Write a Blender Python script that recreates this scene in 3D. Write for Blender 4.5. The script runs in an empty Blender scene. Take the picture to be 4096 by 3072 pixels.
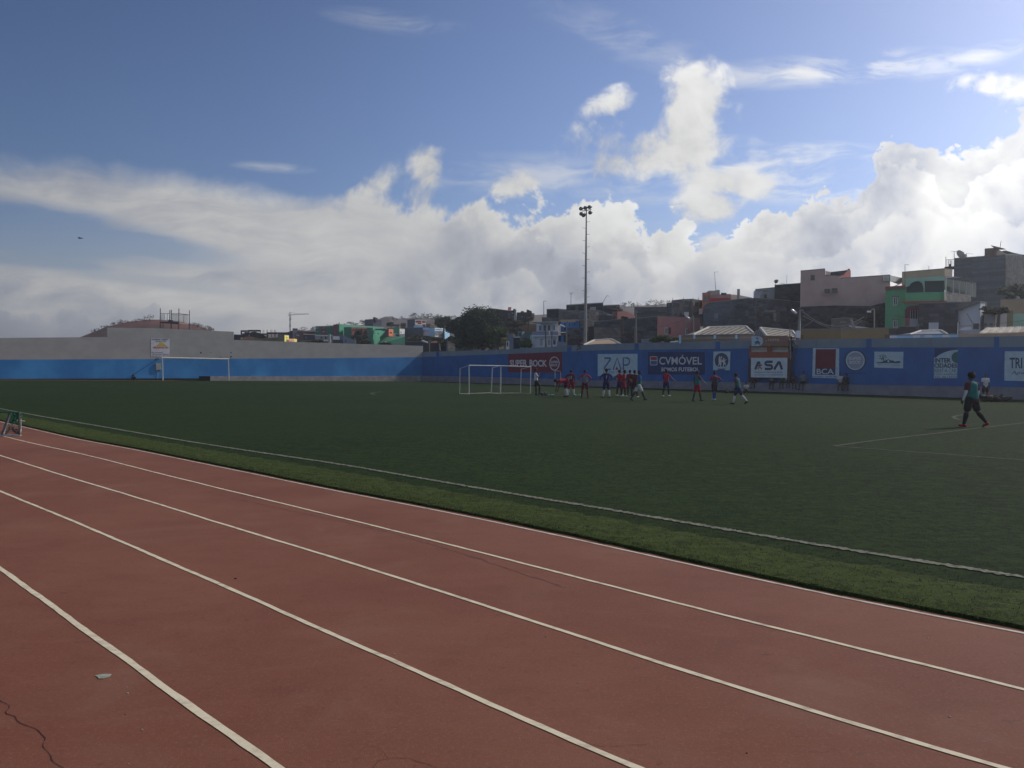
import bpy, bmesh, math, random
from mathutils import Vector, Matrix, noise as mnoise
random.seed(11)
S = bpy.context.scene
rad = math.radians
# ---------------------------------------------------------------- camera
H = 2.0; F = 3080.0; PITCH = rad(1.53); ROLL = 0.00635
cp, sp = math.cos(PITCH), math.sin(PITCH)
Fw = Vector((0, cp, -sp)); U0 = Vector((0, sp, cp)); R0 = Vector((1, 0, 0))
Rt = R0*math.cos(ROLL) + U0*math.sin(ROLL); Up = U0*math.cos(ROLL) - R0*math.sin(ROLL)
cd = bpy.data.cameras.new("camera"); cam = bpy.data.objects.new("camera", cd)
S.collection.objects.link(cam); S.camera = cam
cam.matrix_world = Matrix(((Rt.x, Up.x, -Fw.x, 0), (Rt.y, Up.y, -Fw.y, 0), (Rt.z, Up.z, -Fw.z, H), (0, 0, 0, 1)))
cd.sensor_width = 36; cd.lens = F/4096*36; cd.clip_end = 9000; cd.clip_start = 0.05
# ---------------------------------------------------------------- light
SUN_AZ = rad(60); SUN_EL = rad(37)
sl = bpy.data.lights.new("sun", 'SUN'); sl.energy = 3.9; sl.angle = rad(0.5); sl.color = (1, 0.93, 0.84)
sun = bpy.data.objects.new("sun", sl); S.collection.objects.link(sun)
sdir = Vector((math.sin(SUN_AZ)*math.cos(SUN_EL), math.cos(SUN_AZ)*math.cos(SUN_EL), math.sin(SUN_EL)))
sun.rotation_euler = sdir.to_track_quat('Z', 'Y').to_euler()
S.view_settings.view_transform = 'Standard'; S.view_settings.look = 'None'
S.view_settings.exposure = -0.42; S.view_settings.gamma = 1.0
SKY_STRENGTH = 0.08

class NT:
    def __init__(s, t):
        s.t = t
    def n(s, typ, ins=None, **pr):
        nd = s.t.nodes.new(typ)
        for k, v in pr.items(): setattr(nd, k, v)
        if ins:
            for k, v in ins.items():
                sk = nd.inputs[k]
                if isinstance(v, bpy.types.NodeSocket): s.t.links.new(v, sk)
                else: sk.default_value = v
        return nd
    def m(s, op, a, b=None, c=None, clamp=False):
        nd = s.n('ShaderNodeMath', operation=op, use_clamp=clamp)
        for i, v in enumerate((a, b, c)):
            if v is None: continue
            if isinstance(v, bpy.types.NodeSocket): s.t.links.new(v, nd.inputs[i])
            else: nd.inputs[i].default_value = v
        return nd.outputs[0]
    def mix(s, f, a, b, blend='MIX'):
        nd = s.n('ShaderNodeMix', data_type='RGBA', blend_type=blend)
        for k, v in ((0, f), (6, a), (7, b)):
            sk = nd.inputs[k]
            if isinstance(v, bpy.types.NodeSocket): s.t.links.new(v, sk)
            elif k and len(v) == 3: sk.default_value = (*v, 1)
            else: sk.default_value = v
        return nd.outputs[2]
    def noise(s, vec, scale, detail=4, rough=0.55, dist=0.0):
        nd = s.n('ShaderNodeTexNoise', {'Vector': vec, 'Scale': scale, 'Detail': detail, 'Roughness': rough, 'Distortion': dist})
        return nd.outputs[0]
    def curve(s, x, pts):
        nd = s.n('ShaderNodeFloatCurve', {'Value': x})
        c = nd.mapping.curves[0]
        c.points[0].location = pts[0]; c.points[1].location = pts[-1]
        for p in pts[1:-1]: c.points.new(*p)
        nd.mapping.update()
        return nd.outputs[0]
    def ss(s, x, lo, hi):
        nd = s.n('ShaderNodeMapRange', {0: x, 1: lo, 2: hi, 3: 0.0, 4: 1.0}, interpolation_type='SMOOTHSTEP')
        return nd.outputs[0]

def build_sky():
    w = bpy.data.worlds.new("World"); S.world = w; w.use_nodes = True
    t = w.node_tree; t.nodes.clear(); N = NT(t)
    sky = N.n('ShaderNodeTexSky', sky_type='NISHITA', sun_disc=False, sun_elevation=SUN_EL, sun_rotation=SUN_AZ,
              altitude=50, air_density=1.0, dust_density=1.8, ozone_density=1.6)
    skyc = N.mix(1.0, sky.outputs[0], (SKY_STRENGTH*1.35, SKY_STRENGTH*1.5, SKY_STRENGTH*1.92), 'MULTIPLY')
    g = N.n('ShaderNodeTexCoord').outputs['Generated']
    sx = N.n('ShaderNodeSeparateXYZ', {0: g})
    x, y, z = sx.outputs
    ay = N.m('MAXIMUM', N.m('ABSOLUTE', y), 0.06)
    U = N.m('MULTIPLY_ADD', N.m('DIVIDE', x, ay), 1.6632, 1.106)
    V = N.m('SUBTRACT', N.m('MULTIPLY_ADD', N.m('DIVIDE', z, ay), -1.6632, 0.785), N.m('MULTIPLY', N.m('SUBTRACT', 1.106, U), 0.00635))
    P = N.n('ShaderNodeCombineXYZ', {0: U, 1: V, 2: 0.137}).outputs[0]
    P = N.n('ShaderNodeVectorMath', {0: P, 1: (0, 0, .137)}, operation='ADD').outputs[0] if False else P
    warp = N.n('ShaderNodeTexNoise', {'Vector': P, 'Scale': 4.5, 'Detail': 2.0, 'Roughness': 0.5})
    wv = N.n('ShaderNodeVectorMath', {0: warp.outputs[1], 1: (0.5, 0.5, 0.5)}, operation='SUBTRACT').outputs[0]
    wv = N.n('ShaderNodeVectorMath', {0: wv, 1: (.10, .10, 0)}, operation='MULTIPLY').outputs[0]
    Pw = N.n('ShaderNodeVectorMath', {0: P, 1: wv}, operation='ADD').outputs[0]
    nA = N.m('SUBTRACT', N.noise(Pw, 9.0, 9, 0.58), 0.5)
    nC = N.m('SUBTRACT', N.noise(N.n('ShaderNodeVectorMath', {0: Pw, 1: (3.3, 1.7, .21)}, operation='ADD').outputs[0], 5.0, 8, 0.55), 0.5)
    mp = N.n('ShaderNodeMapping', {'Vector': Pw, 'Rotation': (0, 0, rad(-7)), 'Scale': (2.0, 10.0, 1.0)})
    n2 = N.noise(mp.outputs[0], 2.0, 8, 0.6, 0.3)
    def blob(cx, cy, rx, ry, ang=0, w=1.0, src=None):
        m = N.n('ShaderNodeMapping', {'Vector': src or P, 'Location': (cx, cy, 0.137), 'Rotation': (0, 0, rad(ang)), 'Scale': (rx, ry, 1)}, vector_type='TEXTURE')
        gr = N.n('ShaderNodeTexGradient', {0: m.outputs[0]}, gradient_type='SPHERICAL').outputs[1]
        return N.m('MULTIPLY', N.m('MULTIPLY', gr, 1.35, clamp=True), w)
    def umax(lst):
        r = lst[0]
        for q_ in lst[1:]: r = N.m('MAXIMUM', r, q_)
        return r
    un = N.m('DIVIDE', U, 2.4, clamp=True)
    def cv(pts, sc=2.4): return N.curve(un, [(a_/sc, b_) for a_, b_ in pts])
    B = cv([(0, .41), (.35, .445), (.7, .47), (1.0, .50), (1.2, .54), (1.45, .58), (1.7, .65), (1.9, .74), (2.1, .84), (2.4, .94)])
    k = 1.62
    # thin streaks of high cloud
    wis = umax([blob(1.80, .155, .40, .042, -4, .9), blob(2.06, .14, .17, .03, -14, .7), blob(1.66, .375, .46, .075, 2, 1.0), blob(1.80, .41, .25, .035, 0, .9),
                blob(1.30, .39, .55, .06, 2, .55), blob(.59, .365, .10, .014, 4, .5), blob(.87, .06, .2, .03, 8, .3), blob(1.66, .325, .34, .03, 3, .9), blob(1.35, .09, .25, .06, 20, .3)])
    m_w = N.m('MULTIPLY', N.m('MULTIPLY', wis, N.ss(N.m('ADD', n2, N.m('MULTIPLY', nA, .35)), 0.38, 0.68)), 1.0, clamp=True)
    white = N.m('MULTIPLY', B, 1.15*k)
    # isolated cumulus
    pf = umax([blob(.925, .365, .062, .085, 15, 1.0), blob(.905, .42, .06, .08, 10, .7), blob(.82, .398, .085, .045, -32, .56),
               blob(1.495, .225, .11, .115, 0, 1.1), blob(1.475, .31, .12, .12, 10, 1.1), blob(1.40, .33, .14, .085, 0, 1.05), blob(1.30, .335, .125, .10, -10, 1.05),
               blob(1.56, .40, .17, .05, 4, .74), blob(1.315, .23, .10, .045, -22, .60), blob(1.53, .45, .10, .06, 0, .85),
               blob(2.22, .20, .26, .05, 6, .85), blob(1.11, .405, .075, .045, -25, .62)])
    m_p = N.ss(N.m('ADD', pf, N.m('ADD', N.m('MULTIPLY', nA, 3.2), N.m('MULTIPLY', nC, 1.0))), .30, 1.02)
    m_p = N.m('MULTIPLY', N.m('MULTIPLY', m_p, N.ss(pf, .02, .2)), N.ss(N.m('ADD', n2, N.m('MULTIPLY', pf, .55)), .35, .75))
    pshade = N.m('MULTIPLY', N.m('ADD', N.m('ADD', .96, N.m('MULTIPLY', N.m('ADD', nC, nA), .9)), N.m('MULTIPLY', N.m('SUBTRACT', .33, V), .9)), B)
    pshade = N.m('MULTIPLY', pshade, k)
    def layer(topc, soft, amp, rimw, rim, base, nz, texamt, nt, fade=None):
        t = N.m('ADD', N.m('SUBTRACT', V, topc), N.m('MULTIPLY', nz, amp))
        al = N.m('DIVIDE', t, soft)
        al = N.ss(al, 0.0, 1.0)
        r_ = N.m('POWER', 2.718, N.m('MULTIPLY', N.m('MAXIMUM', t, 0.0), -1.0/rimw))
        shd = N.m('ADD', N.m('ADD', base, N.m('MULTIPLY', r_, rim)), N.m('MULTIPLY', nt, texamt))
        shd = N.m('MULTIPLY', N.m('MULTIPLY', N.m('MAXIMUM', shd, .2), B), k)
        if fade is not None: al = N.m('MULTIPLY', al, fade)
        return al, shd
    ns = N.m('SUBTRACT', n2, .5)
    amp0 = cv([(0, .10), (.7, .12), (.9, .28), (2.4, .30)])
    top0 = cv([(0, .335), (.12, .325), (.25, .345), (.45, .375), (.58, .405), (.8, .415), (.95, .435), (1.07, .45), (1.18, .44), (1.30, .44), (1.36, .455), (1.41, .50), (1.50, .50), (1.58, .485),
                (1.68, .465), (1.75, .435), (1.85, .42), (1.90, .345), (2.0, .305), (2.1, .30), (2.2, .24), (2.4, .19)])
    soft0 = cv([(0, .10), (.5, .07), (.8, .045), (1.1, .026), (2.4, .020)])
    sm = N.m('ADD', N.m('MULTIPLY', ns, cv([(0, .9), (.7, .6), (1.0, .15), (2.4, .1)])), N.m('MULTIPLY', nC, cv([(0, .25), (.8, .3), (1.1, 1.3), (2.4, 1.7)])))
    base0 = N.m('ADD', cv([(0, .82), (.5, .87), (1, .92), (1.6, .86), (1.9, .74), (2.4, .70)]), sm)
    a0, s0 = layer(top0, soft0, amp0, .05, cv([(0, .06), (.8, .1), (1.1, .28), (2.4, .32)]), base0, nA, .25, nA)
    hole = umax([blob(0.0, .49, .62, .095, 9, 1.2), blob(.27, .525, .40, .05, 9, 1.1), blob(.05, .56, .5, .035, 6, .75), blob(.36, .61, .6, .03, 7, .55)])
    hm = N.ss(N.m('ADD', hole, N.m('MULTIPLY', ns, 1.1)), .25, .85)
    a0 = N.m('MULTIPLY', a0, N.m('SUBTRACT', 1.0, N.m('MULTIPLY', hm, cv([(0, .95), (.3, .9), (.5, .5), (.8, .0), (2.4, 0)]))))
    def fcv(p): return cv(p)
    a1, s1 = layer(cv([(0, 1), (.78, 1.), (.84, .60), (.88, .50), (.95, .455), (1.02, .47), (1.08, .52), (1.13, .47), (1.18, .49), (1.22, .56), (1.30, .50), (1.36, .48), (1.40, .53), (1.46, .60), (1.6, .56),
                       (1.68, .50), (1.76, .46), (1.83, .47), (1.90, .38), (1.98, .37), (2.05, .42), (2.13, .37), (2.4, .36)]),
                   .016, .26, .05, .38, N.m('ADD', .72, N.m('MULTIPLY', nC, 1.7)), nA, .45, nA, N.m('MULTIPLY', N.ss(U, .72, 1.08), .85))
    a2, s2 = layer(cv([(0, 1), (.70, .70), (.75, .60), (.80, .57), (.86, .53), (.92, .57), (1.0, .62), (1.06, .56), (1.12, .55), (1.2, .61), (1.28, .57), (1.34, .56), (1.42, .60), (1.5, .55), (1.6, .535), (1.7, .55),
                       (1.78, .52), (1.86, .49), (1.95, .46), (2.05, .50), (2.15, .47), (2.4, .48)]),
                   .022, .28, .05, .36, N.m('ADD', .66, N.m('MULTIPLY', nC, 1.5)), N.m('MULTIPLY', nC, 1.1), .5, nA, N.m('MULTIPLY', N.ss(U, .66, 1.02), .85))
    a3, s3 = layer(cv([(0, 1), (.8, .70), (.88, .62), (.95, .64), (1.02, .60), (1.1, .65), (1.2, .63), (1.3, .64), (1.42, .60), (1.5, .64), (1.6, .60), (1.75, .59), (1.9, .55), (2.05, .57), (2.4, .55)]),
                   .03, .25, .06, .26, N.m('ADD', .64, N.m('MULTIPLY', nC, 1.3)), nA, .3, nC, N.m('MULTIPLY', N.ss(U, .72, 1.08), .8))
    a4, s4 = layer(cv([(0, .655), (.05, .67), (.10, .68), (.15, .655), (.19, .66), (.23, .69), (.28, .675), (.34, .665), (.40, .69), (.45, .75), (2.4, 1)]),
                   .016, .20, .022, .28, cv([(0, .62), (2.4, .62)]), nA, .5, nC, cv([(0, .9), (.36, .8), (.46, .0), (2.4, 0)]))
    veil = N.m('MULTIPLY', N.ss(V, 0.40, 0.72), 0.45)
    def tinted(shd, lo=(.90, .96, 1.12)):
        f = N.ss(N.m('DIVIDE', shd, N.m('MULTIPLY', B, k)), 0.55, 1.0)
        tn = N.mix(f, lo, (1.0, 1.0, .99))
        return N.n('ShaderNodeVectorMath', {0: tn, 'Scale': shd}, operation='SCALE').outputs[0]
    fr = N.ss(y, 0.0, 0.25)
    grad = N.m('MULTIPLY', cv([(0, .68), (.6, .79), (1.1, .92), (1.7, 1.05), (2.4, 1.12)]), N.m('ADD', .90, N.m('MULTIPLY', V, .28)))
    grad = N.m('ADD', N.m('MULTIPLY', fr, grad), N.m('SUBTRACT', 1.0, fr))
    skyc = N.n('ShaderNodeVectorMath', {0: skyc, 'Scale': grad}, operation='SCALE').outputs[0]
    # unseen cloud added behind the camera to brighten the faces turned towards it
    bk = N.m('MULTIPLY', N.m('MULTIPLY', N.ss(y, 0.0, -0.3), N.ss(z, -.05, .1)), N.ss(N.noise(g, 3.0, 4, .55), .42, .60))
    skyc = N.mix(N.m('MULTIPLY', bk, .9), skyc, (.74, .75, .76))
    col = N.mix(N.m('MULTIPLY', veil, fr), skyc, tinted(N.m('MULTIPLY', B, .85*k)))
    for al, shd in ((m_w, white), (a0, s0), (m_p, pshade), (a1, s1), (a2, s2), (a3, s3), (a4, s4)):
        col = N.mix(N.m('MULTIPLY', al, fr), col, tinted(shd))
    bg = N.n('ShaderNodeBackground', {0: col, 1: 1.0})
    out = N.n('ShaderNodeOutputWorld', {0: bg.outputs[0]})
    w.cycles.sampling_method = 'MANUAL'; w.cycles.sample_map_resolution = 512
build_sky()

# ---------------------------------------------------------------- picture <-> place helpers
O = Vector((0, 0, H))
def ray(px, py):
    d = Fw + Rt*((px-2048)/F) - Up*((py-1536)/F)
    return d / d.y
def P(px, py, Y):
    return O + ray(px, py)*Y
dW = Vector((-.66, .751, 0)).normalized(); nW = Vector((.751, .66, 0)).normalized()
Cc = Vector((-11.35, 93, 0)); cW = nW.dot(Cc); vL = dW.dot(Cc)
def gz(x, y):
    p = Vector((x, y, 0)); u = max(-3, min(50, cW - nW.dot(p))); v = dW.dot(p)
    s = max(0, min(1, (v-12)/(vL-12))); s = s*s*(3-2*s)*.35 + s*.65
    return s*(-.234 + .588/42.4*u)
TZ = .045
def G(px, py, h=0.0):
    r = ray(px, py); Y = H/max(1e-4, -r.z)
    for _ in range(12):
        q = O + r*Y; Y = (gz(q.x, q.y)+h-H)/r.z
    q = O + r*Y
    return Vector((q.x, q.y, gz(q.x, q.y)))
def GT(px, py): return G(px, py, TZ)
def plane_hit(px, py, p0, n):
    r = ray(px, py); t = n.dot(p0-O)/n.dot(r)
    return O + r*t
Z = {'3': (1240, 1240, 5.53), '4': (1580, 1240, 5.53), '5': (1920, 1180, 5.53), '6': (2250, 1180, 5.53), '7': (2600, 1120, 5.53), '8': (2950, 1050, 4.74),
     '9': (3300, 1050, 4.74), 'A': (3660, 960, 3.7706), '2': (900, 1220, 5.53), 's': (0, 0, 1), 'B': (2980, 1340, 4.424), 'C': (600, 1220, 11.06)}
def q(z, x, y):
    a = Z[z]; return (a[0]+x/a[2], a[1]+y/a[2])

# ---------------------------------------------------------------- objects
ORG = {}
def thing(name, label, cat, loc, group=None):
    o = bpy.data.objects.new(name, None); S.collection.objects.link(o)
    o.location = loc; o.empty_display_size = .3
    o['label'] = label; o['category'] = cat
    if group: o['group'] = group
    ORG[o.name] = Vector(loc)
    return o
class MB:
    def __init__(s): s.v = []; s.f = []
    def add(s, vs, fs):
        k = len(s.v); s.v += [Vector(v) for v in vs]; s.f += [tuple(i+k for i in f) for f in fs]; return s
    def quad(s, a, b, c, d): return s.add((a, b, c, d), ((0, 1, 2, 3),))
    def box(s, o, ax, ay, az):
        o = Vector(o); ax, ay, az = Vector(ax), Vector(ay), Vector(az)
        v = [o, o+ax, o+ax+ay, o+ay, o+az, o+ax+az, o+ax+ay+az, o+ay+az]
        return s.add(v, ((0, 3, 2, 1), (4, 5, 6, 7), (0, 1, 5, 4), (1, 2, 6, 5), (2, 3, 7, 6), (3, 0, 4, 7)))
    def prism(s, pts, zb, zt):
        n = len(pts); zt = zt if hasattr(zt, '__len__') else [zt]*n
        v = [Vector((p[0], p[1], zb)) for p in pts]+[Vector((p[0], p[1], zt[i])) for i, p in enumerate(pts)]
        f = [(i, (i+1) % n, (i+1) % n+n, i+n) for i in range(n)]+[tuple(range(n, 2*n)), tuple(range(n-1, -1, -1))]
        return s.add(v, f)
    def tube(s, a, b, ra, rb=None, n=8, caps=True):
        a = Vector(a); b = Vector(b); rb = ra if rb is None else rb
        d = (b-a).normalized(); u = d.orthogonal().normalized(); w = d.cross(u)
        v = []
        for c, r in ((a, ra), (b, rb)):
            for i in range(n):
                t = 2*math.pi*i/n; v.append(c+u*math.cos(t)*r+w*math.sin(t)*r)
        f = [(i, (i+1) % n, (i+1) % n+n, i+n) for i in range(n)]
        if caps: f += [tuple(range(n-1, -1, -1)), tuple(range(n, 2*n))]
        return s.add(v, f)
    def path(s, pts, r, n=6):
        for a, b in zip(pts, pts[1:]): s.tube(a, b, r, r, n)
        return s
    def caps(s, a, b, ra, rb, side=None, wa=1.0, n=14, k=4):
        """tapered capsule with rounded ends, wider by wa along side"""
        a = Vector(a); b = Vector(b); L = (b-a).length; d = (b-a)/max(L, 1e-6)
        if side is None: u = d.orthogonal().normalized()
        else:
            u = Vector(side); u = (u-d*u.dot(d)).normalized()
        w = d.cross(u); rings = []
        for i in range(k):
            t = (i+1)/(k+1)*math.pi/2 - math.pi/2
            rings.append((a+d*ra*math.sin(t), ra*math.cos(t)))
        rings.append((a, ra)); rings.append((b, rb))
        for i in range(k):
            t = (i+1)/(k+1)*math.pi/2
            rings.append((b+d*rb*math.sin(t), rb*math.cos(t)))
        v = [a-d*ra]
        for c, r in rings:
            for j in range(n):
                t = 2*math.pi*j/n; v.append(c+u*math.cos(t)*r*wa+w*math.sin(t)*r)
        v.append(b+d*rb); m = len(rings)
        f = [(0, 1+(j+1) % n, 1+j) for j in range(n)]
        for i in range(m-1):
            for j in range(n): f.append((1+i*n+j, 1+i*n+(j+1) % n, 1+(i+1)*n+(j+1) % n, 1+(i+1)*n+j))
        f += [(len(v)-1, 1+(m-1)*n+j, 1+(m-1)*n+(j+1) % n) for j in range(n)]
        return s.add(v, f)
def rnd3(a): return Vector((random.uniform(-a, a), random.uniform(-a, a), random.uniform(-a, a)))
def part(name, mb, mat, parent=None, smooth=False, fix=True):
    me = bpy.data.meshes.new(name)
    off = Vector((0, 0, 0)); p = parent
    if parent is not None:
        off = ORG[parent.name]
    me.from_pydata([tuple(v-off) for v in mb.v], [], mb.f)
    if fix:
        bm = bmesh.new(); bm.from_mesh(me); bmesh.ops.recalc_face_normals(bm, faces=bm.faces); bm.to_mesh(me); bm.free()
    if smooth:
        for pl in me.polygons: pl.use_smooth = True
    me.materials.append(mat); me.update()
    o = bpy.data.objects.new(name, me); S.collection.objects.link(o)
    if parent is not None: o.parent = parent
    ORG[o.name] = off
    return o
def tag(o, label=None, cat=None, group=None, kind=None):
    for k, v in (('label', label), ('category', cat), ('group', group), ('kind', kind)):
        if v: o[k] = v
    return o
def recentre(o):
    """put a one-mesh thing's origin at its base"""
    vs = [v.co for v in o.data.vertices]; c = sum(vs, Vector())/len(vs); c.z = min(v.z for v in vs)
    o.data.transform(Matrix.Translation(-c)); o.location = c; ORG[o.name] = c
    return o

# ---------------------------------------------------------------- materials
MATS = {}
def mat(name, c, c2=None, scale=3.0, rough=0.85, bump=0.0, bscale=30, spec=0.3, detail=5, stretch=None, metal=0.0, contrast=(.35, .65), trans=0):
    if name in MATS: return MATS[name]
    m = bpy.data.materials.new(name); m.use_nodes = True; t = m.node_tree; t.nodes.clear(); N = NT(t)
    tc = N.n('ShaderNodeTexCoord').outputs['Object']
    vec = tc
    if stretch: vec = N.n('ShaderNodeMapping', {'Vector': tc, 'Scale': stretch}).outputs[0]
    if c2 is not None:
        f = N.ss(N.noise(vec, scale, detail, .6), *contrast)
        col = N.mix(f, c, c2)
    else:
        f = N.noise(vec, scale, 3)
        col = N.mix(f, tuple(x*.85 for x in c), tuple(min(1, x*1.12) for x in c))
    b = N.n('ShaderNodeBsdfPrincipled', {'Base Color': col, 'Roughness': rough, 'Specular IOR Level': spec, 'Metallic': metal})
    if bump:
        nn = N.noise(tc, bscale, 4)
        N.t.links.new(N.n('ShaderNodeBump', {'Height': nn, 'Strength': bump, 'Distance': .02}).outputs[0], b.inputs['Normal'])
    o = N.n('ShaderNodeOutputMaterial', {0: b.outputs[0]})
    if trans:
        tr = N.n('ShaderNodeBsdfTranslucent', {'Color': col})
        mx = N.n('ShaderNodeMixShader', {0: trans, 1: b.outputs[0], 2: tr.outputs[0]})
        N.t.links.new(mx.outputs[0], o.inputs[0])
    MATS[name] = m; return m
def blockmat(name, c, mortar, w=.45, h=.22, vary=.5, stain=.5):
    if name in MATS: return MATS[name]
    m = bpy.data.materials.new(name); m.use_nodes = True; t = m.node_tree; t.nodes.clear(); N = NT(t)
    tc = N.n('ShaderNodeTexCoord').outputs['Object']; s = N.n('ShaderNodeSeparateXYZ', {0: tc}).outputs
    v = N.n('ShaderNodeCombineXYZ', {0: N.m('MULTIPLY_ADD', s[1], .75, s[0]), 1: s[2], 2: 0.0}).outputs[0]
    br = N.n('ShaderNodeTexBrick', {'Vector': v, 'Color1': (*[x*(1-vary) for x in c], 1), 'Color2': (*[min(1, x*(1+vary)) for x in c], 1), 'Mortar': (*mortar, 1),
             'Scale': 1.0, 'Mortar Size': .012, 'Brick Width': w, 'Row Height': h, 'Bias': 0.0})
    f = N.ss(N.noise(tc, .9, 6, .65), .38, .68)
    col = N.mix(N.m('MULTIPLY', f, stain), br.outputs[0], tuple(x*.45 for x in c))
    f2 = N.ss(N.noise(tc, 3.5, 5, .6), .52, .72)
    col = N.mix(N.m('MULTIPLY', f2, .35), col, tuple(min(1, x*1.7) for x in c))
    b = N.n('ShaderNodeBsdfPrincipled', {'Base Color': col, 'Roughness': .95, 'Specular IOR Level': .1})
    N.t.links.new(N.n('ShaderNodeBump', {'Height': br.outputs[1], 'Strength': .4, 'Distance': .03, }).outputs[0], b.inputs['Normal'])
    N.n('ShaderNodeOutputMaterial', {0: b.outputs[0]}); MATS[name] = m; return m
# ================================================================ GROUND
def trackmat():
    m = bpy.data.materials.new('track_rubber'); m.use_nodes = True; t = m.node_tree; t.nodes.clear(); N = NT(t)
    tc = N.n('ShaderNodeTexCoord').outputs['Object']
    st = N.n('ShaderNodeMapping', {'Vector': tc, 'Rotation': (0, 0, rad(10)), 'Scale': (1.0, 2.0, 1)}).outputs[0]
    a = N.noise(tc, .35, 6, .6, .3); b_ = N.noise(st, 1.6, 7, .65, .5); c = N.noise(tc, 14, 5, .7)
    base = N.mix(N.ss(a, .3, .7), (.172, .056, .033), (.220, .086, .052))
    base = N.mix(N.m('MULTIPLY', N.ss(b_, .50, .75), .22), base, (.27, .13, .10))
    base = N.mix(N.m('MULTIPLY', N.ss(b_, .50, .28), .28), base, (.12, .042, .030))
    base = N.mix(N.m('MULTIPLY', N.ss(c, .56, .70), .40), base, (.09, .035, .026))
    d = N.noise(N.n('ShaderNodeMapping', {'Vector': tc, 'Scale': (1.2, 4, 1)}).outputs[0], 3.1, 4, .5)
    base = N.mix(N.m('MULTIPLY', N.ss(d, .68, .74), .45), base, (.08, .035, .028))
    fine = N.noise(tc, 160, 3, .6)
    base = N.mix(N.m('MULTIPLY', N.ss(fine, .4, .7), .5), base, (.085, .034, .024))
    g2 = N.noise(tc, 42, 4, .7)
    base = N.mix(N.m('MULTIPLY', N.ss(g2, .50, .66), .35), base, (.25, .12, .085))
    du = N.ss(N.noise(tc, .7, 6, .65, .6), .52, .70)
    base = N.mix(N.m('MULTIPLY', du, .28), base, (.22, .125, .085))
    b = N.n('ShaderNodeBsdfPrincipled', {'Base Color': base, 'Roughness': .82, 'Specular IOR Level': .25})
    hh = N.m('ADD', N.m('MULTIPLY', fine, .5), N.noise(tc, 3, 5))
    N.t.links.new(N.n('ShaderNodeBump', {'Height': hh, 'Strength': .35, 'Distance': .012}).outputs[0], b.inputs['Normal'])
    N.n('ShaderNodeOutputMaterial', {0: b.outputs[0]}); return m
def turfmat(name, c1, c2, c3, infill):
    m = bpy.data.materials.new(name); m.use_nodes = True; t = m.node_tree; t.nodes.clear(); N = NT(t)
    tc = N.n('ShaderNodeTexCoord').outputs['Object']
    a = N.noise(tc, .12, 5, .6); b_ = N.noise(N.n('ShaderNodeMapping', {'Vector': tc, 'Rotation': (0, 0, rad(45)), 'Scale': (1, 2.4, 1)}).outputs[0], 2.2, 7, .7, .4)
    f = N.noise(tc, 45, 5, .75); g = N.noise(tc, 11, 5, .7)
    col = N.mix(N.ss(a, .35, .65), c1, c2)
    col = N.mix(N.m('MULTIPLY', N.ss(b_, .40, .62), .8), col, c3)
    col = N.mix(N.m('MULTIPLY', N.ss(g, .46, .62), .75), col, infill)
    col = N.mix(N.m('MULTIPLY', N.ss(f, .50, .70), .7), col, tuple(min(1, x*2.3) for x in c2))
    b = N.n('ShaderNodeBsdfPrincipled', {'Base Color': col, 'Roughness': .9, 'Specular IOR Level': .06, 'Sheen Weight': 0.0})
    hh = N.m('ADD', N.m('MULTIPLY', f, 1.0), N.m('MULTIPLY', g, 1.2))
    N.t.links.new(N.n('ShaderNodeBump', {'Height': hh, 'Strength': .7, 'Distance': .03}).outputs[0], b.inputs['Normal'])
    N.n('ShaderNodeOutputMaterial', {0: b.outputs[0]}); return m
M_track = trackmat()
M_turf = turfmat('turf_pitch', (.013, .027, .009), (.020, .038, .012), (.032, .050, .016), (.011, .014, .009))
M_border = turfmat('turf_edge', (.036, .054, .014), (.048, .068, .018), (.066, .085, .027), (.018, .024, .011))
M_line = mat('lane_paint', (.66, .585, .43), (.36, .30, .22), 6, .75, .1, 60, contrast=(.42, .80), stretch=(1, 2, 1))
M_kerb = mat('kerb_paint', (.60, .52, .43), (.38, .30, .24), 5, .8, .1, 50, contrast=(.4, .8))
M_conc = mat('kerb_concrete', (.25, .23, .22), (.16, .15, .14), 8, .9)
M_tline = mat('turf_line', (.20, .20, .155), (.04, .045, .028), 16, .9, contrast=(.34, .72))
M_dim = mat('turf_line_worn', (.052, .064, .038), (.022, .032, .016), 8, .9, contrast=(.3, .75))
M_dirt = mat('town_earth', (.16, .12, .09), (.09, .07, .055), .5, .95)

# base earth to the horizon
mb = MB(); mb.quad((-900, -300, -.62), (900, -300, -.62), (900, 1200, -.62), (-900, 1200, -.62))
tag(part('ground', mb, M_dirt), kind='structure')

def xy(v): return Vector((v[0], v[1], 0))
def poly(pts, ext0=0, ext1=0, far=None):
    w = [xy(G(*p)) for p in pts]
    a = (w[0]-w[1]).normalized(); b = (w[-1]-w[-2]).normalized()
    if far is None: far = a
    if ext0: w = [w[0]+far*ext0*k/8 for k in range(8, 0, -1)] + w
    if ext1: w = w + [w[-1]+b*ext1*k/3 for k in range(1, 4)]
    return w
def smooth(w, it=2):
    for _ in range(it):
        w = [w[0]]+[w[i]*.5+(w[i-1]+w[i+1])*.25 for i in range(1, len(w)-1)]+[w[-1]]
    return w
def resample(w, step):
    out = [w[0]]; 
    for a, b in zip(w, w[1:]):
        n = max(1, int((b-a).length/step))
        out += [a+(b-a)*(k/n) for k in range(1, n+1)]
    return out
dfar = Vector((-.733, .68, 0)).normalized()
EDGE = poly([(0, 1687), (77, 1704), (200, 1732.5), (306, 1757), (521, 1795), (827, 1858), (1050, 1903), (1400, 1976), (1631, 2019), (1961, 2081), (2292, 2155), (2700, 2245),
             (3013, 2318), (3427, 2406), (3758, 2468), (4096, 2534)], 46, 14, dfar)
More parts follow.
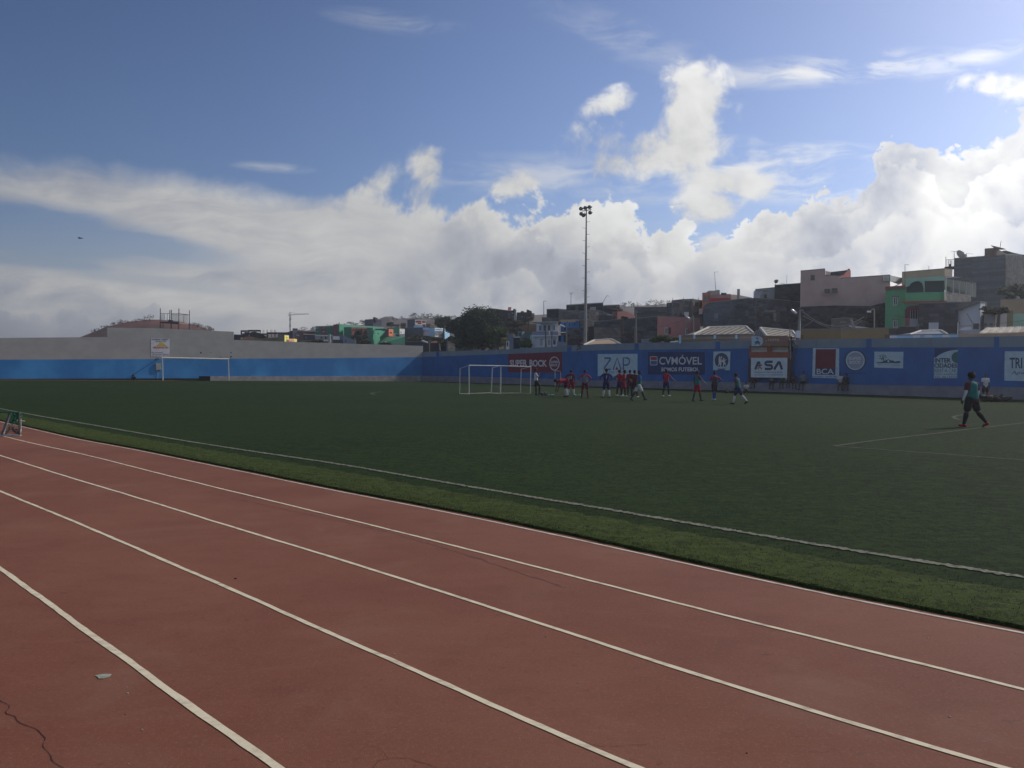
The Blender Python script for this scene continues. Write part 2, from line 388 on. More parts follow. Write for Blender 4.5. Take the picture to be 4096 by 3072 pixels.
K1 = poly([(32, 1750), (154, 1779.6), (331, 1815.8), (703, 1911), (1075, 2000), (1400, 2082), (1631, 2134), (1961, 2221), (2292, 2303.6), (2700, 2412.8), (3013, 2493.8), (3427, 2593), (3758, 2671.6), (4096, 2758)], 46, 14, dfar)
K2 = poly([(0, 1822), (248, 1901), (579, 1999), (827, 2078), (1400, 2250), (1631, 2322), (1961, 2432), (2292, 2538), (2700, 2671), (2931, 2745), (3427, 2903), (3758, 3002), (4006, 3072)], 46, 12, dfar)
K3 = poly([(0, 1966), (248, 2065), (579, 2208), (827, 2314), (951, 2369), (1400, 2568), (1548, 2634), (1796, 2742), (2044, 2857), (2292, 2969), (2540, 3072)], 40, 10, dfar)
K4 = poly([(0, 2271), (165, 2394), (331, 2514), (496, 2634), (661, 2754), (827, 2868), (992, 2990), (1108, 3072)], 35, 8, dfar)
TL = poly([(83, 1656), (198, 1677.4), (356, 1704), (744, 1772.8), (1075, 1825), (1400, 1872), (1631, 1916), (1961, 1973), (2292, 2029), (2700, 2098), (2931, 2140), (3261, 2196), (3592, 2252), (4096, 2330)], 46, 14, dfar)

# running track sheet
def sheet(name, matr, x0, x1, y0, y1, step, zoff):
    mb = MB(); nx = int((x1-x0)/step)+1; ny = int((y1-y0)/step)+1
    mb.v = [Vector((x0+i*step, y0+j*step, gz(x0+i*step, y0+j*step)+zoff)) for j in range(ny) for i in range(nx)]
    mb.f = [(j*nx+i, j*nx+i+1, (j+1)*nx+i+1, (j+1)*nx+i) for j in range(ny-1) for i in range(nx-1)]
    return part(name, mb, matr, fix=False)
tag(sheet('running_track', M_track, -62, 34, -12, 74, 1.0, 0.0), kind='structure')

def ribbon(name, w, width, matr, zoff, jag=0.0, step=.12, side=0.0, wob=0.0, thick=0):
    w = resample(smooth(resample(w, .8), 2), step); mb = MB(); n = len(w); L = []; R = []
    for i, p in enumerate(w):
        t = (w[min(n-1, i+1)]-w[max(0, i-1)]).normalized(); s = Vector((-t.y, t.x, 0))
        near = 1 if p.length < 40 else .4
        ww = wob*(mnoise.noise(p*1.3)+.5*mnoise.noise(p*4)) 
        a = width/2+jag*near*random.uniform(-1, 1); b = width/2+jag*near*random.uniform(-1, 1)
        for k, (q_, lst) in enumerate(((p+s*(side+ww+a), L), (p+s*(side+ww-b), R))):
            lst.append(Vector((q_.x, q_.y, gz(q_.x, q_.y)+zoff)))
    mb.v = L+R; mb.f = [(i, i+1, n+i+1, n+i) for i in range(n-1)]
    if thick:
        k = len(mb.v); mb.v += [v-Vector((0, 0, thick)) for v in L+R]
        mb.f += [(k+i, i, i+1, k+i+1) for i in range(n-1)]+[(n+i, k+n+i, k+n+i+1, n+i+1) for i in range(n-1)]
    return tag(part(name, mb, matr), kind='structure')
ribbon('lane_line', K1, .040, M_line, .004, .0025, wob=.006)
ribbon('lane_line', K2, .042, M_line, .004, .0025, wob=.006)
ribbon('lane_line', K3, .042, M_line, .004, .003, wob=.007)
ribbon('lane_line', K4, .047, M_line, .004, .003, wob=.006)
ribbon('kerb_line', EDGE, .036, M_kerb, .005, .003, side=.0, thick=.004)


# turf slab
def turf_rows(edge, name, matr):
    e = resample(smooth(resample(edge, .8), 1), .12)
    mb = MB(); cols = 44; n = len(e)
    for i, p in enumerate(e):
        pj = p + nW*.10 + nW*random.uniform(-.015, .015)
        D = cW+.2-nW.dot(pj)
        pw = pj + nW*D
        for j in range(cols):
            s = (j/(cols-1))**1.5; r_ = pj.lerp(pw, s)
            z = gz(r_.x, r_.y)+TZ
            if j == 0: z -= .015+random.uniform(0, .02)
            mb.v.append(Vector((r_.x, r_.y, z)))
        r_ = pj - nW*random.uniform(0, .02); mb.v.append(Vector((r_.x, r_.y, gz(r_.x, r_.y)-.01)))
    c = cols+1
    for i in range(n-1):
        for j in range(cols-1): mb.f.append((i*c+j, i*c+j+1, (i+1)*c+j+1, (i+1)*c+j))
        mb.f.append((i*c, (i+1)*c, (i+1)*c+cols, i*c+cols))
    return tag(part(name, mb, matr, smooth=True), kind='structure')
turf_rows(EDGE, 'artificial_turf', M_turf)
# lighter border strip between turf edge and touchline
def border():
    e = resample(smooth(resample(EDGE, .8), 1), .12); t = resample(smooth(resample(TL, .8), 2), .12)
    mb = MB(); cols = 9; tt = t; 
    import bisect
    tv = sorted([(dW.dot(p), nW.dot(p)) for p in tt])
    ks = [a[0] for a in tv]
    def tn(v):
        i = min(max(1, bisect.bisect(ks, v)), len(tv)-1); a, b = tv[i-1], tv[i]
        f = (v-a[0])/max(1e-6, b[0]-a[0]); return a[1]+(b[1]-a[1])*max(0, min(1, f))
    rows = 0
    for p in e:
        p0 = p+nW*.115; v = dW.dot(p0)
        if v > vL-1: continue
        D = tn(v)-nW.dot(p0)
        for j in range(cols):
            s = j/(cols-1); r_ = p0+nW*(D*.66*s + (random.uniform(-.09, .07) if j == cols-1 else 0))
            z = gz(r_.x, r_.y)+TZ+.004-(.02 if j == 0 else 0)
            mb.v.append(Vector((r_.x, r_.y, z)))
        rows += 1
    mb.f = [(i*cols+j, i*cols+j+1, (i+1)*cols+j+1, (i+1)*cols+j) for i in range(rows-1) for j in range(cols-1)]
    return tag(part('turf_border_strip', mb, M_border, smooth=True), kind='structure')
border()
ribbon('touchline', TL, .10, M_tline, TZ+.009, .026, step=.03)
# worn lines of the penalty area, corner arc and D
def tline(name, pts, wd=.10): return ribbon(name, [xy(GT(*p)) for p in pts], wd, M_dim, TZ+.009, .02, step=.06)
tline('penalty_area_line', [(3336, 1785), (3500, 1762), (3771, 1731), (3988, 1704), (4096, 1692), (4300, 1668)])
tline('penalty_area_line', [(3336, 1785), (3500, 1797.5), (3771, 1816.5), (4094, 1841), (4500, 1872)])
tline('corner_arc', [(3855, 1659), (3815, 1664), (3801, 1668.6), (3812, 1673), (3839, 1679)], .12)
tline('centre_circle_line', [(1529, 1567.5), (1490, 1569.5), (1475, 1572.5), (1482, 1576), (1500, 1579)], .25)

# blades along the near turf edge
def blades():
    mb = MB(); e = [p for p in resample(smooth(resample(EDGE, .8), 1), .05)]
    for p in e:
        dist = p.length
        if p.y < 3 or dist > 34 or abs(p.x/p.y) > .75: continue
        nb = 20 if dist < 14 else (11 if dist < 22 else 6)
        for _ in range(nb):
            s = random.random()**2.2*1.35
            b = p+nW*(.085+s)+dW*random.uniform(-.03, .03); z = gz(b.x, b.y)+TZ-(.02 if s < .05 else 0)
            h = random.uniform(.012, .032); a = random.uniform(0, 6.28); wv = Vector((math.cos(a), math.sin(a), 0))*random.uniform(.003, .006)
            ln = Vector((random.uniform(-1, 1), random.uniform(-1, 1), 0))*h*.6
            k = len(mb.v); B0 = Vector((b.x, b.y, z))
            mb.v += [B0-wv, B0+wv, B0+ln+Vector((0, 0, h))]; mb.f.append((k, k+1, k+2))
    o = part('turf_fibres', mb, mat('turf_fibre', (.040, .060, .014), (.068, .088, .026), 30, .6, trans=.3), fix=False)
    tag(o, kind='stuff', label='short green artificial grass fibres along the turf edge', cat='grass')
blades()

# cracks, debris
M_crack = mat('crack', (.055, .024, .019))
def zz(zx, zy, ox): return (ox+zx/1.2093, 1700+zy/1.2093)
def crack(pts, wd):
    w = resample([xy(G(*p)) for p in pts], .035); w = [p+Vector((mnoise.noise(p*9), mnoise.noise(p*9+Vector((5, 5, 5))), 0))*.03 for p in w]
    mb = MB(); n = len(w); L = []; R = []
    for i, p in enumerate(w):
        t = (w[min(n-1, i+1)]-w[max(0, i-1)]).normalized(); s = Vector((-t.y, t.x, 0)); a = wd*random.uniform(.3, 1)
        L.append(p+s*a+Vector((0, 0, .0025))); R.append(p-s*a+Vector((0, 0, .0025)))
    mb.v = L+R; mb.f = [(i, i+1, n+i+1, n+i) for i in range(n-1)]
    tag(part('surface_crack', mb, M_crack), kind='structure')
crack([zz(-20, 1300, 0), zz(10, 1328, 0), zz(40, 1385, 0), zz(105, 1440, 0), zz(130, 1465, 0), zz(190, 1480, 0), zz(218, 1510, 0), zz(215, 1560, 0), zz(245, 1600, 0), zz(300, 1659, 0), zz(320, 1700, 0)], .0028)
crack([zz(225, 1659, 1300), zz(270, 1625, 1300), zz(330, 1608, 1300), zz(400, 1615, 1300), zz(450, 1630, 1300), zz(520, 1659, 1300), zz(560, 1690, 1300)], .0017)
crack([zz(1130, 1512, 1300), zz(1230, 1530, 1300), zz(1350, 1560, 1300), zz(1450, 1550, 1300), zz(1570, 1545, 1300)], .0014)
crack([zz(240, 1545, 1300), zz(290, 1580, 1300), zz(310, 1610, 1300)], .0012)
crack([zz(700, 1575, 2600), zz(740, 1585, 2600), zz(860, 1583, 2600)], .0012)
# long faint tyre scuff
M_scuff = mat('scuff', (.10, .04, .034), (.19, .075, .055), 9, .85, contrast=(.3, .6))
ribbon('scuff_mark', [xy(G(*p)) for p in [(820, 1965), (1120, 2040), (1400, 2085), (1560, 2125), (1760, 2185), (1960, 2245), (2110, 2300), (2260, 2350)]], .028, M_scuff, .002, .012)
def flat(name, label, cat, pts, matr, th=.0012, zoff=.002, group=None):
    mb = MB(); w = [G(*p) for p in pts]; c = sum(w, Vector())/len(w)
    mb.prism([(v.x, v.y) for v in w], c.z+zoff, [c.z+zoff+th+random.uniform(0, .0025) for _ in w])
    o = part(name, mb, matr); recentre(o); return tag(o, label, cat, group)
M_scrap = mat('scrap_paper', (.33, .34, .28), (.22, .23, .18), 20, .9)
flat('paper_scrap', 'torn grey green scrap of paper lying on the red track at lower left', 'litter',
     [zz(456, 1214, 0), zz(480, 1208, 0), zz(515, 1206, 0), zz(540, 1207, 0), zz(530, 1220, 0), zz(500, 1229, 0), zz(478, 1230, 0), zz(470, 1219, 0)], M_scrap)
M_peb = mat('pebble_grey', (.35, .31, .27))
peb = [(zz(617, 1299, 0), 9, 'small pale stone on the track beside the torn paper scrap'), (zz(613, 1269, 0), 5, 'tiny pale chip just beyond the small pale stone on the track'),
       (zz(688, 1475, 0), 8, 'small grey stone on the track near the lowest lane line'), (zz(606, 1402, 0), 5, 'tiny dark speck of gravel left of the lowest lane line'),
       (zz(622, 1640, 0), 6, 'pale pebble at the bottom edge of the red track'), (zz(1140, 744, 0), 9, 'flat dark chip between the second and third lane lines from the left'),
       (zz(337, 1108, 1300), 7, 'pale pebble just above the third lane line'), (zz(1226, 1248, 1300), 8, 'pale ring shaped pebble in the middle of the wide lane'),
       (zz(1067, 1026, 1300), 5, 'tiny black speck beside the second lane line'), (zz(469, 1588, 2600), 7, 'round black pebble near the bottom right of the track'),
       (zz(1345, 1031, 2600), 6, 'pale pebble between the kerb and the first lane line'), (zz(1450, 1413, 2600), 9, 'pale flattened pebble in the lane at far right')]
for (p, r, lab) in peb:
    c = G(*p); rr = r*.5*c.y/F
    mb = MB(); mb.caps(c+Vector((-rr*.5, 0, rr*.3)), c+Vector((rr*.5, 0, rr*.3)), rr*.8, rr*.6, n=8, k=2)
    o = part('pebble', mb, M_crack if 'dark' in lab or 'black' in lab else M_peb, smooth=True); recentre(o); tag(o, lab, 'stone', 'pebbles on the running track')

# ================================================================ WALLS
ledge_p = Cc.copy(); ledge_n = -nW            # front plane of the bench along the right wall
wall_p = Cc+nW*.6
M_blue = mat('wall_blue_paint', (.028, .118, .33), (.020, .088, .26), 1.1, .8, .15, 8, contrast=(.3, .7), stretch=(1, 1, .7))
M_blueL = mat('wall_blue_paint_lit', (.028, .155, .38), (.05, .24, .50), .35, .8, .15, 8, contrast=(.35, .7), stretch=(1, 1, .7))  # lighter copy of the wall blue, with the sun put into the colour
M_grey = mat('wall_grey_render', (.30, .295, .285), (.335, .33, .315), .8, .92, .2, 9, stretch=(1, 1, 1.6))
M_band = mat('wall_upper_band', (.15, .20, .25), (.19, .235, .28), .8, .9, .15, 8)
M_ledge = mat('ledge_concrete', (.15, .155, .19), (.20, .20, .225), 1.4, .92, .2, 12)
M_ledgeL = mat('ledge_concrete_pale', (.30, .295, .285), (.22, .215, .21), 1.8, .92, .2, 12)
M_dark = mat('dark_gutter', (.02, .021, .02))
def wall_strip(name, matr, parent, pl, n, rows, thick, back=None):
    """rows: list of (px, ytop, ybot) measured on the wall's face"""
    mb = MB(); k = len(rows); nb = -n*thick
    for (px, a, b) in rows:
        A = plane_hit(px, a, pl, n); B = plane_hit(px, b, pl, n); mb.v += [A, B, A+nb, B+nb]
    for i in range(k-1):
        a, b = i*4, i*4+4
        mb.f += [(a, b, b+1, a+1), (a+2, a+3, b+3, b+2), (a, a+2, b+2, b), (a+1, b+1, b+3, a+3)]
    mb.f += [(0, 1, 3, 2), (4*k-4, 4*k-2, 4*k-1, 4*k-3)]
    return part(name, mb, matr, parent)
c0 = G(1672, 1526)
RW = thing('stadium_wall', 'long blue perimeter wall with painted adverts behind the far touchline', 'wall', wall_p)
rp = [1660, 2000, 2400, 2800, 3100, 3500, 3800, 4096, 4700]
rtop = [1408.5, 1399, 1375.5, 1367, 1360, 1354, 1349, 1343.5, 1333]
rmid = [1429, 1417, 1401, 1396, 1393, 1389.5, 1389, 1388, 1388]
rlow = [1503, 1509.5, 1522.5, 1526, 1531.5, 1540.5, 1545, 1549.5, 1562]
rbase = [1529, 1541, 1556, 1569, 1577, 1587, 1597, 1606, 1626]
wall_strip('upper_band', M_band, RW, wall_p, -nW, list(zip(rp, rtop, rmid)), .3)
wall_strip('painted_wall', M_blue, RW, wall_p, -nW, list(zip(rp, rmid, rlow)), .28)
# bench along the wall foot
mb = MB(); cols_ = []
for px, a, b in zip(rp, rlow, rbase):
    A = plane_hit(px, a, wall_p, -nW); b0 = plane_hit(px, b, ledge_p, -nW)
    zt = A.z; F_ = plane_hit(px, 1500, ledge_p, -nW); W_ = plane_hit(px, 1500, wall_p+nW*.1, -nW)
    cols_.append((Vector((F_.x, F_.y, zt)), Vector((F_.x, F_.y, gz(F_.x, F_.y)-.2)), Vector((W_.x, W_.y, zt)), Vector((W_.x, W_.y, -.5))))
for c in cols_: mb.v += list(c)
for i in range(len(cols_)-1):
    a, b = 4*i, 4*i+4; mb.f += [(a, b, b+1, a+1), (a, a+2, b+2, b)]
part('bench_ledge', mb, M_ledge, RW)
for x0, x1 in ((1745, 1756), (2072, 2078), (2268, 2284), (2408, 2414), (2538, 2554), (2704, 2709), (2862, 2878), (3260, 3264), (3465, 3484), (3726, 3732), (3976, 3996)):
    def yt(x, tab):
        for i in range(len(rp)-1):
            if rp[i] <= x <= rp[i+1]: return tab[i]+(tab[i+1]-tab[i])*(x-rp[i])/(rp[i+1]-rp[i])
    wall_strip('wall_pier', M_blue if x1-x0 > 8 else M_band, RW, wall_p-nW*.04, -nW, [(x, yt(x, rtop)+1.5, yt(x, rmid)) for x in (x0, x1)], .05)
# left (goal end) wall, perpendicular to the other
lw_n = -dW; lw_p = Cc+nW*.6+dW*.0
LW = thing('stadium_wall', 'pale grey and blue stepped wall behind the far left goal', 'wall', lw_p)
lp = [-700, 0, 429.9, 430, 640, 934.9, 935, 1300, 1640, 1692]
ltop = [1359, 1352, 1348, 1310, 1313.5, 1327, 1359.5, 1371.5, 1382, 1383.5]
lmid = [1440, 1438.7, 1437, 1437, 1436, 1435, 1435, 1433, 1429, 1428.2]
llow = [1520, 1517, 1516, 1516, 1514, 1512, 1511, 1507, 1503, 1502.5]
wall_strip('rendered_wall', M_grey, LW, lw_p, lw_n, list(zip(lp, ltop, lmid)), .3)
wall_strip('painted_wall', M_blueL, LW, lw_p, lw_n, list(zip(lp, lmid, [y+22 for y in llow])), .28)
# pale bench in front of its right part
fp = lw_p-dW*.55
def lad(px, yt_, yb): return plane_hit(px, yt_, fp, lw_n), plane_hit(px, yb, fp, lw_n)
mb = MB(); rows = [(841, 1505, 1532), (1200, 1506, 1534), (1450, 1505, 1536), (1690, 1503, 1538)]
for px, a, b in rows:
    A, B = lad(px, a, b); bk = dW*.5; mb.v += [A, B, A+bk, B+bk]
for i in range(3):
    a, b = 4*i, 4*i+4; mb.f += [(a, b, b+1, a+1), (a, a+2, b+2, b)]
mb.f += [(0, 1, 3, 2)]
part('bench_ledge', mb, M_ledgeL, LW)
mb = MB(); A = lad(803, 1505, 1530); Bq = lad(841, 1505, 1530)
mb.prism([(Bq[0].x, Bq[0].y), (A[0]+dW*.5).to_2d(), (Bq[0]+dW*.5).to_2d()], -.3, Bq[0].z)
part('bench_end', mb, M_dark, LW)
mb = MB()
A = plane_hit(-600, 1518, lw_p-dW*.12, lw_n); B = plane_hit(810, 1513, lw_p-dW*.12, lw_n)
mb.box((A.x, A.y, A.z-.8), Vector((B.x-A.x, B.y-A.y, B.z-A.z)), dW*.1, (0, 0, .8)); part('kerb_plinth', mb, M_dark, LW)
# small holes and drips in the render
def disc(mb, c, u, w, ru, rw, n=10, jag=0):
    k = len(mb.v); mb.v += [c+u*math.cos(2*math.pi*i/n)*ru*(1+random.uniform(-jag, jag))+w*math.sin(2*math.pi*i/n)*rw*(1+random.uniform(-jag, jag)) for i in range(n)]; mb.f.append(tuple(range(k, k+n)))
zup = Vector((0, 0, 1))
for (px, py, r) in ((803.6, 1411, 3), (882, 1427.5, 1.6), (924, 1411, 2.2), (924, 1427, 3.0), (762.6, 1430, 1.8), (843, 1410, 1.4)):
    c = plane_hit(px, py, lw_p+lw_n*.006, lw_n); mb = MB(); disc(mb, c, nW, zup, r*c.y/F*1.2, r*c.y/F, jag=.3); part('wall_hole', mb, M_dark, LW)
# ================================================================ SIGNS ON THE WALLS
class Face:
    def __init__(s, p, n): s.p = p; s.n = n
    def at(s, px, py, off=0.0): return plane_hit(px, py, s.p+s.n*off, s.n)
FR = Face(wall_p, -nW); FL = Face(lw_p, lw_n)
M_white = mat('sign_white', (.75, .80, .80), (.62, .67, .69), 2, .7)
M_lt = mat('letter_grey_white', (.58, .59, .60), (.47, .48, .50), 6, .8)
M_maroon = mat('sign_maroon', (.17, .018, .038), (.13, .014, .03), 2, .8)
M_navy = mat('sign_navy', (.012, .030, .105), (.016, .038, .13), 2, .8)
M_ink = mat('ink_dark_blue', (.03, .05, .09), (.05, .07, .11), 6)
M_zap = mat('ink_zap_blue', (.045, .13, .30), (.04, .11, .26), 6)
M_redp = mat('ink_red', (.40, .03, .04), (.30, .025, .03), 8)
M_teal = mat('ink_green', (.03, .13, .11)); M_yel = mat('ink_yellow', (.50, .42, .06), (.42, .35, .08), 9)
M_pbl = mat('sign_pale_blue', (.44, .56, .62), (.36, .47, .53), 3); M_lgrey = mat('sign_grey_disc', (.30, .33, .40), (.24, .27, .34), 12)
M_black = mat('ink_black', (.03, .032, .04))
def poly_on(name, face, pts, matr, root, off, thick=0):
    mb = MB(); n = len(pts); f = [face.at(x, y, off) for x, y in pts]; mb.v = f; mb.f = [tuple(range(n))]
    if thick:
        mb.v = f+[v-face.n*thick for v in f]; mb.f += [tuple(range(2*n-1, n-1, -1))]+[(i, i+n, (i+1) % n+n, (i+1) % n) for i in range(n)]
    return part(name, mb, matr, root)
def sign(label, face, pts, matr, cat='advert', group='adverts on the blue wall', th=.03, nm='advert_panel', pname='panel'):
    base = face.at(sum(p[0] for p in pts)/len(pts), max(p[1] for p in pts), 0)
    r = thing(nm, label, cat, base, group)
    poly_on(pname, face, pts, matr, r, th+.004, th)
    return r
def text_mesh(s, bold=0.0, font_shear=0.0):
    cu = bpy.data.curves.new('t', 'FONT'); cu.body = s; cu.offset = bold; cu.shear = font_shear; cu.resolution_u = 3
    ob = bpy.data.objects.new('t', cu); S.collection.objects.link(ob)
    dg = bpy.context.evaluated_depsgraph_get(); dg.update(); me = ob.evaluated_get(dg).to_mesh()
    vs = [v.co.copy() for v in me.vertices]; fs = [tuple(p.vertices) for p in me.polygons]
    ob.evaluated_get(dg).to_mesh_clear(); bpy.data.objects.remove(ob); bpy.data.curves.remove(cu)
    x0 = min(v.x for v in vs); x1 = max(v.x for v in vs); y0 = min(v.y for v in vs); y1 = max(v.y for v in vs)
    return [((v.x-x0)/(x1-x0), (v.y-y0)/(y1-y0)) for v in vs], fs
def text_on(root, face, s, rect, matr, off=.042, bold=.02, name='lettering', shear=0.0):
    """rect: left px, top y at left, top y at right, right px, bottom y at left, bottom y at right"""
    xl, tl, tr_, xr, bl, br = rect; uv, fs = text_mesh(s, bold, shear); mb = MB()
    a, b = face.at(xl, tl, off), face.at(xr, tr_, off); c, d = face.at(xl, bl, off), face.at(xr, br, off)
    mb.v = [(c.lerp(d, u)).lerp(a.lerp(b, u), v) for u, v in uv]; mb.f = fs
    return part(name, mb, matr, root, fix=False)
def ring_pts(cx, cy, rx, ry, n=28, a0=0, a1=360): return [(cx+rx*math.cos(rad(a0+(a1-a0)*i/n)), cy+ry*math.sin(rad(a0+(a1-a0)*i/n))) for i in range(n+(0 if a1-a0 == 360 else 1))]
def ring_on(name, face, cx, cy, rx, ry, wd, matr, root, off, n=32):
    mb = MB(); o = ring_pts(cx, cy, rx, ry, n); i_ = ring_pts(cx, cy, rx-wd, ry-wd, n)
    mb.v = [face.at(x, y, off) for x, y in o]+[face.at(x, y, off) for x, y in i_]
    mb.f = [(i, (i+1) % n, (i+1) % n+n, i+n) for i in range(n)]; return part(name, mb, matr, root)
def z4(x, y): return (1800+x/3.16, 1150+y/3.16)
def z5(x, y): return (2400+x/2.766, 1050+y/2.766)
def zB(x, y): return (2980+x/4.424, 1340+y/4.424)
def z7(x, y): return (3500+x/2.371, 950+y/2.371)
# 1 red beer advert
r = sign('dark red advert reading SUPER BOCK behind the pair of portable goals', FR, [(2032.6, 1416), (2248, 1408), (2248, 1491.5), (2032.6, 1488)], M_maroon)
text_on(r, FR, 'SUPER', (z4(755, 0)[0], 1439.5, 1438.5, z4(975, 0)[0], 1466.5, 1466.5), M_lt, bold=.03)
text_on(r, FR, 'BOCK', (z4(1005, 0)[0], 1438.5, 1440, z4(1225, 0)[0], 1466.5, 1467), M_lt, bold=.03)
ring_on('emblem_ring', FR, z4(1320, 0)[0], 1454, 20.5, 28, 3.5, M_lt, r, .042)
text_on(r, FR, 'SUPER', (z4(1276, 0)[0], 1443, 1443, z4(1366, 0)[0], 1453, 1453), M_lt, bold=.03)
text_on(r, FR, 'BOCK', (z4(1276, 0)[0], 1456, 1456, z4(1362, 0)[0], 1465.5, 1465.5), M_lt, bold=.03)
# 2 ZAP
r = sign('pale blue advert reading ZAP in thin blue letters', FR, [(2391, 1416.5), (2549.5, 1415), (2549.5, 1506.5), (2391, 1504)], M_pbl)
def stroke(name, face, pts, wd, matr, root, off=.042):
    mb = MB(); ps = [face.at(x, y, off) for x, y in pts]; n = len(ps); nn = face.n; L = []; R = []
    for i in range(n):
        t = (ps[min(n-1, i+1)]-ps[max(0, i-1)]).normalized(); s_ = nn.cross(t).normalized()*wd/2; L.append(ps[i]+s_); R.append(ps[i]-s_)
    mb.v = L+R; mb.f = [(i, i+1, n+i+1, n+i) for i in range(n-1)]; return part(name, mb, matr, root)
def ll(*p): return [z5(*a) for a in p]
stroke('lettering', FR, ll((48, 1058), (116, 1058), (118, 1066), (50, 1165), (48, 1178), (60, 1183), (118, 1183)), .16, M_zap, r)
stroke('lettering', FR, ll((145, 1186), (190, 1055), (233, 1186)), .16, M_zap, r)
stroke('lettering', FR, ll((258, 1188), (258, 1056), (300, 1056), (322, 1066), (327, 1095), (320, 1120), (300, 1134), (262, 1134)), .16, M_zap, r)
poly_on('emblem', FR, ll((186, 1148), (203, 1180), (196, 1188), (174, 1188), (170, 1180)), M_redp, r, .043)
text_on(r, FR, 'É OUTRO', (z5(40, 0)[0], 1483, 1483, z5(160, 0)[0], 1494, 1494), M_zap, bold=0)
text_on(r, FR, 'MUNDO', (z5(185, 0)[0], 1483, 1483, z5(300, 0)[0], 1494, 1494), mat('ink_mauve', (.25, .09, .16)), bold=0)
# 3 CVMOVEL
r = sign('navy advert reading CVMÓVEL SOMOS FUTEBOL', FR, ll((530, 990), (1155, 988), (1158, 1240), (530, 1237)), M_navy)
text_on(r, FR, 'CVMÓVEL', (z5(655, 0)[0], *[z5(0, 1022)[1]]*2, z5(1128, 0)[0], *[z5(0, 1130)[1]]*2), M_lt, bold=.015)
text_on(r, FR, 'SOMOS FUTEBOL', (z5(678, 0)[0], *[z5(0, 1160)[1]]*2, z5(1098, 0)[0], *[z5(0, 1205)[1]]*2), M_lt, bold=.03)
def rrect(x0, y0, x1, y1, rr, n=4):
    out = []
    for cx, cy, a in ((x1-rr, y0+rr, -90), (x1-rr, y1-rr, 0), (x0+rr, y1-rr, 90), (x0+rr, y0+rr, 180)):
        out += [(cx+rr*math.cos(rad(a+90*i/n)), cy+rr*math.sin(rad(a+90*i/n))) for i in range(n+1)]
    return out
poly_on('emblem', FR, [z5(*p) for p in rrect(553, 1037, 636, 1138, 14)], M_lt, r, .042)
poly_on('emblem_top', FR, [z5(*p) for p in rrect(560, 1043, 630, 1080, 8)], M_redp, r, .045)
poly_on('emblem_bottom', FR, [z5(*p) for p in rrect(560, 1088, 630, 1131, 8)], M_zap, r, .045)
# 4 round emblem with two figures
def zE(x, y): return (2820+x/15.08, 1390+y/15.08)
r = sign('white square board with dark round emblem of two dancing figures', FR, [zE(*p) for p in ((510, 240), (1525, 235), (1490, 1370), (490, 1360))], M_pbl)
poly_on('emblem', FR, [zE(*p) for p in ring_pts(1000, 790, 415, 460, 28, -232, 52)], M_ink, r, .042)
figA = [(860, 480), (900, 560), (930, 660), (990, 720), (1000, 860), (985, 930), (990, 1010), (960, 1190), (920, 1190), (905, 1030), (880, 1020), (860, 1060), (750, 1160), (800, 1040), (830, 960), (820, 800), (825, 650)]
figB = [(1020, 725), (1110, 715), (1200, 725), (1330, 712), (1210, 800), (1190, 830), (1240, 960), (1270, 1115), (1230, 1090), (1180, 990), (1155, 1010), (1140, 1120), (1095, 1165), (1090, 1010), (1075, 860), (1010, 880)]
poly_on('emblem_figure', FR, [zE(*p) for p in figA], M_lt, r, .046); poly_on('emblem_figure', FR, [zE(*p) for p in figB], M_lt, r, .046)
poly_on('emblem_head', FR, [zE(*p) for p in ring_pts(985, 600, 52, 62, 12)], M_lt, r, .046); poly_on('emblem_head', FR, [zE(*p) for p in ring_pts(1138, 660, 40, 48, 12)], M_lt, r, .046)
poly_on('emblem_bar', FR, [zE(*p) for p in ((750, 1236), (1240, 1236), (1240, 1262), (750, 1262))], M_ink, r, .042)
poly_on('emblem_bar', FR, [zE(*p) for p in ((755, 1300), (1230, 1300), (1180, 1372), (820, 1372))], M_ink, r, .042)
# 5 BCA
r = sign('white advert with dark red square and BCA letters', FR, [zB(*p) for p in ((1203, 232), (1665, 235), (1660, 768), (1190, 755))], M_pbl)
poly_on('red_field', FR, [zB(*p) for p in ((1252, 250), (1610, 250), (1600, 590), (1243, 585))], M_maroon, r, .042)
poly_on('navy_field', FR, [zB(*p) for p in ((1243, 585), (1600, 590), (1598, 707), (1240, 702))], M_navy, r, .042)
text_on(r, FR, 'BCA', (zB(1268, 0)[0], *[zB(0, 597)[1]]*2, zB(1572, 0)[0], *[zB(0, 694)[1]]*2), M_lt, .046, bold=.015)
text_on(r, FR, 'NÔS BANCO, NA NÔS TERA', (zB(1198, 0)[0], zB(0, 718)[1], zB(0, 722)[1], zB(1640, 0)[0], zB(0, 750)[1], zB(0, 755)[1]), M_ink, bold=.01)
# 6 round bottle-cap advert
r = sign('round grey advert reading SUPER BOCK with dark rim', FR, ring_pts(3421, 1442, 42.5, 42, 36), M_black)
poly_on('rim', FR, ring_pts(3421, 1442, 38, 38.5, 36), M_pbl, r, .042); poly_on('disc', FR, ring_pts(3421, 1442.5, 32.5, 33, 36), M_lgrey, r, .045)
text_on(r, FR, 'SUPER', (3394, 1427, 1427, 3446, 1440, 1440), M_lt, .049, bold=.04); text_on(r, FR, 'BOCK', (3397, 1443, 1443, 3444, 1456, 1456), M_lt, .049, bold=.04)
text_on(r, FR, 'É VIDA É SABOR', (3379, 1490, 1490, 3464, 1496, 1496), M_navy, .04, bold=.01)
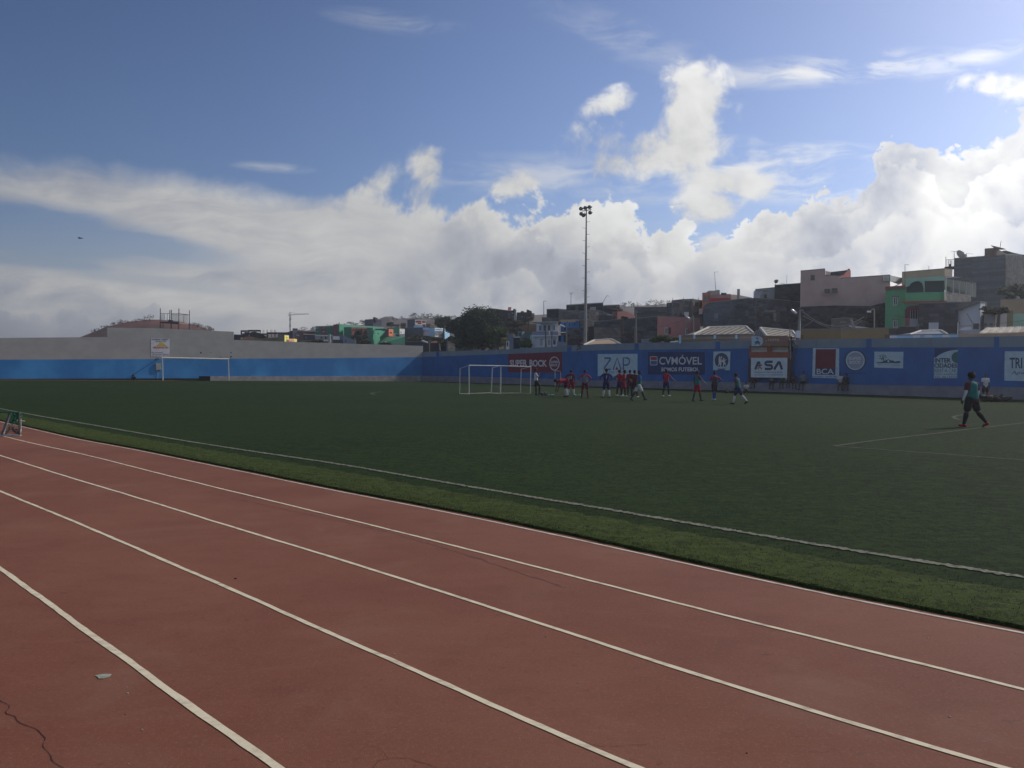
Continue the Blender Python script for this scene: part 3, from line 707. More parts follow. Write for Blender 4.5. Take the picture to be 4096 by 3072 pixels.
# 7 landscape board
r = sign('white rectangular board showing a dark tree and a long house', FR, [(3498, 1406.5), (3613, 1407), (3612, 1473.5), (3496.5, 1470)], M_pbl)
def zF(x, y): return (3360+x/7.9, 1380+y/7.9)
M_sketch = mat('sketch_green', (.10, .15, .15), (.18, .24, .24), 14)
poly_on('sketch_ground', FR, [zF(*p) for p in ((1155, 545), (1280, 540), (1370, 515), (1400, 495), (1480, 470), (1520, 450), (1600, 485), (1690, 490), (1730, 525), (1800, 510), (1900, 505), (1900, 575), (1600, 570), (1155, 577))], M_ink, r, .042)
poly_on('sketch_door', FR, [zF(*p) for p in ((1500, 490), (1525, 475), (1560, 495), (1555, 545), (1500, 545))], M_pbl, r, .045)
poly_on('sketch_trunk', FR, [zF(*p) for p in ((1368, 380), (1388, 380), (1392, 500), (1362, 505))], M_ink, r, .045)
mb = MB(); random.seed(3)
for _ in range(46):
    a = random.uniform(0, 6.28); d = random.random()**.5; cx, cy = 1345+130*d*math.cos(a), 390+85*d*math.sin(a); s_ = random.uniform(8, 26)
    pts = [zF(cx+s_*math.cos(t), cy+s_*.8*math.sin(t)) for t in (0, 1.3, 2.6, 3.9, 5.1)]
    k = len(mb.v); mb.v += [FR.at(x, y, .042+random.uniform(.001, .003)) for x, y in pts]; mb.f.append(tuple(range(k, k+5)))
part('sketch_crown', mb, M_sketch, r)
text_on(r, FR, 'PEDRA NOVA CASA EM CERIMONIAS', (zF(1190, 0)[0], zF(0, 610)[1], zF(0, 615)[1], zF(1890, 0)[0], zF(0, 640)[1], zF(0, 650)[1]), M_sketch, bold=0)
# 8 rent a car
def zI(x, y): return (3700+x/11.06, 1380+y/11.06)
r = sign('white painted advert INTER CIDADES RENT A CAR with a fin shaped top', FR, [zI(*p) for p in ((390, 1465), (400, 560), (470, 555), (640, 430), (850, 330), (1050, 265), (1250, 225), (1440, 215), (1465, 245), (1430, 290), (1290, 335),
         (1200, 420), (1165, 520), (1180, 640), (1240, 740), (1330, 790), (1430, 800), (1415, 1465))], M_pbl)
poly_on('shaded_field', FR, [zI(*p) for p in ((435, 150), (1430, 140), (1430, 205), (1230, 218), (1030, 258), (830, 322), (630, 420), (440, 560))], M_navy, r, .01)
poly_on('green_disc', FR, [zI(*p) for p in ((1345, 345), (1425, 330), (1430, 790), (1345, 780), (1260, 735), (1200, 640), (1185, 520), (1215, 425), (1300, 350))], M_teal, r, .02)
for s_, x0, y0, x1, y1, mm, bo in (('INTER', 428, 580, 1150, 780, M_ink, .04), ('CIDADES', 405, 812, 1425, 1008, M_ink, .04), ('RENT-A CAR', 405, 1042, 1400, 1215, M_sketch, .02),
                       ('MOV 9420834', 400, 1262, 1405, 1335, M_ink, .0), ('TEL 2613514', 405, 1372, 1405, 1450, M_ink, .0)):
    text_on(r, FR, s_, (zI(x0, 0)[0], *[zI(0, y0)[1]]*2, zI(x1, 0)[0], *[zI(0, y1)[1]]*2), mm, bold=bo)
# 9 TRI
r = sign('white advert beginning TRI at the right picture edge', FR, [(4019, 1405), (4330, 1407), (4326, 1530), (4017, 1522.5)], M_pbl)
text_on(r, FR, 'TRI', (z7(1276, 0)[0], *[z7(0, 1140)[1]]*2, z7(1396, 0)[0], *[z7(0, 1240)[1]]*2), M_ink, bold=.02)
text_on(r, FR, 'Agua', (z7(1296, 0)[0], *[z7(0, 1264)[1]]*2, z7(1420, 0)[0], *[z7(0, 1306)[1]]*2), M_ink, bold=0, shear=.3)
# 10 seafood sign on the left wall
def zS(x, y): return (580+x/10.37, 1340+y/10.37)
M_sw = mat('sign_offwhite', (.55, .55, .58), (.47, .47, .50), 3)
r = sign('white painted POUSADA ALMADA SEAFOOD sign on the grey wall', FL, [zS(*p) for p in ((245, 135), (1022, 155), (1015, 905), (500, 895), (250, 880))], M_sw, 'sign', None, .015, 'painted_sign')
poly_on('yellow_cone', FL, [zS(*p) for p in ((420, 470), (520, 410), (600, 320), (680, 300), (760, 330), (840, 410), (930, 470))], M_yel, r, .021)
for s_, x0, y0, x1, y1, mm, bo in (('POUSADA ALMADA', 280, 155, 980, 222, M_ink, .03), ('SEA VIEW POINT', 440, 248, 890, 296, M_ink, .02), ('SEAFOOD', 335, 482, 970, 565, M_redp, .04),
                       ('RESTAURANTE', 275, 705, 745, 752, M_ink, .02), ('ESPLANADA / PISCINA', 320, 780, 985, 822, M_ink, .02), ('TEL. 2613514 / 2611580', 280, 840, 990, 875, M_ink, .0)):
    text_on(r, FL, s_, (zS(x0, 0)[0], *[zS(0, y0)[1]]*2, zS(x1, 0)[0], *[zS(0, y1)[1]]*2), mm, .022, bold=bo)
# meter box + stub pipe + weed
c = FL.at(635, 1480, .0); r = thing('meter_box', 'small grey utility box fixed on the blue wall left of the goal', 'box', c)
mb = MB(); a, b = FL.at(624, 1480, .12), FL.at(645, 1480, .12); t_ = FL.at(624, 1452.5, .12); mb.box(a, b-a, dW*.12, (0, 0, t_.z-a.z)); part('casing', mb, mat('box_grey', (.33, .35, .33), (.25, .27, .25), 6), r)
mb = MB(); mb.box(FL.at(627, 1478, .126), FL.at(642, 1478, .126)-FL.at(627, 1478, .126), dW*.008, (0, 0, .35)); part('door', mb, mat('box_grey2', (.28, .30, .28)), r)
mb = MB(); mb.tube(FL.at(632, 1480, .03), FL.at(630, 1519, .03), .015); part('conduit', mb, M_pbl, r)
mb = MB(); mb.tube(FL.at(634, 1434.5, -.05), FL.at(623, 1436, .55), .055, .05); tag(recentre(part('drain_pipe', mb, M_black)), 'short black pipe sticking out of the wall above the utility box', 'pipe')

# ================================================================ COMMENTATOR BOX
M_or = mat('box_orange', (.30, .085, .045), (.24, .065, .04), 3); M_brown = mat('box_brown', (.05, .035, .04)); M_crm = mat('box_cream', (.60, .56, .47), (.50, .46, .40), 3)
M_ban = mat('banner_orange', (.27, .14, .085), (.23, .12, .075), 3)
FB = Face(wall_p-nW*.55, -nW)
r = thing('commentator_box', 'orange commentator box with two openings standing against the blue wall', 'booth', FB.at(3078, 1532))
def slab(name, pts, matr, root, th=.12, off=0.0): return poly_on(name, FB, [zB(*p) for p in pts], matr, root, off, th)
slab('lower_band', ((75, 300), (795, 303), (795, 410), (75, 408)), M_or, r)
slab('post', ((75, 203), (98, 203), (98, 300), (75, 300)), M_or, r); slab('post', ((388, 203), (457, 203), (457, 300), (388, 300)), M_or, r); slab('post', ((765, 203), (795, 203), (795, 303), (765, 303)), M_or, r)
slab('leg', ((62, 408), (100, 408), (98, 842), (60, 842)), M_brown, r, .3); slab('leg', ((755, 408), (795, 408), (795, 850), (757, 850)), M_brown, r, .3)
slab('back_panel', ((75, 203), (795, 203), (795, 303), (75, 303)), M_crm, r, .03, -.35)
mb = MB(); a = FB.at(*zB(75, 203)); b = FB.at(*zB(795, 203)); mb.box(a, b-a, nW*.55, (0, 0, .06)); part('roof', mb, M_or, r)
slab('opening_rail', ((98, 255), (388, 256), (388, 260), (98, 259)), M_brown, r, .02, -.1); slab('opening_rail', ((457, 252), (765, 246), (765, 251), (457, 257)), M_brown, r, .02, -.1)
rb = sign('brown banner reading UNITEL with round pale logo above the orange booth', FB, [zB(*p) for p in ((115, 18), (760, 12), (760, 198), (115, 200))], M_ban, 'banner', None, .03, 'banner')
poly_on('pale_field', FB, [zB(*p) for p in [(115, 18), (250, 20)]+[(245+75*math.sin(rad(a)), 108-85*math.cos(rad(a))) for a in range(10, 180, 17)]+[(240, 196), (118, 196)]], M_pbl, rb, .042)
poly_on('emblem_ball', FB, [zB(*p) for p in ring_pts(218, 62, 27, 24, 14)], mat('logo_mauve', (.22, .25, .36)), rb, .046)
poly_on('emblem_bar', FB, [zB(*p) for p in ((165, 122), (190, 118), (215, 100), (232, 100), (250, 120), (275, 130), (262, 142), (180, 138))], M_ink, rb, .046)
poly_on('emblem_bar', FB, [zB(*p) for p in ((165, 165), (180, 145), (260, 145), (275, 165), (262, 172), (220, 155), (175, 172))], M_zap, rb, .046)
poly_on('emblem_disc', FB, [zB(*p) for p in ring_pts(375, 97, 24, 28, 16)], M_ink, rb, .042)
stroke('lettering', FB, [zB(*p) for p in ((365, 85), (365, 105), (375, 112), (385, 105), (385, 92), (395, 88))], .035, M_lt, rb, .046)
text_on(rb, FB, 'UNITEL', (zB(415, 0)[0], *[zB(0, 68)[1]]*2, zB(622, 0)[0], *[zB(0, 106)[1]]*2), M_lt, bold=0)
M_pur = mat('logo_purple', (.14, .06, .22)); poly_on('emblem_spot', FB, [zB(*p) for p in ring_pts(672, 92, 26, 24, 12)], M_pur, rb, .042); poly_on('emblem_spot', FB, [zB(*p) for p in ring_pts(697, 90, 18, 20, 12)], M_pur, rb, .044)
text_on(rb, FB, 't+', (zB(656, 0)[0], *[zB(0, 80)[1]]*2, zB(706, 0)[0], *[zB(0, 106)[1]]*2), M_lt, .048, bold=0)
ra = sign('white board reading ASA below the orange booth', FB, [zB(*p) for p in ((105, 405), (748, 403), (742, 758), (104, 748))], mat('asa_white', (.56, .62, .65), (.46, .53, .57), 2), 'advert', None, .04)
def s2(pts, wd, mm=M_ink): stroke('lettering', FB, [zB(*p) for p in pts], wd, mm, ra, .052)
s2(((180, 612), (235, 475), (245, 475), (262, 520)), .18); s2(((225, 600), (262, 560), (300, 605)), .13, mat('asa_orange', (.35, .12, .06))); s2(((205, 552), (250, 540), (300, 530)), .10)
s2(((490, 474), (385, 474), (362, 490), (362, 515), (380, 532), (470, 540), (478, 560), (475, 590), (455, 600), (350, 600)), .19); s2(((515, 612), (597, 475), (608, 475), (655, 612)), .19)
text_on(ra, FB, 'Aeroportos e Segurança Aérea', (zB(162, 0)[0], *[zB(0, 643)[1]]*2, zB(664, 0)[0], *[zB(0, 673)[1]]*2), M_ink, .052, bold=.02)
text_on(ra, FB, 'AO SERVIÇO DO DESPORTO', (zB(165, 0)[0], *[zB(0, 692)[1]]*2, zB(670, 0)[0], *[zB(0, 722)[1]]*2), M_zap, .052, bold=0)

# ================================================================ GOALS
M_post = mat('goal_white', (.52, .52, .50), (.42, .42, .40), 9, .35, spec=.5); M_net = mat('net_green', (.02, .12, .07), rough=.8)
M_alu = mat('goal_metal', (.42, .42, .40), (.30, .29, .27), 14, .35, spec=.5)
def big_goal():
    yA = FL.at(651.5, 1500).y-3.2; yB = FL.at(915.5, 1500).y-2.6
    tA = P(649, 1431, yA); tB = P(913, 1436.5, yB); A = P(651.5, 1522.5, yA); B_ = P(915.5, 1521.5, yB)
    A.z = gz(A.x, A.y); B_.z = gz(B_.x, B_.y)
    r = thing('football_goal', 'white full size football goal without a net before the left wall', 'goal', (A+B_)/2, 'football goals')
    for a, t in ((A, tA), (B_, tB)):
        mb = MB(); mb.tube(a, t, .052, n=12); part('post', mb, M_post, r, smooth=False)
    mb = MB(); mb.tube(tA+(tA-tB).normalized()*.09, tB+(tB-tA).normalized()*.07, .075, n=12); part('crossbar', mb, M_post, r)
big_goal()
def portable(label, f0, f1, t0, t1, back, rw=.030):
    """front post feet px, crossbar px, back frame px: (top-left, foot-left, top-right, foot-right)"""
    A, B_ = GT(*f0), GT(*f1); tA, tB = P(*t0, A.y), P(*t1, B_.y)
    r = thing('portable_goal', label, 'goal', (A+B_)/2, 'football goals')
    for a, t in ((A, tA), (B_, tB)): part('post', MB().tube(a, t, rw, n=10), M_post, r)
    part('crossbar', MB().tube(tA, tB, rw*1.25, n=10), M_post, r)
    feet = []
    for (tp, ft, a, t) in back:
        bf = GT(*ft); bt = P(*tp, bf.y); feet.append(bf)
        part('back_upright', MB().path([t, bt, bf], rw*.6, 8), M_post, r)
        part('ground_rail', MB().tube(a+Vector((0, 0, .04)), bf+Vector((0, 0, .04)), rw*.5, n=8), M_alu, r)
    if len(feet) == 2: part('ground_bar', MB().tube(feet[0]+Vector((0, 0, .04)), feet[1]+Vector((0, 0, .04)), rw*.7, n=8), M_post, r)
    return r, A, B_, tA, tB
def zG(x, y): return (1820+x/6.9125, 1440+y/6.9125)
def mk_portable(label, f0, f1, t0, t1, bl, fl, br, fr, rail=True):
    f0, f1, t0, t1 = zG(*f0), zG(*f1), zG(*t0), zG(*t1)
    A, B_ = GT(*f0), GT(*f1)
    return portable(label, f0, f1, t0, t1, [(zG(*bl), zG(*fl), A, P(*t0, A.y)), (zG(*br), zG(*fr), B_, P(*t1, B_.y))])
mk_portable('left of the two white portable goals joined side by side on the pitch', (390, 950), (1250, 935), (385, 150), (1268, 162), (137, 235), (130, 935), (1030, 212), (995, 908))
mk_portable('right of the two white portable goals, with visible ground bar', (1262, 935), (2085, 930), (1272, 162), (2095, 190), (1042, 222), (1005, 918), (1828, 250), (1812, 914))
def zP(x, y): return (2100+x/7.373, 1420+y/7.373)
f0, f1, t0, t1 = zP(885, 905), zP(1060, 900), zP(888, 455), zP(1050, 490)
A, B_ = GT(*f0), GT(*f1)
portable('small white training goal standing side on near the round SUPER BOCK emblem', f0, f1, t0, t1, [], .04)
f0, f1 = zP(1440, 900), zP(1080, 905); A = G(*f0); 
r2 = thing('training_goal', 'thin grey training goal frame behind the player with number 15', 'goal', A, 'football goals')
part('post', MB().tube(A, P(*zP(1440, 460), A.y), .045), M_alu, r2); part('crossbar', MB().tube(P(*zP(1440, 455), A.y), P(*zP(1085, 450), A.y+.5), .025), M_alu, r2)
bk = G(*zP(1100, 905)); part('post', MB().tube(bk, P(*zP(1085, 450), bk.y), .02), M_alu, r2)
# small netted goal on the track at left
def zM(x, y): return (x/10.37, 1620+y/10.37)
bR = G(*zM(815, 1290)); bL = G(*zM(75, 1300)); bLL = G(-150, 1747); bk = G(*zM(860, 1085))
r = thing('mini_goal', 'small metal mini goal with green net lying across the track at the left edge', 'goal', bR, 'football goals')
bT = P(*zM(850, 560), bk.y); tR = P(*zM(790, 320), bR.y); tL = P(*zM(385, 345), bL.y+.25); 
M_dk = mat('goal_dark_metal', (.05, .05, .045), (.09, .09, .08), 10, .4, spec=.5)
z5c = Vector((0, 0, .04))
part('ground_bar', MB().box(bLL, bR-bLL, Vector((.02, .05, 0)), (0, 0, .045)), M_alu, r)
part('side_post', MB().tube(bR+z5c, tR, .022), M_dk, r); part('side_post', MB().tube(bL+z5c, tL, .024), M_dk, r)
part('edge_tube', MB().tube(bL+Vector((.05, -.01, .05)), tL+Vector((.05, -.01, 0)), .014), M_alu, r)
part('back_post', MB().tube(bk, P(*zM(850, 560), bk.y), .022), M_alu, r)
tLL = P(-150, 1640, bLL.y+.3)
part('crossbar', MB().path([tLL, tL+Vector((-.6, 0, .03)), tR], .022), M_net, r)
part('side_rail', MB().tube(bR+z5c, bk+z5c, .02), M_alu, r); part('side_rail', MB().tube(P(*zM(645, 625), bR.y+.1), P(*zM(1020, 670), bk.y+.8), .012), M_alu, r)
random.seed(5); mb = MB()
def netsheet(a, b, c, d, nu, nv, sag=.12, rr=.004):
    g = [[a.lerp(b, i/nu).lerp(d.lerp(c, i/nu), j/nv)+Vector((0, 0, -sag*math.sin(math.pi*i/nu)*math.sin(math.pi*j/nv)))+rnd3(.02) for i in range(nu+1)] for j in range(nv+1)]
    for j in range(nv+1):
        for i in range(nu+1):
            if i < nu: mb.tube(g[j][i], g[j][i+1], rr, n=3, caps=False)
            if j < nv: mb.tube(g[j][i], g[j+1][i], rr, n=3, caps=False)
bTL = bT+(tL-tR)
netsheet(tL, tR, bT, bTL, 12, 5, .05, .0025); netsheet(tR, bT, bk+z5c, bR+z5c, 5, 8, .0, .0025); netsheet(bTL, bT, bk+z5c, bk+(bL-bR)+z5c, 12, 8, .03, .0025)
part('net', mb, M_net, r, fix=False)
mb = MB()
for _ in range(10):
    c = tL.lerp(tR, random.uniform(0, 1)); mb.path([c+rnd3(.05), c+rnd3(.1)-Vector((0, 0, .1)), c+rnd3(.07)-Vector((0, 0, random.uniform(.05, .28)))], .012, 4)
for _ in range(6):
    mb.path([tR+rnd3(.03), tR+rnd3(.05)-Vector((.05, 0, .1)), tR+rnd3(.04)-Vector((.05, 0, random.uniform(.15, .3)))], .009, 4)
part('bundled_net', mb, M_net, r, fix=False)
mb = MB()
for pts in (((540, 930), (570, 1040), (640, 1130), (740, 1135)), ((440, 900), (400, 1020), (330, 1140), (250, 1215)), ((640, 1040), (700, 1030), (745, 1060)), ((690, 1140), (690, 1190))):
    mb.path([G(*zM(*p))+Vector((0, 0, .015)) for p in pts], .014, 5)
tag(recentre(part('loose_cord', mb, M_black)), 'tangled dark cord lying on the track inside the mini goal', 'cord')

# ================================================================ FLOODLIGHT
Yp = 77.0
M_conp = mat('pole_concrete', (.30, .29, .27), (.22, .21, .20), 3, .85, stretch=(1, 1, .3)); M_lamp = mat('lamp_dark', (.07, .075, .08), rough=.5)
b0 = P(2341, 1380, Yp); b0.z = -.4; t0 = P(2345.5, 838, Yp)
r = thing('floodlight_mast', 'tall tapered floodlight mast with six round lamps', 'floodlight', b0)
part('mast', MB().tube(b0, t0, .21, .055, 14), M_conp, r, smooth=False)
def zL(x, y): return P(2250+x/8.295, 780+y/8.295, Yp)
part('cross_arm', MB().tube(zL(650, 535), zL(960, 482), .04), M_lamp, r); part('cross_arm', MB().tube(zL(700, 625), zL(820, 618), .03), M_lamp, r)
lamps = [((610, 455), (690, 435), .17, 1), ((755, 430), (835, 408), .17, 1), ((893, 402), (980, 385), .17, 1), ((620, 625), (690, 610), .15, -1), ((695, 675), (770, 630), .15, -1), ((915, 585), (990, 568), .17, -1)]
for (c, tail, rr, sg) in lamps:
    a = zL(*c); e = zL(*tail)+Vector((0, .15, 0)); d = (e-a); mb = MB()
    f = a-d.normalized()*.02+Vector((0, -.08, 0))
    mb.caps(a, a+d*.25, .20, .17, n=14, k=3); mb.tube(a+d*.2, a+d*.75, .17, .09, 14); mb.tube(a+d*.7, e, .08, .06, 10)
    L = part('lamp_head', mb, M_lamp, r, smooth=True)
    part('bracket', MB().tube(f+(e-f)*.3, zL(tail[0]*.5+c[0]*.5, 520 if sg > 0 else 560), .015), M_lamp, r)
mb = MB()
for i in range(26):
    zf = .965-i*.035; c = b0.lerp(t0, zf); s_ = 1 if i % 2 else -1; rr = .21+(.055-.21)*zf
    mb.tube(c+Vector((s_*rr, 0, 0)), c+Vector((s_*(rr+.28), 0, .06)), .016, n=5)
part('climbing_steps', mb, M_lamp, r)
# ================================================================ TOWN BEHIND THE WALLS
random.seed(21)
Z['W'] = (3500, 950, 2.371); Z['V'] = (3000, 950, 2.37)
BK_DARK = blockmat('stone_dark', (.075, .080, .090), (.05, .052, .058), .5, .25, .55)
BK_BLUE = blockmat('stone_slate', (.105, .130, .155), (.08, .09, .10), .45, .22, .3)
BK_GREY = blockmat('block_grey', (.19, .19, .18), (.13, .13, .12), .42, .21, .25)
BK_BROWN = blockmat('block_brown', (.15, .14, .135), (.09, .085, .08), .4, .2, .35)
BK_BLACK = blockmat('stone_black', (.045, .048, .056), (.03, .031, .036), .45, .25, .6)
def pl(n, c, k=.85):
    c = tuple(min(.85, x*1.22) for x in c)
    return pl_(n, c, k)
def pl_(n, c, k): return mat('plaster_'+n, c, tuple(x*k for x in c), .8, .9, .15, 9, contrast=(.4, .7))
PL = {k: pl(k, c) for k, c in dict(pink=(.37, .27, .245), rose=(.36, .17, .16), salmon=(.62, .27, .22), white=(.46, .49, .53), offwhite=(.55, .56, .56), green=(.09, .30, .15), shadegreen=(.025, .13, .085),  # dark green: sea green with its shade put into the colour
      seagreen=(.065, .26, .165), maroon=(.17, .035, .045), dkmaroon=(.14, .03, .045), red=(.42, .05, .045), orange=(.50, .16, .07), ochre=(.22, .15, .07), beige=(.42, .31, .20), tan=(.30, .22, .15), cream=(.62, .56, .45),
      yellow=(.85, .64, .18), olive=(.16, .15, .085), blue=(.03, .16, .42), ltblue=(.28, .48, .66), slate=(.06, .065, .095), blgrey=(.16, .19, .24), teal=(.10, .18, .18), dark=(.03, .03, .036), brown=(.10, .07, .055),
      palegreen=(.22, .38, .30), brick=(.26, .08, .06), grey=(.26, .26, .255), navy=(.025, .028, .05)).items()}
M_glass = mat('window_dark', (.018, .02, .026), rough=.25, spec=.6); M_fr = mat('window_frame', (.55, .57, .58)); M_shut = mat('shutter_maroon', (.12, .035, .04))
M_tile = mat('roof_cap', (.62, .60, .55), (.50, .48, .43), 4)
def tilemat(n, c1, c2, per, ang):
    m = bpy.data.materials.new(n); m.use_nodes = True; t = m.node_tree; t.nodes.clear(); N = NT(t)
    tc = N.n('ShaderNodeTexCoord').outputs['Object']; mp = N.n('ShaderNodeMapping', {'Vector': tc, 'Rotation': (0, 0, rad(ang))}).outputs[0]
    wv = N.n('ShaderNodeTexWave', {'Vector': mp, 'Scale': per, 'Distortion': .4, 'Detail': 2.0}, wave_type='BANDS', bands_direction='X').outputs[1]
    col = N.mix(N.ss(wv, .3, .7), c1, c2); col = N.mix(N.m('MULTIPLY', N.ss(N.noise(tc, 2, 5), .5, .7), .5), col, tuple(x*.5 for x in c2))
    b = N.n('ShaderNodeBsdfPrincipled', {'Base Color': col, 'Roughness': .85}); N.t.links.new(N.n('ShaderNodeBump', {'Height': wv, 'Strength': .8, 'Distance': .08}).outputs[0], b.inputs['Normal'])
    N.n('ShaderNodeOutputMaterial', {0: b.outputs[0]}); return m
M_corr = tilemat('roof_corrugated', (.10, .088, .075), (.30, .27, .23), .75, 40)

class Bl: pass
def hdir(px):
    r = ray(px, 1454); r.z = 0; return r.normalized()
def bld(label, z, pts, ybot, matr, D=7, name='house', cat='house', group='houses of the town behind the wall', root=None, pname='wall', zb=None):
    T = [P(*q(z, x, y), d) for x, y, d in pts]
    zb_ = min(P(*q(z, pts[0][0], ybot), pts[0][2]).z, min(t.z for t in T)-.5) if zb is None else zb
    mid = q(z, (pts[0][0]+pts[-1][0])/2, 0)[0]; hd = hdir(mid)*D
    A, C = T[0]+hd, T[-1]+hd
    if root is None: root = thing(name, label, cat, Vector((T[0].x, T[0].y, zb_)), group)
    mb = MB(); n = len(T); k = n-1
    F_ = [Vector(t) for t in T]; Bk = [t+hd for t in T]; Fb = [Vector((t.x, t.y, zb_)) for t in T]; Bb = [v+hd for v in Fb]
    mb.v = F_+Bk+Fb+Bb
    for i in range(k): mb.f += [(i, i+1, 2*n+i+1, 2*n+i), (i, n+i, n+i+1, i+1), (n+i, 3*n+i, 3*n+i+1, n+i+1)]
    mb.f += [(0, 2*n, 3*n, n), (k, n+k, 3*n+k, 2*n+k)]
    o = part(pname, mb, matr, root)
    if pname == 'wall':
        cap = MB(); u3 = Vector((0, 0, .07)); tw = hd.normalized()*.25
        for i in range(k):
            if (T[i+1]-T[i]).to_2d().length < .4: continue
            A_, B2 = T[i]+Vector((0, 0, .003))-tw*.12, T[i+1]+Vector((0, 0, .003))-tw*.12
            cap.add([A_, B2, B2+tw, A_+tw, A_+u3, B2+u3, B2+tw+u3, A_+tw+u3], [(0, 1, 2, 3), (4, 7, 6, 5), (0, 4, 5, 1), (3, 2, 6, 7), (0, 3, 7, 4), (1, 5, 6, 2)])
        part('parapet_cap', cap, mat('cap_cement', (.20, .195, .19)), root)
    b = Bl(); b.root = root; b.T = T; b.z = z; b.o = o; return b
def face(b, i):
    A, B_ = b.T[i], b.T[i+1]; n = Vector((B_.y-A.y, -(B_.x-A.x), 0)).normalized()
    if n.dot(A-O) > 0: n = -n
    return Face(Vector((A.x, A.y, 0)), n)
def win(b, i, x0, y0, x1, y1, fr=None, pane=None, bars=1, name='window', z=None, fw=.07):
    f = face(b, i); z = z or b.z; pane = pane or M_glass
    c00, c10 = f.at(*q(z, x0, y1), .0), f.at(*q(z, x1, y1), .0); zt = f.at(*q(z, x0, y0)).z; h = zt-c00.z; u = Vector((c10.x-c00.x, c10.y-c00.y, 0))
    if fr is None:
        mb = MB(); mb.box(c00-f.n*.05, u, f.n*.065, (0, 0, h)); return part(name, mb, pane, b.root)
    ul = u.length; uu = u/ul; t = min(fw, ul*.14); mb = MB(); o = c00-f.n*.04; dz = f.n*.10
    for a, w_, bz, hh in ((0, ul, 0, t), (0, ul, h-t, t), (0, t, t, h-2*t), (ul-t, t, t, h-2*t)): mb.box(o+uu*a+Vector((0, 0, bz)), uu*w_, dz, (0, 0, hh))
    for k in range(bars):
        a = ul*(k+1)/(bars+1)-t*.35; mb.box(o+uu*a+Vector((0, 0, t)), uu*t*.7, dz*.9, (0, 0, h-2*t))
    fo = part(name, mb, fr, b.root)
    mb = MB(); mb.box(c00-f.n*.05+uu*t*.5+Vector((0, 0, t*.5)), uu*(ul-t), f.n*.07, (0, 0, h-t)); part('pane', mb, pane, fo); return fo
def slabp(b, name, z, pts, d, matr, th=.12, root=None):
    """flat upright piece whose face looks at the pitch, d metres away"""
    T = [P(*q(z, x, y), d if not hasattr(d, '__len__') else d[i]) for i, (x, y) in enumerate(pts)]
    mid = q(z, sum(p[0] for p in pts)/len(pts), 0)[0]; h = hdir(mid)*th; n = len(T)
    mb = MB(); mb.v = T+[t+h for t in T]; mb.f = [tuple(range(n)), tuple(range(2*n-1, n-1, -1))]+[(i, i+n, (i+1) % n+n, (i+1) % n) for i in range(n)]
    return part(name, mb, matr, (b.root if b is not None else root))
def pole_thing(label, cat, z, x0, y0, x1, y1, d, r0, r1, matr, name='utility_pole', extra=None, group='poles and aerials over the roofs'):
    a, b = P(*q(z, x0, y0), d), P(*q(z, x1, y1), d); r = thing(name, label, cat, a, group)
    part('pole' if name != 'antenna' else 'mast', MB().tube(a, b, r0, r1, 8), matr, r)
    for ex in (extra or []):
        part('arm', MB().path([P(*q(z, *p), d) for p in ex], r1*.8, 5), matr, r)
    return r
M_pole = mat('pole_grey', (.20, .19, .18)); M_ant = mat('aerial_metal', (.16, .16, .165))

# ---- hills and slopes
def hillmesh(name, z, prof, D, matr, base=-3, rough=.8, spread=.25, nx=60, kind='structure'):
    pr = [q(z, *p) for p in prof]; mb = MB(); rows = 12
    def yt(px):
        for a, b in zip(pr, pr[1:]):
            if a[0] <= px <= b[0]: return a[1]+(b[1]-a[1])*(px-a[0])/(b[0]-a[0])
        return pr[-1][1]
    for i in range(nx+1):
        px = pr[0][0]+(pr[-1][0]-pr[0][0])*i/nx; c = P(px, yt(px), D)
        for j in range(rows+1):
            s = j/rows*2-1; k = (1-abs(s))**.75 if s < 0 else math.cos(s*math.pi/2)
            y = D*(1+spread*s); xx = c.x*(1+spread*s*.9); zz_ = base+(c.z-base)*k*(1 if s <= 0 else .98)
            v = Vector((xx, y, zz_)); v.z += rough*(mnoise.noise(v*.06)+.5*mnoise.noise(v*.2))*(.35 if j == rows//2 else 1)*D/300
            mb.v.append(v)
    r_ = rows+1
    mb.f = [(i*r_+j, (i+1)*r_+j, (i+1)*r_+j+1, i*r_+j+1) for i in range(nx) for j in range(rows)]
    o = part(name, mb, matr, smooth=True)
    if kind: o['kind'] = kind
    return o, pr, yt
M_hillR = mat('hill_red_earth', (.15, .065, .05), (.075, .05, .04), .08, .95, stretch=(1, 1, 3)); M_hillF = mat('hill_far_scrub', (.15, .115, .10), (.085, .08, .065), .04, .95)
M_slope = mat('slope_scrub', (.10, .085, .055), (.05, .05, .03), .35, .95); M_sand = mat('slope_sand', (.34, .21, .14), (.22, .14, .095), .4, .95)
hillmesh('hill', 's', [(300, 1358), (330, 1345), (430, 1305), (520, 1285), (600, 1277), (650, 1279), (720, 1285), (790, 1302), (850, 1325), (900, 1345), (960, 1358)], 190, M_hillR)
hillmesh('hill', 's', [(930, 1342), (1000, 1338), (1100, 1334), (1180, 1330), (1250, 1318), (1300, 1320), (1450, 1300), (1500, 1283), (1530, 1268), (1560, 1264), (1590, 1276), (1640, 1272), (1700, 1270), (1760, 1275), (1860, 1278), (1960, 1275), (2050, 1270), (2090, 1262), (2200, 1256), (2300, 1266), (2400, 1300), (2460, 1330)], 340, M_hillF, spread=.2, rough=.5)
hillmesh('hill', 's', [(2300, 1310), (2400, 1262), (2480, 1228), (2560, 1222), (2650, 1216), (2750, 1214), (2900, 1235), (3050, 1270), (3200, 1330)], 300, M_hillF, spread=.2, rough=.5)
hillmesh('slope', '5', [(-620, 1100), (-400, 900), (-150, 560), (100, 480), (560, 560), (720, 590), (1140, 590), (1300, 640), (1700, 700)], 138, M_slope, base=-2, spread=.3, nx=90)
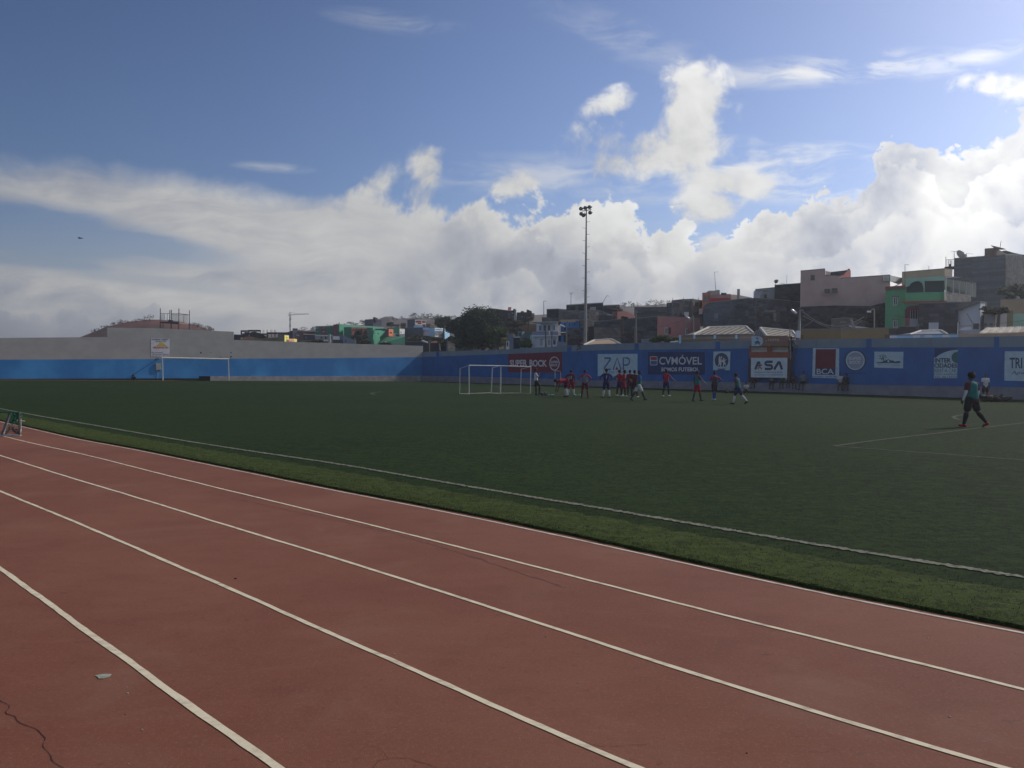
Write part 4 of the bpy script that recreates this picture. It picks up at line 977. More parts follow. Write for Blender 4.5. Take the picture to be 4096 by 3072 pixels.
o = slabp(None, 'earth_cut', '5', [(690, 790), (790, 720), (880, 672), (1000, 655), (1260, 640), (1265, 800), (960, 812), (700, 815)], 118, M_sand, 3.0); o['kind'] = 'structure'
o = slabp(None, 'earth_mound', '2', [(310, 790), (370, 745), (450, 705), (570, 697), (660, 715), (760, 740), (830, 775), (830, 830), (310, 830)], 128, M_sand, 5); o['kind'] = 'structure'
o = slabp(None, 'meadow', '2', [(760, 742), (900, 730), (1180, 715), (1200, 850), (760, 850)], 132, mat('meadow_dry', (.14, .13, .07), (.10, .10, .05), .6), 6); o['kind'] = 'structure'
o = slabp(None, 'embankment', '4', [(225, 600), (300, 570), (560, 560), (760, 575), (900, 600), (1100, 640), (1150, 760), (1150, 960), (225, 960)], 128, M_slope, 6); o['kind'] = 'structure'

# ---- foliage helper
M_leafD = mat('leaf_dark', (.022, .040, .020), (.040, .062, .026), 1.2, .8, trans=.2); M_leafG = mat('leaf_green', (.035, .070, .022), (.065, .11, .03), 1.5, .8, trans=.2)
M_leafO = mat('leaf_olive', (.055, .060, .032), (.085, .085, .045), 1.5, .85, trans=.15); M_leafY = mat('leaf_yellow', (.20, .19, .06), (.12, .12, .05), 2, .8); M_bark = mat('bark', (.09, .07, .055))
def crown(mb, c, rx, ry, rz, n, leaf, lump=.35, seed=0):
    rnd = random.Random(seed); cl = []
    for _ in range(max(5, int(n/170))):
        a = rnd.uniform(0, 6.28); t = rnd.uniform(-.55, 1); rr = (1-t*t*.8)**.5*rnd.uniform(.45, .95)
        cl.append((Vector((math.cos(a)*rr*rx, math.sin(a)*rr*ry, t*rz*.9)), rnd.uniform(.6, 1.3)))
    for _ in range(n):
        p, k = rnd.choice(cl); r_ = lump*k*(rnd.random()**.45)
        d = Vector((rnd.gauss(0, 1), rnd.gauss(0, 1), rnd.gauss(0, 1))).normalized()
        v = c+p+Vector((d.x*rx*r_, d.y*ry*r_, d.z*rz*r_)); s = leaf*rnd.uniform(.5, 1.3)
        u = Vector((rnd.gauss(0, 1), rnd.gauss(0, 1), rnd.gauss(0, .6))).normalized(); w = u.orthogonal().normalized()*s*.6
        i = len(mb.v); mb.v += [v-u*s, v+w, v+u*s, v-w]; mb.f.append((i, i+1, i+2, i+3))
def tree(label, z, x0, x1, y0, y1, d, n, matr, leaf=.16, name='tree', cat='tree', group='trees and bushes beyond the wall', lump=.35, zb=None):
    a, b = P(*q(z, x0, y1), d), P(*q(z, x1, y0), d); c = (a+b)/2; rx = abs(b.x-a.x)/2*.96; rz = (b.z-a.z)/2*.9
    zb_ = a.z-1.5 if zb is None else zb
    r = thing(name, label, cat, Vector((c.x, c.y, zb_)), group)
    mb = MB(); crown(mb, c, rx, rx*.8, rz, n, leaf, lump, seed=hash(label) % 999 if False else len(label)*7+n)
    part('crown' if cat == 'tree' else 'foliage', mb, matr, r, fix=False)
    mb = MB(); mb.tube((c.x, c.y, zb_), (c.x+.1*rx, c.y, c.z-rz*.2), rx*.09+.05, rx*.05+.03, 8)
    for k in range(5):
        an = k*1.3; mb.tube((c.x+.08*rx, c.y, c.z-rz*.35), (c.x+math.cos(an)*rx*.6, c.y+math.sin(an)*rx*.5, c.z+rz*.25), rx*.045+.02, .02, 6)
    part('trunk' if cat == 'tree' else 'stem', mb, M_bark, r); return r
def scrubline(label, prof, D, matr, n, h):
    mb = MB(); rnd = random.Random(n)
    for _ in range(n):
        i = rnd.randrange(len(prof)-1); t = rnd.random(); px = prof[i][0]+(prof[i+1][0]-prof[i][0])*t; py = prof[i][1]+(prof[i+1][1]-prof[i][1])*t
        c = P(px, py, D*rnd.uniform(.97, 1.0)); s = h*rnd.uniform(.35, 1)
        if rnd.random() < .45: continue
        crown(mb, c, s*1.3, s, s*.75, 70, s*.16, .5, seed=rnd.randrange(9999))
    tag(part('scrub', mb, matr, fix=False), label, 'scrub', kind='stuff')
scrubline('dry bushes scattered along the red hilltop behind the left wall', [(325, 1347), (430, 1303), (520, 1283), (600, 1276)], 189, mat('scrub_dry', (.11, .09, .08), (.15, .13, .11)), 34, 1.1)
scrubline('dry bushes on the right end of the red hill beside the scaffold', [(760, 1296), (800, 1303), (860, 1328)], 189, mat('scrub_dry', (.11, .09, .08)), 14, 1.3)
scrubline('hazy dark trees dotting the far ridge', [(1180, 1328), (1250, 1316), (1320, 1318), (1400, 1300), (1460, 1296), (1640, 1270), (1700, 1268), (1760, 1273), (1860, 1276), (1960, 1273), (2050, 1268)], 335, mat('scrub_far', (.06, .065, .055), (.08, .085, .07)), 110, 2.3)
scrubline('hazy scrub along the ridge above the right hand houses', [(2480, 1227), (2560, 1221), (2650, 1215), (2750, 1213)], 296, mat('scrub_far', (.06, .065, .055)), 44, 2.0)

# ---- scaffold frame on the hill
def zC(x, y, d=84): return P(600+x/11.06, 1220+y/11.06, d)
c0_ = zC(700, 1080, 84); r = thing('roof_frame', 'rusty steel lookout frame with tall poles rising behind the left wall', 'scaffold', c0_)
M_steel = mat('steel_dark', (.07, .065, .065), (.10, .08, .07), 6); M_mesh = mat('mesh_grey', (.26, .27, .28))
for (x, ya, yb, w, dd) in ((450, 145, 1090, .05, 84), (873, 220, 740, .05, 85), (935, 210, 1090, .055, 83.6), (1270, 155, 1090, .055, 83.4), (1738, 235, 1110, .045, 84), (1490, 420, 800, .03, 86), (760, 385, 720, .03, 86), (637, 390, 640, .025, 86)):
    part('pole', MB().tube(zC(x, yb, dd), zC(x*1.0+(6 if x < 900 else 10), ya, dd), w, w*.8, 6), M_steel, r)
for pts in (((460, 372, 84), (860, 378, 84)), ((940, 375, 84), (1270, 378, 84)), ((940, 425, 84), (1730, 435, 84)), ((1290, 372, 85), (1500, 405, 85), (1735, 435, 84)), ((545, 830, 84), (505, 1070, 84)), ((600, 830, 84), (580, 1070, 84))):
    part('rail', MB().path([zC(*p) for p in pts], .025, 5), M_steel, r)
mb = MB(); mb.v = [zC(455, 740, 83.5), zC(1265, 748, 83.4), zC(1265, 850, 83.4), zC(455, 800, 83.5), zC(455, 730, 86.5), zC(1265, 735, 86.5), zC(1265, 800, 86.5), zC(455, 770, 86.5)]
mb.f = [(0, 1, 2, 3), (4, 7, 6, 5), (0, 4, 5, 1), (3, 2, 6, 7), (0, 3, 7, 4), (1, 5, 6, 2)]; part('deck', mb, M_steel, r)
part('deck_side', MB().add([zC(1275, 820, 83.4), zC(1620, 860, 84), zC(1700, 845, 86), zC(1640, 800, 86), zC(1275, 760, 84)], [(0, 1, 2, 3, 4)]), M_sand, r)
mb = MB(); mb.add([zC(805, 655, 84.3), zC(940, 665, 84.3), zC(945, 745, 84.3), zC(805, 740, 84.3)], [(0, 1, 2, 3)]); mb.add([v+Vector((0, .5, 0)) for v in mb.v], [(3, 2, 1, 0)]); part('crate', mb, M_steel, r)
mb = MB(); 
for k in range(22):
    x = 960+k*13; mb.tube(zC(x, 432, 84.3), zC(x, 735, 84.3), .006, n=3)
for k in range(22):
    x = 1310+k*18; mb.tube(zC(x, 440, 85), zC(x, 770+k*2, 85), .006, n=3)
for k in range(10):
    mb.tube(zC(960, 440+k*29, 84.3), zC(1250, 440+k*29, 84.3), .006, n=3); mb.tube(zC(1300, 450+k*33, 85), zC(1700, 450+k*36, 85), .006, n=3)
for k in range(12): mb.tube(zC(475+k*12, 390, 85), zC(475+k*12, 700, 85), .006, n=3)
part('wire_mesh', mb, M_mesh, r)

# ---- left skyline
r = thing('unfinished_building', 'unfinished dark concrete building frame with rebar at the left skyline', 'building', P(*q('2', 345, 720), 150))
def bar2(name, x0, y0, x1, y1, d=150, th=1.2, mm=BK_BLACK): return slabp(None, name, '2', [(x0, y0), (x1, y0), (x1, y1), (x0, y1)], d, mm, th, r)
for a in ((350, 558, 515, 574), (515, 550, 790, 568), (378, 628, 920, 640), (920, 603, 1170, 622)): bar2('beam', *a, th=5)
for a in ((346, 574, 378, 715), (515, 568, 545, 640), (775, 568, 792, 628), (920, 622, 955, 720), (1020, 622, 1032, 700), (1095, 622, 1115, 700), (450, 574, 458, 628), (640, 568, 647, 628)): bar2('column', *a)
bar2('infill_wall', 380, 640, 530, 720); bar2('infill_wall', 540, 640, 745, 730)
bar2('rubble', 430, 600, 520, 628, 152)
slabp(None, 'rubble', '2', [(560, 600), (650, 590), (760, 615), (770, 628), (545, 628)], 152, BK_BLACK, 1, r)
for x in (835, 850, 864, 925, 935, 947, 1008, 1018, 1026, 1050, 1088, 1098, 1108, 1118, 415, 430, 690, 700, 770, 785): part('rebar', MB().tube(P(*q('2', x, 625 if x > 800 else 630), 150), P(*q('2', x-1, 548 if x > 800 else 572), 150), .022, n=4), M_steel, r)
slabp(None, 'rear_block', '2', [(200, 650), (345, 655), (345, 800), (200, 800)], 154, BK_BLACK, 2, r); slabp(None, 'rear_block', '2', [(745, 665), (830, 650), (920, 700), (920, 740), (745, 740)], 154, BK_BLACK, 2, r)
b = bld('olive and bright yellow house at the foot of the crane', '2', [(1168, 652, 148), (1316, 664, 143), (1408, 674, 150)], 850, PL['olive'])
o = slabp(b, 'yellow_gable', '2', [(1317, 668), (1409, 675), (1409, 822), (1317, 820)], [142.8, 149.8, 149.8, 142.8], PL['yellow'], .1)
win(b, 1, 1355, 705, 1387, 775, mat('frame_olive', (.2, .16, .05)), bars=1); b2 = bld('', '2', [(1407, 748, 146), (1592, 750, 152)], 850, PL['yellow'], 4, root=b.root, pname='terrace')
slabp(b, 'terrace_panel', '2', [(1407, 754), (1532, 756), (1532, 806), (1407, 804)], [145.8, 149.8, 149.8, 145.8], PL['salmon'], .1)
b = bld('dark unfinished building with a small roof tower beside the crane mast', '2', [(1428, 578, 175), (1500, 576, 172), (1610, 582, 174)], 850, PL['navy']); bld('', '2', [(1494, 515, 172.5), (1606, 518, 174)], 590, BK_BLACK, 5, root=b.root, pname='roof_tower')
slabp(b, 'side_block', '2', [(1170, 603), (1335, 605), (1430, 592), (1430, 660), (1170, 640)], 176, BK_BLACK, 3)
b = bld('dark maroon low building with a pale panel right of the crane', '2', [(1545, 640, 165), (1735, 645, 163), (1990, 652, 168)], 850, PL['brown']); slabp(b, 'pale_panel', '2', [(1570, 652), (1645, 655), (1645, 690), (1570, 688)], 162, PL['grey'], .1)
slabp(b, 'upper_storey', '2', [(1600, 582), (1830, 580), (1840, 655), (1600, 655)], 168, PL['dkmaroon'], 3); slabp(b, 'annexe', '2', [(1735, 655), (1990, 660), (1990, 790), (1735, 790)], 162.5, PL['navy'], 1); slabp(b, 'rail_post', '2', [(1785, 700), (1800, 700), (1800, 750), (1785, 750)], 162, PL['grey'], .1)
slabp(b, 'rear_terrace', '2', [(1820, 590), (1995, 585), (1995, 665), (1820, 665)], 172, PL['dark'], 2)
b = bld('low yellow green wall stub just above the left wall', '2', [(1660, 795, 120), (1785, 792, 120), (1860, 795, 121)], 860, PL['olive'], 2, cat='wall', name='garden_wall', group=None)
# crane
ct = lambda x, y: P(*q('2', x, y), 240)
r = thing('tower_crane', 'slim grey tower crane with a short horizontal jib on the left skyline', 'crane', ct(1440, 640)); M_cr = mat('crane_grey', (.20, .21, .22))
part('mast', MB().tube(ct(1440, 640), ct(1440, 225), .20, .19, 4), M_cr, r); part('jib', MB().tube(ct(1440, 218), ct(1850, 203), .11, .07, 4), M_cr, r); part('jib_tie', MB().path([ct(1398, 228), ct(1437, 155), ct(1560, 192), ct(1840, 186), ct(1852, 203)], .045, 4), M_cr, r)
part('counter_jib', MB().tube(ct(1440, 218), ct(1398, 228), .1, n=4), M_cr, r); part('apex', MB().path([ct(1425, 222), ct(1437, 155), ct(1452, 222)], .05, 4), M_cr, r); part('hoist_rope', MB().path([ct(1475, 225), ct(1475, 320)], .02, 3), M_cr, r); part('hook', MB().tube(ct(1475, 312), ct(1475, 322), .1, n=6), M_cr, r)
part('mast_joint', MB().tube(ct(1440, 345), ct(1440, 285), .28, n=4), M_cr, r); part('mast_joint', MB().tube(ct(1440, 490), ct(1440, 430), .28, n=4), M_cr, r)

# ---- green and maroon complex
b = bld('long dark green and maroon building with lit sea green end wall', '3', [(120, 364, 176), (515, 356, 173), (648, 318, 172), (1130, 350, 182), (1650, 384, 196)], 760, PL['seagreen'], 14)
for (x0, x1, y0, mm) in ((120, 244, 366, 'shadegreen'), (244, 350, 372, 'dkmaroon'), (350, 515, 362, 'shadegreen')):
    slabp(b, 'facade_bay', '3', [(x0, y0), (x1, y0-2), (x1, 560), (x0, 556)], 172.6, PL[mm], .5)
slabp(b, 'facade_bay', '3', [(516, 321), (610, 321), (610, 575), (516, 575)], 171.4, PL['dkmaroon'], .5); slabp(b, 'facade_bay', '3', [(610, 321), (648, 319), (648, 575), (610, 575)], 171.6, PL['shadegreen'], .5)
for (x0, y0, x1, y1) in ((140, 385, 185, 415), (142, 460, 182, 478), (275, 465, 328, 492), (275, 385, 290, 415), (310, 382, 332, 410)): slabp(b, 'wall_lettering', '3', [(x0, y0), (x1, y0), (x1, y1), (x0, y1)], 172.3, PL['grey'], .1)
b = bld('dark green and brick red block with windows behind the round tree', '3', [(750, 386, 166), (920, 386, 163), (1264, 390, 166)], 760, PL['shadegreen'], 8)
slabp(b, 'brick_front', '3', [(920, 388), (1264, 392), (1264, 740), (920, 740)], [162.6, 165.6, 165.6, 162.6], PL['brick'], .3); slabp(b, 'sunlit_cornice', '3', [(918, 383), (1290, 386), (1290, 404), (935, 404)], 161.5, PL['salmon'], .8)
for (x0, y0, x1, y1) in ((940, 425, 985, 465), (1000, 420, 1060, 465), (1075, 420, 1170, 465), (1190, 425, 1255, 465), (1210, 510, 1240, 530)): slabp(b, 'window', '3', [(x0, y0), (x1, y0), (x1, y1), (x0, y1)], 161.6, M_glass, .1)
b = bld('sea green stepped house with diagonal shadow in the green complex', '3', [(1262, 396, 160), (1392, 396, 158), (1540, 400, 162), (1690, 412, 168)], 760, PL['seagreen'], 6)
slabp(b, 'shaded_side', '3', [(1262, 398), (1338, 398), (1338, 462), (1392, 462), (1392, 750), (1262, 750)], 157.6, PL['shadegreen'], .3)
slabp(b, 'window_slot', '3', [(1410, 515), (1440, 515), (1440, 526), (1410, 526)], 157.8, M_glass, .1); slabp(b, 'window_slot', '3', [(1490, 520), (1530, 520), (1530, 532), (1490, 532)], 159.5, M_glass, .1)
slabp(b, 'low_wall', '3', [(1560, 650), (1690, 588), (2095, 600), (2095, 760), (1480, 760)], [159, 160, 162, 162, 158], PL['seagreen'], .5)
slabp(b, 'recess_shadow', '3', [(1440, 414), (1650, 408), (1690, 420), (1690, 470), (1640, 468), (1540, 446), (1440, 444)], 158.5, PL['shadegreen'], .5); slabp(b, 'recess_shadow', '3', [(1690, 440), (1690, 590), (1600, 640), (1545, 650), (1545, 600), (1640, 500)], 158.3, PL['shadegreen'], .5)  # second slab paints the cast shadow of the orange cube in dark green
slabp(b, 'garage_door', '3', [(1650, 690), (1712, 690), (1712, 740), (1650, 740)], 156.5, PL['cream'], .1)
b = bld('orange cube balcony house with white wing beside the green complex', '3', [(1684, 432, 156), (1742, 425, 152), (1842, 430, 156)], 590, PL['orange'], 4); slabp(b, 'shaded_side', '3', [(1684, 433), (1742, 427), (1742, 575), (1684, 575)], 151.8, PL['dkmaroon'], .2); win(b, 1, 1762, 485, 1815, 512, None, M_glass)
b = bld('green and bright white house end at the middle of the left skyline', '3', [(1700, 402, 170), (1840, 402, 166), (1982, 412, 164), (2098, 422, 168)], 760, PL['seagreen'], 6)
slabp(b, 'white_storey', '3', [(1982, 420), (2098, 424), (2098, 530), (1982, 528)], [163.4, 167, 167, 163.4], PL['offwhite'], .2); slabp(b, 'white_storey', '3', [(1842, 510), (1982, 535), (2098, 532), (2098, 592), (1842, 590)], 162.6, PL['offwhite'], .2)
slabp(b, 'dark_opening', '3', [(1890, 537), (1978, 540), (1978, 585), (1890, 570)], 161.9, M_glass, .2); slabp(b, 'window_slot', '3', [(1992, 482), (2032, 482), (2032, 496), (1992, 496)], 161.8, M_glass, .1)
b = bld('low white house with a white eaves line just above the left wall', '3', [(115, 556, 118), (505, 572, 114)], 800, PL['grey'], 7); slabp(b, 'eaves', '3', [(108, 546), (505, 562), (505, 578), (108, 562)], 113.6, PL['offwhite'], 1.2); slabp(b, 'plinth_band', '3', [(115, 652), (480, 660), (480, 700), (115, 690)], 113.4, PL['offwhite'], .2)
for (x0, y0, x1, y1) in ((236, 592, 266, 636), (326, 586, 360, 646), (437, 608, 457, 650), (190, 645, 205, 675)): slabp(b, 'window', '3', [(x0, y0), (x1, y0), (x1, y1), (x0, y1)], 113.3, M_glass, .1)
pole_thing('pale concrete post rising above the left wall by the low white house', 'pole', '3', 430, 760, 430, 537, 100, .2, .18, PL['grey'].copy() if False else PL['grey'], 'concrete_post'); pole_thing('thin aerial with round dish behind the low white house', 'aerial', '3', 543, 640, 540, 470, 108, .03, .03, M_ant, 'antenna', [[(525, 540), (600, 530)]])
b = bld('small bright white corrugated roof shed on the left skyline', '3', [(510, 590, 106), (640, 590, 109), (660, 640, 111)], 800, PL['blgrey'], 4, cat='shed', name='shed'); slabp(b, 'roof_sheet', '3', [(512, 585), (640, 582), (662, 650), (520, 652)], 105.4, PL['offwhite'], .5); slabp(b, 'dark_opening', '3', [(510, 655), (680, 660), (680, 735), (510, 735)], 105.2, M_glass, .1)
b = bld('slate grey house with a long sloping roof above the left wall', '3', [(650, 566, 112), (735, 572, 111), (1020, 692, 112)], 800, PL['blgrey'], 6)
for (x0, y0, x1, y1) in ((700, 665, 716, 690), (780, 660, 796, 715)): slabp(b, 'window', '3', [(x0, y0), (x1, y0), (x1, y1), (x0, y1)], 110.6, M_glass, .1)
tag(slabp(None, 'tombstone_slab', '3', [(978, 612), (1000, 618), (1018, 680), (1020, 745), (1000, 745), (985, 665)], 104, PL['grey'], .3), 'leaning pale concrete slab standing above the left wall', 'slab')
tree('round dark tree in front of the brick red block', '3', 905, 1262, 460, 720, 150, 2600, M_leafD, .30); tree('low green hedge bush above the left wall', '3', 1015, 1370, 672, 765, 108, 1500, M_leafO, .18, 'bush', 'bush'); tree('low yellowish bush in front of the low white house', '3', -60, 400, 668, 740, 104, 1300, M_leafO, .16, 'bush', 'bush')
tree('dark small tree on the ridge beside the cream house', '3', 1690, 1880, 285, 410, 200, 1100, M_leafD, .34); tree('low dark bush at the foot of the sea green house', '3', 1560, 1900, 725, 790, 120, 900, M_leafD, .18, 'bush', 'bush')
b = bld('dark two part building with a stair tower on the ridge above the green complex', '3', [(1216, 216, 222), (1392, 204, 218), (1590, 214, 224)], 420, PL['navy'], 8); bld('', '3', [(1394, 160, 218), (1440, 158, 217), (1502, 182, 220)], 230, BK_BLACK, 5, root=b.root, pname='stair_tower'); slabp(b, 'opening', '3', [(1370, 245), (1440, 245), (1440, 300), (1370, 300)], 216, M_glass, .2)
b = bld('cream house with a bright pillar on the ridge', '3', [(1850, 346, 214), (1975, 344, 211), (2112, 350, 214)], 470, PL['tan'], 5); slabp(b, 'pillar', '3', [(1975, 344), (1998, 344), (1998, 412), (1975, 412)], 210.4, PL['cream'], .3); slabp(b, 'dark_fascia', '3', [(1850, 320), (1975, 320), (1975, 345), (1850, 345)], 210.6, BK_BLACK, 2)
slabp(b, 'roof_hut', '3', [(2008, 292), (2120, 290), (2122, 348), (2008, 346)], 211, BK_BLACK, 3)
b = bld('dark cube house with red framed balconies on the hill', '4', [(274, 216, 212), (442, 206, 206), (686, 234, 214)], 400, PL['navy'], 7)
slabp(b, 'balcony_frame', '4', [(442, 220), (686, 234), (686, 345), (442, 330)], [205.6, 213, 213, 205.6], PL['grey'], .1)
for (x0, y0, x1, y1, m_) in ((455, 236, 585, 280, 'red'), (455, 280, 500, 275, 'dark'), (600, 240, 676, 285, 'red'), (602, 315, 676, 342, 'red'), (500, 285, 585, 315, 'red')):
    if y1 > y0: slabp(b, 'balcony_panel', '4', [(x0, y0), (x1, y0), (x1, y1), (x0, y1)], 204.8, PL[m_], .2)
slabp(b, 'opening', '4', [(455, 250), (500, 250), (500, 275), (455, 275)], 204.4, M_glass, .1); slabp(b, 'opening', '4', [(600, 250), (640, 250), (640, 280), (600, 280)], 204.4, M_glass, .1)
b = bld('small brown hut right of the red balcony house', '4', [(690, 312, 204), (780, 308, 202), (882, 340, 204)], 400, PL['brown'], 4)
b = bld('large windowless slate building with pale blue roof huts', '4', [(218, 396, 172), (616, 390, 166), (756, 446, 170)], 720, PL['slate'], 9)
slabp(b, 'roof_hut', '4', [(418, 340), (612, 336), (614, 388), (418, 388)], 168, PL['ltblue'], 3); slabp(b, 'roof_hut', '4', [(618, 392), (752, 388), (754, 444), (618, 444)], 165.5, PL['ltblue'], 1.5)
b = bld('light blue house with two large louvred windows', '4', [(756, 402, 160), (876, 400, 156), (1102, 406, 162)], 640, PL['ltblue'], 6)
slabp(b, 'concrete_fascia', '4', [(876, 396), (1104, 404), (1104, 424), (876, 418)], [155.6, 161.6, 161.6, 155.6], PL['offwhite'], .1); slabp(b, 'concrete_fascia', '4', [(876, 566), (1104, 572), (1104, 606), (876, 596)], [155.6, 161.6, 161.6, 155.6], PL['offwhite'], .1)
for x0, x1 in ((882, 978), (990, 1090)):
    for k in range(5): slabp(b, 'louvre', '4', [(x0, 462+k*20), (x1, 464+k*20), (x1, 474+k*20), (x0, 472+k*20)], [155.2, 158, 158, 155.2] if x0 < 900 else [158.4, 161, 161, 158.4], PL['grey'], .1)
    slabp(b, 'window', '4', [(x0, 460), (x1, 463), (x1, 560), (x0, 556)], [155.5, 158.2, 158.2, 155.5] if x0 < 900 else [158.6, 161.2, 161.2, 158.6], M_glass, .1)
b2 = bld('', '4', [(1100, 468, 158), (1210, 470, 163)], 640, PL['ltblue'], 4, root=b.root, pname='wing')
tree('big dark green acacia tree rising behind the wall corner', '5', -500, 540, 345, 1330, 104, 22000, M_leafD, .17, lump=.42, zb=-.6)
tree('lighter green crown part of the large tree group, on its left shoulder', '4', 1130, 1700, 170, 620, 118, 5000, M_leafD, .24); tree('hazy olive tree on the slope left of the big acacia', '4', 880, 1260, 150, 430, 140, 2600, M_leafO, .28)
tree('small spiky treetop against the sky above the big acacia', '4', 1760, 2010, 0, 150, 112, 600, M_leafD, .14, lump=.5); tree('green foliage at the foot of the big acacia', '5', 120, 640, 700, 1180, 100, 5200, M_leafG, .18)
tree('dark tree under the light blue house', '4', 1020, 1560, 570, 900, 112, 4500, M_leafD, .22); tree('olive scrub bush in front of the slate building', '4', 240, 780, 555, 720, 122, 2600, M_leafO, .2, 'bush', 'bush'); tree('olive bush below the louvred windows', '4', 700, 1080, 590, 700, 120, 1800, M_leafO, .2, 'bush', 'bush')
b = bld('long dark shed roof behind the wall corner with a pink gable', '4', [(225, 702, 116), (700, 704, 113), (1142, 712, 112)], 980, PL['dark'], 6, cat='shed', name='shed'); slabp(b, 'pink_gable', '4', [(776, 722), (866, 680), (905, 678), (942, 700), (938, 724)], 110, PL['salmon'], 2)
b = bld('grey ruined stone hut under the big acacia', '4', [(1140, 640, 108), (1170, 700, 107), (1330, 770, 108), (1310, 800, 109)], 980, BK_GREY, 3)
LAMPR = pole_thing('street lamp pole behind the wall corner, left of the pink gable', 'street lamp', '4', 765, 960, 762, 715, 98, .06, .05, M_pole, 'street_lamp', [[(762, 745), (700, 715), (668, 700)]])
mb = MB(); c = P(*q('4', 660, 698), 98); mb.caps(c-Vector((.3, 0, -.08)), c+Vector((.3, 0, -.12)), .13, .1, n=10); M_lampw = mat('lamp_white', (.60, .61, .62), rough=.2, spec=.8); part('lamp_head', mb, M_lampw, LAMPR, smooth=True)
pole_thing('leaning concrete post behind the wall corner, right of the pink gable', 'pole', '4', 996, 900, 985, 745, 96, .1, .07, M_pole)
# ---- middle and right hand houses
def flats(b, name, z, x0, y0, x1, y1, d, matr, th=.15, root=None):
    return slabp(b, name, z, [(x0, y0), (x1, y0 if not isinstance(y0, tuple) else y0[1]), (x1, y1), (x0, y1)], d, matr, th, root)
b = bld('dark ridge house with a tilted pink panel on its roof', '5', [(132, 326, 132), (205, 296, 130), (258, 302, 130.5), (600, 345, 131), (795, 350, 132)], 620, PL['dark'], 6)
for f in range(0): pass
slabp(b, 'roof_hut', '5', [(362, 322), (476, 326), (478, 352), (360, 350)], 131, PL['dark'], 2); slabp(b, 'pink_panel', '5', [(622, 268), (697, 268), (680, 350), (612, 350)], 130, PL['salmon'], .2)
slabp(b, 'end_pillar', '5', [(765, 322), (804, 318), (800, 580), (745, 580)], 129.5, PL['grey'], .8); slabp(b, 'stair_hut', '5', [(735, 308), (780, 306), (780, 355), (735, 355)], 130.5, BK_BLACK, 2)
for a in ((700, 385, 738, 412), (628, 412, 655, 455), (718, 458, 740, 488)): flats(b, 'pale_window', '5', *a, 129.6, PL['blgrey'])
b = bld('dark flat ridge house with a slanting stair hut at its right end', '5', [(812, 394, 130), (1030, 388, 128), (1150, 400, 131)], 640, PL['dark'], 6)
slabp(b, 'stair_hut', '5', [(1030, 322), (1062, 326), (1145, 358), (1145, 480), (1030, 480)], 127.5, PL['dark'], 2)
for x in (925, 952): part('roof_ornament', MB().caps(P(*q('5', x, 388), 128), P(*q('5', x, 374), 128), .22, .16, n=6, k=2), PL['dark'], b.root)
flats(b, 'opening', '5', 905, 465, 955, 500, 127.6, M_glass)
slabp(b, 'side_pillar', '5', [(1145, 400), (1205, 405), (1205, 520), (1145, 590)], 127, PL['olive'], 1)
tree('olive bush in front of the dark ridge houses', '5', 560, 780, 480, 680, 118, 1800, M_leafO, .2, 'bush', 'bush'); tree('dry bush under the slanting stair hut', '5', 960, 1180, 480, 600, 116, 1500, M_leafO, .18, 'bush', 'bush')
tree('dry bushes at the rim of the sandy earth cut', '5', 660, 1000, 560, 690, 117, 1500, M_leafO, .16, 'bush', 'bush'); tree('dark bush under the sandy earth cut', '5', 600, 960, 740, 880, 112, 1600, M_leafD, .16, 'bush', 'bush')
b = bld('small slate blue house left of the white balcony house', '5', [(574, 880, 100), (742, 886, 98)], 1250, PL['blgrey'], 4); 
b = bld('dark open fronted hut with a white eaves line', '5', [(738, 935, 97), (884, 935, 97)], 1250, PL['navy'], 4, cat='shed', name='shed'); flats(b, 'eaves', '5', 762, 926, 880, 940, 96.4, PL['offwhite'], .5)
b = bld('teal green house with a white stair gable beside the white balcony house', '5', [(830, 815, 103), (990, 810, 102), (1150, 812, 103)], 1250, PL['teal'], 4); slabp(b, 'stair_gable', '5', [(932, 812), (992, 812), (935, 885)], 101.2, PL['offwhite'], .2)
flats(b, 'opening', '5', 870, 840, 905, 905, 101.5, M_glass); slabp(b, 'annexe', '5', [(1105, 882), (1150, 880), (1150, 1130), (1105, 1130)], 99, PL['palegreen'], 1)
b = bld('low grey blue hut with lean-to roof in front of the teal house', '5', [(884, 965, 95), (1060, 968, 95), (1105, 975, 96)], 1250, PL['blgrey'], 3, cat='shed', name='shed'); slabp(b, 'roof', '5', [(870, 985), (1000, 930), (1080, 965), (1060, 1000)], 94.4, PL['slate'], .4); flats(b, 'opening', '5', 838, 1010, 882, 1080, 94.6, M_glass)
b = bld('tiny white gateway behind the wall right of the big acacia', '5', [(580, 1025, 93), (650, 1025, 93)], 1250, PL['offwhite'], 2, cat='gate', name='gateway'); flats(b, 'opening', '5', 595, 1040, 622, 1130, 92.8, M_glass)
tree('bright green bush left of the white balcony house', '5', 820, 1150, 985, 1180, 90, 3600, M_leafG, .12, 'bush', 'bush'); tree('pale flowering shrub at the right foot of the big acacia', '5', 440, 640, 950, 1190, 94, 1400, M_leafY, .10, 'bush', 'bush')
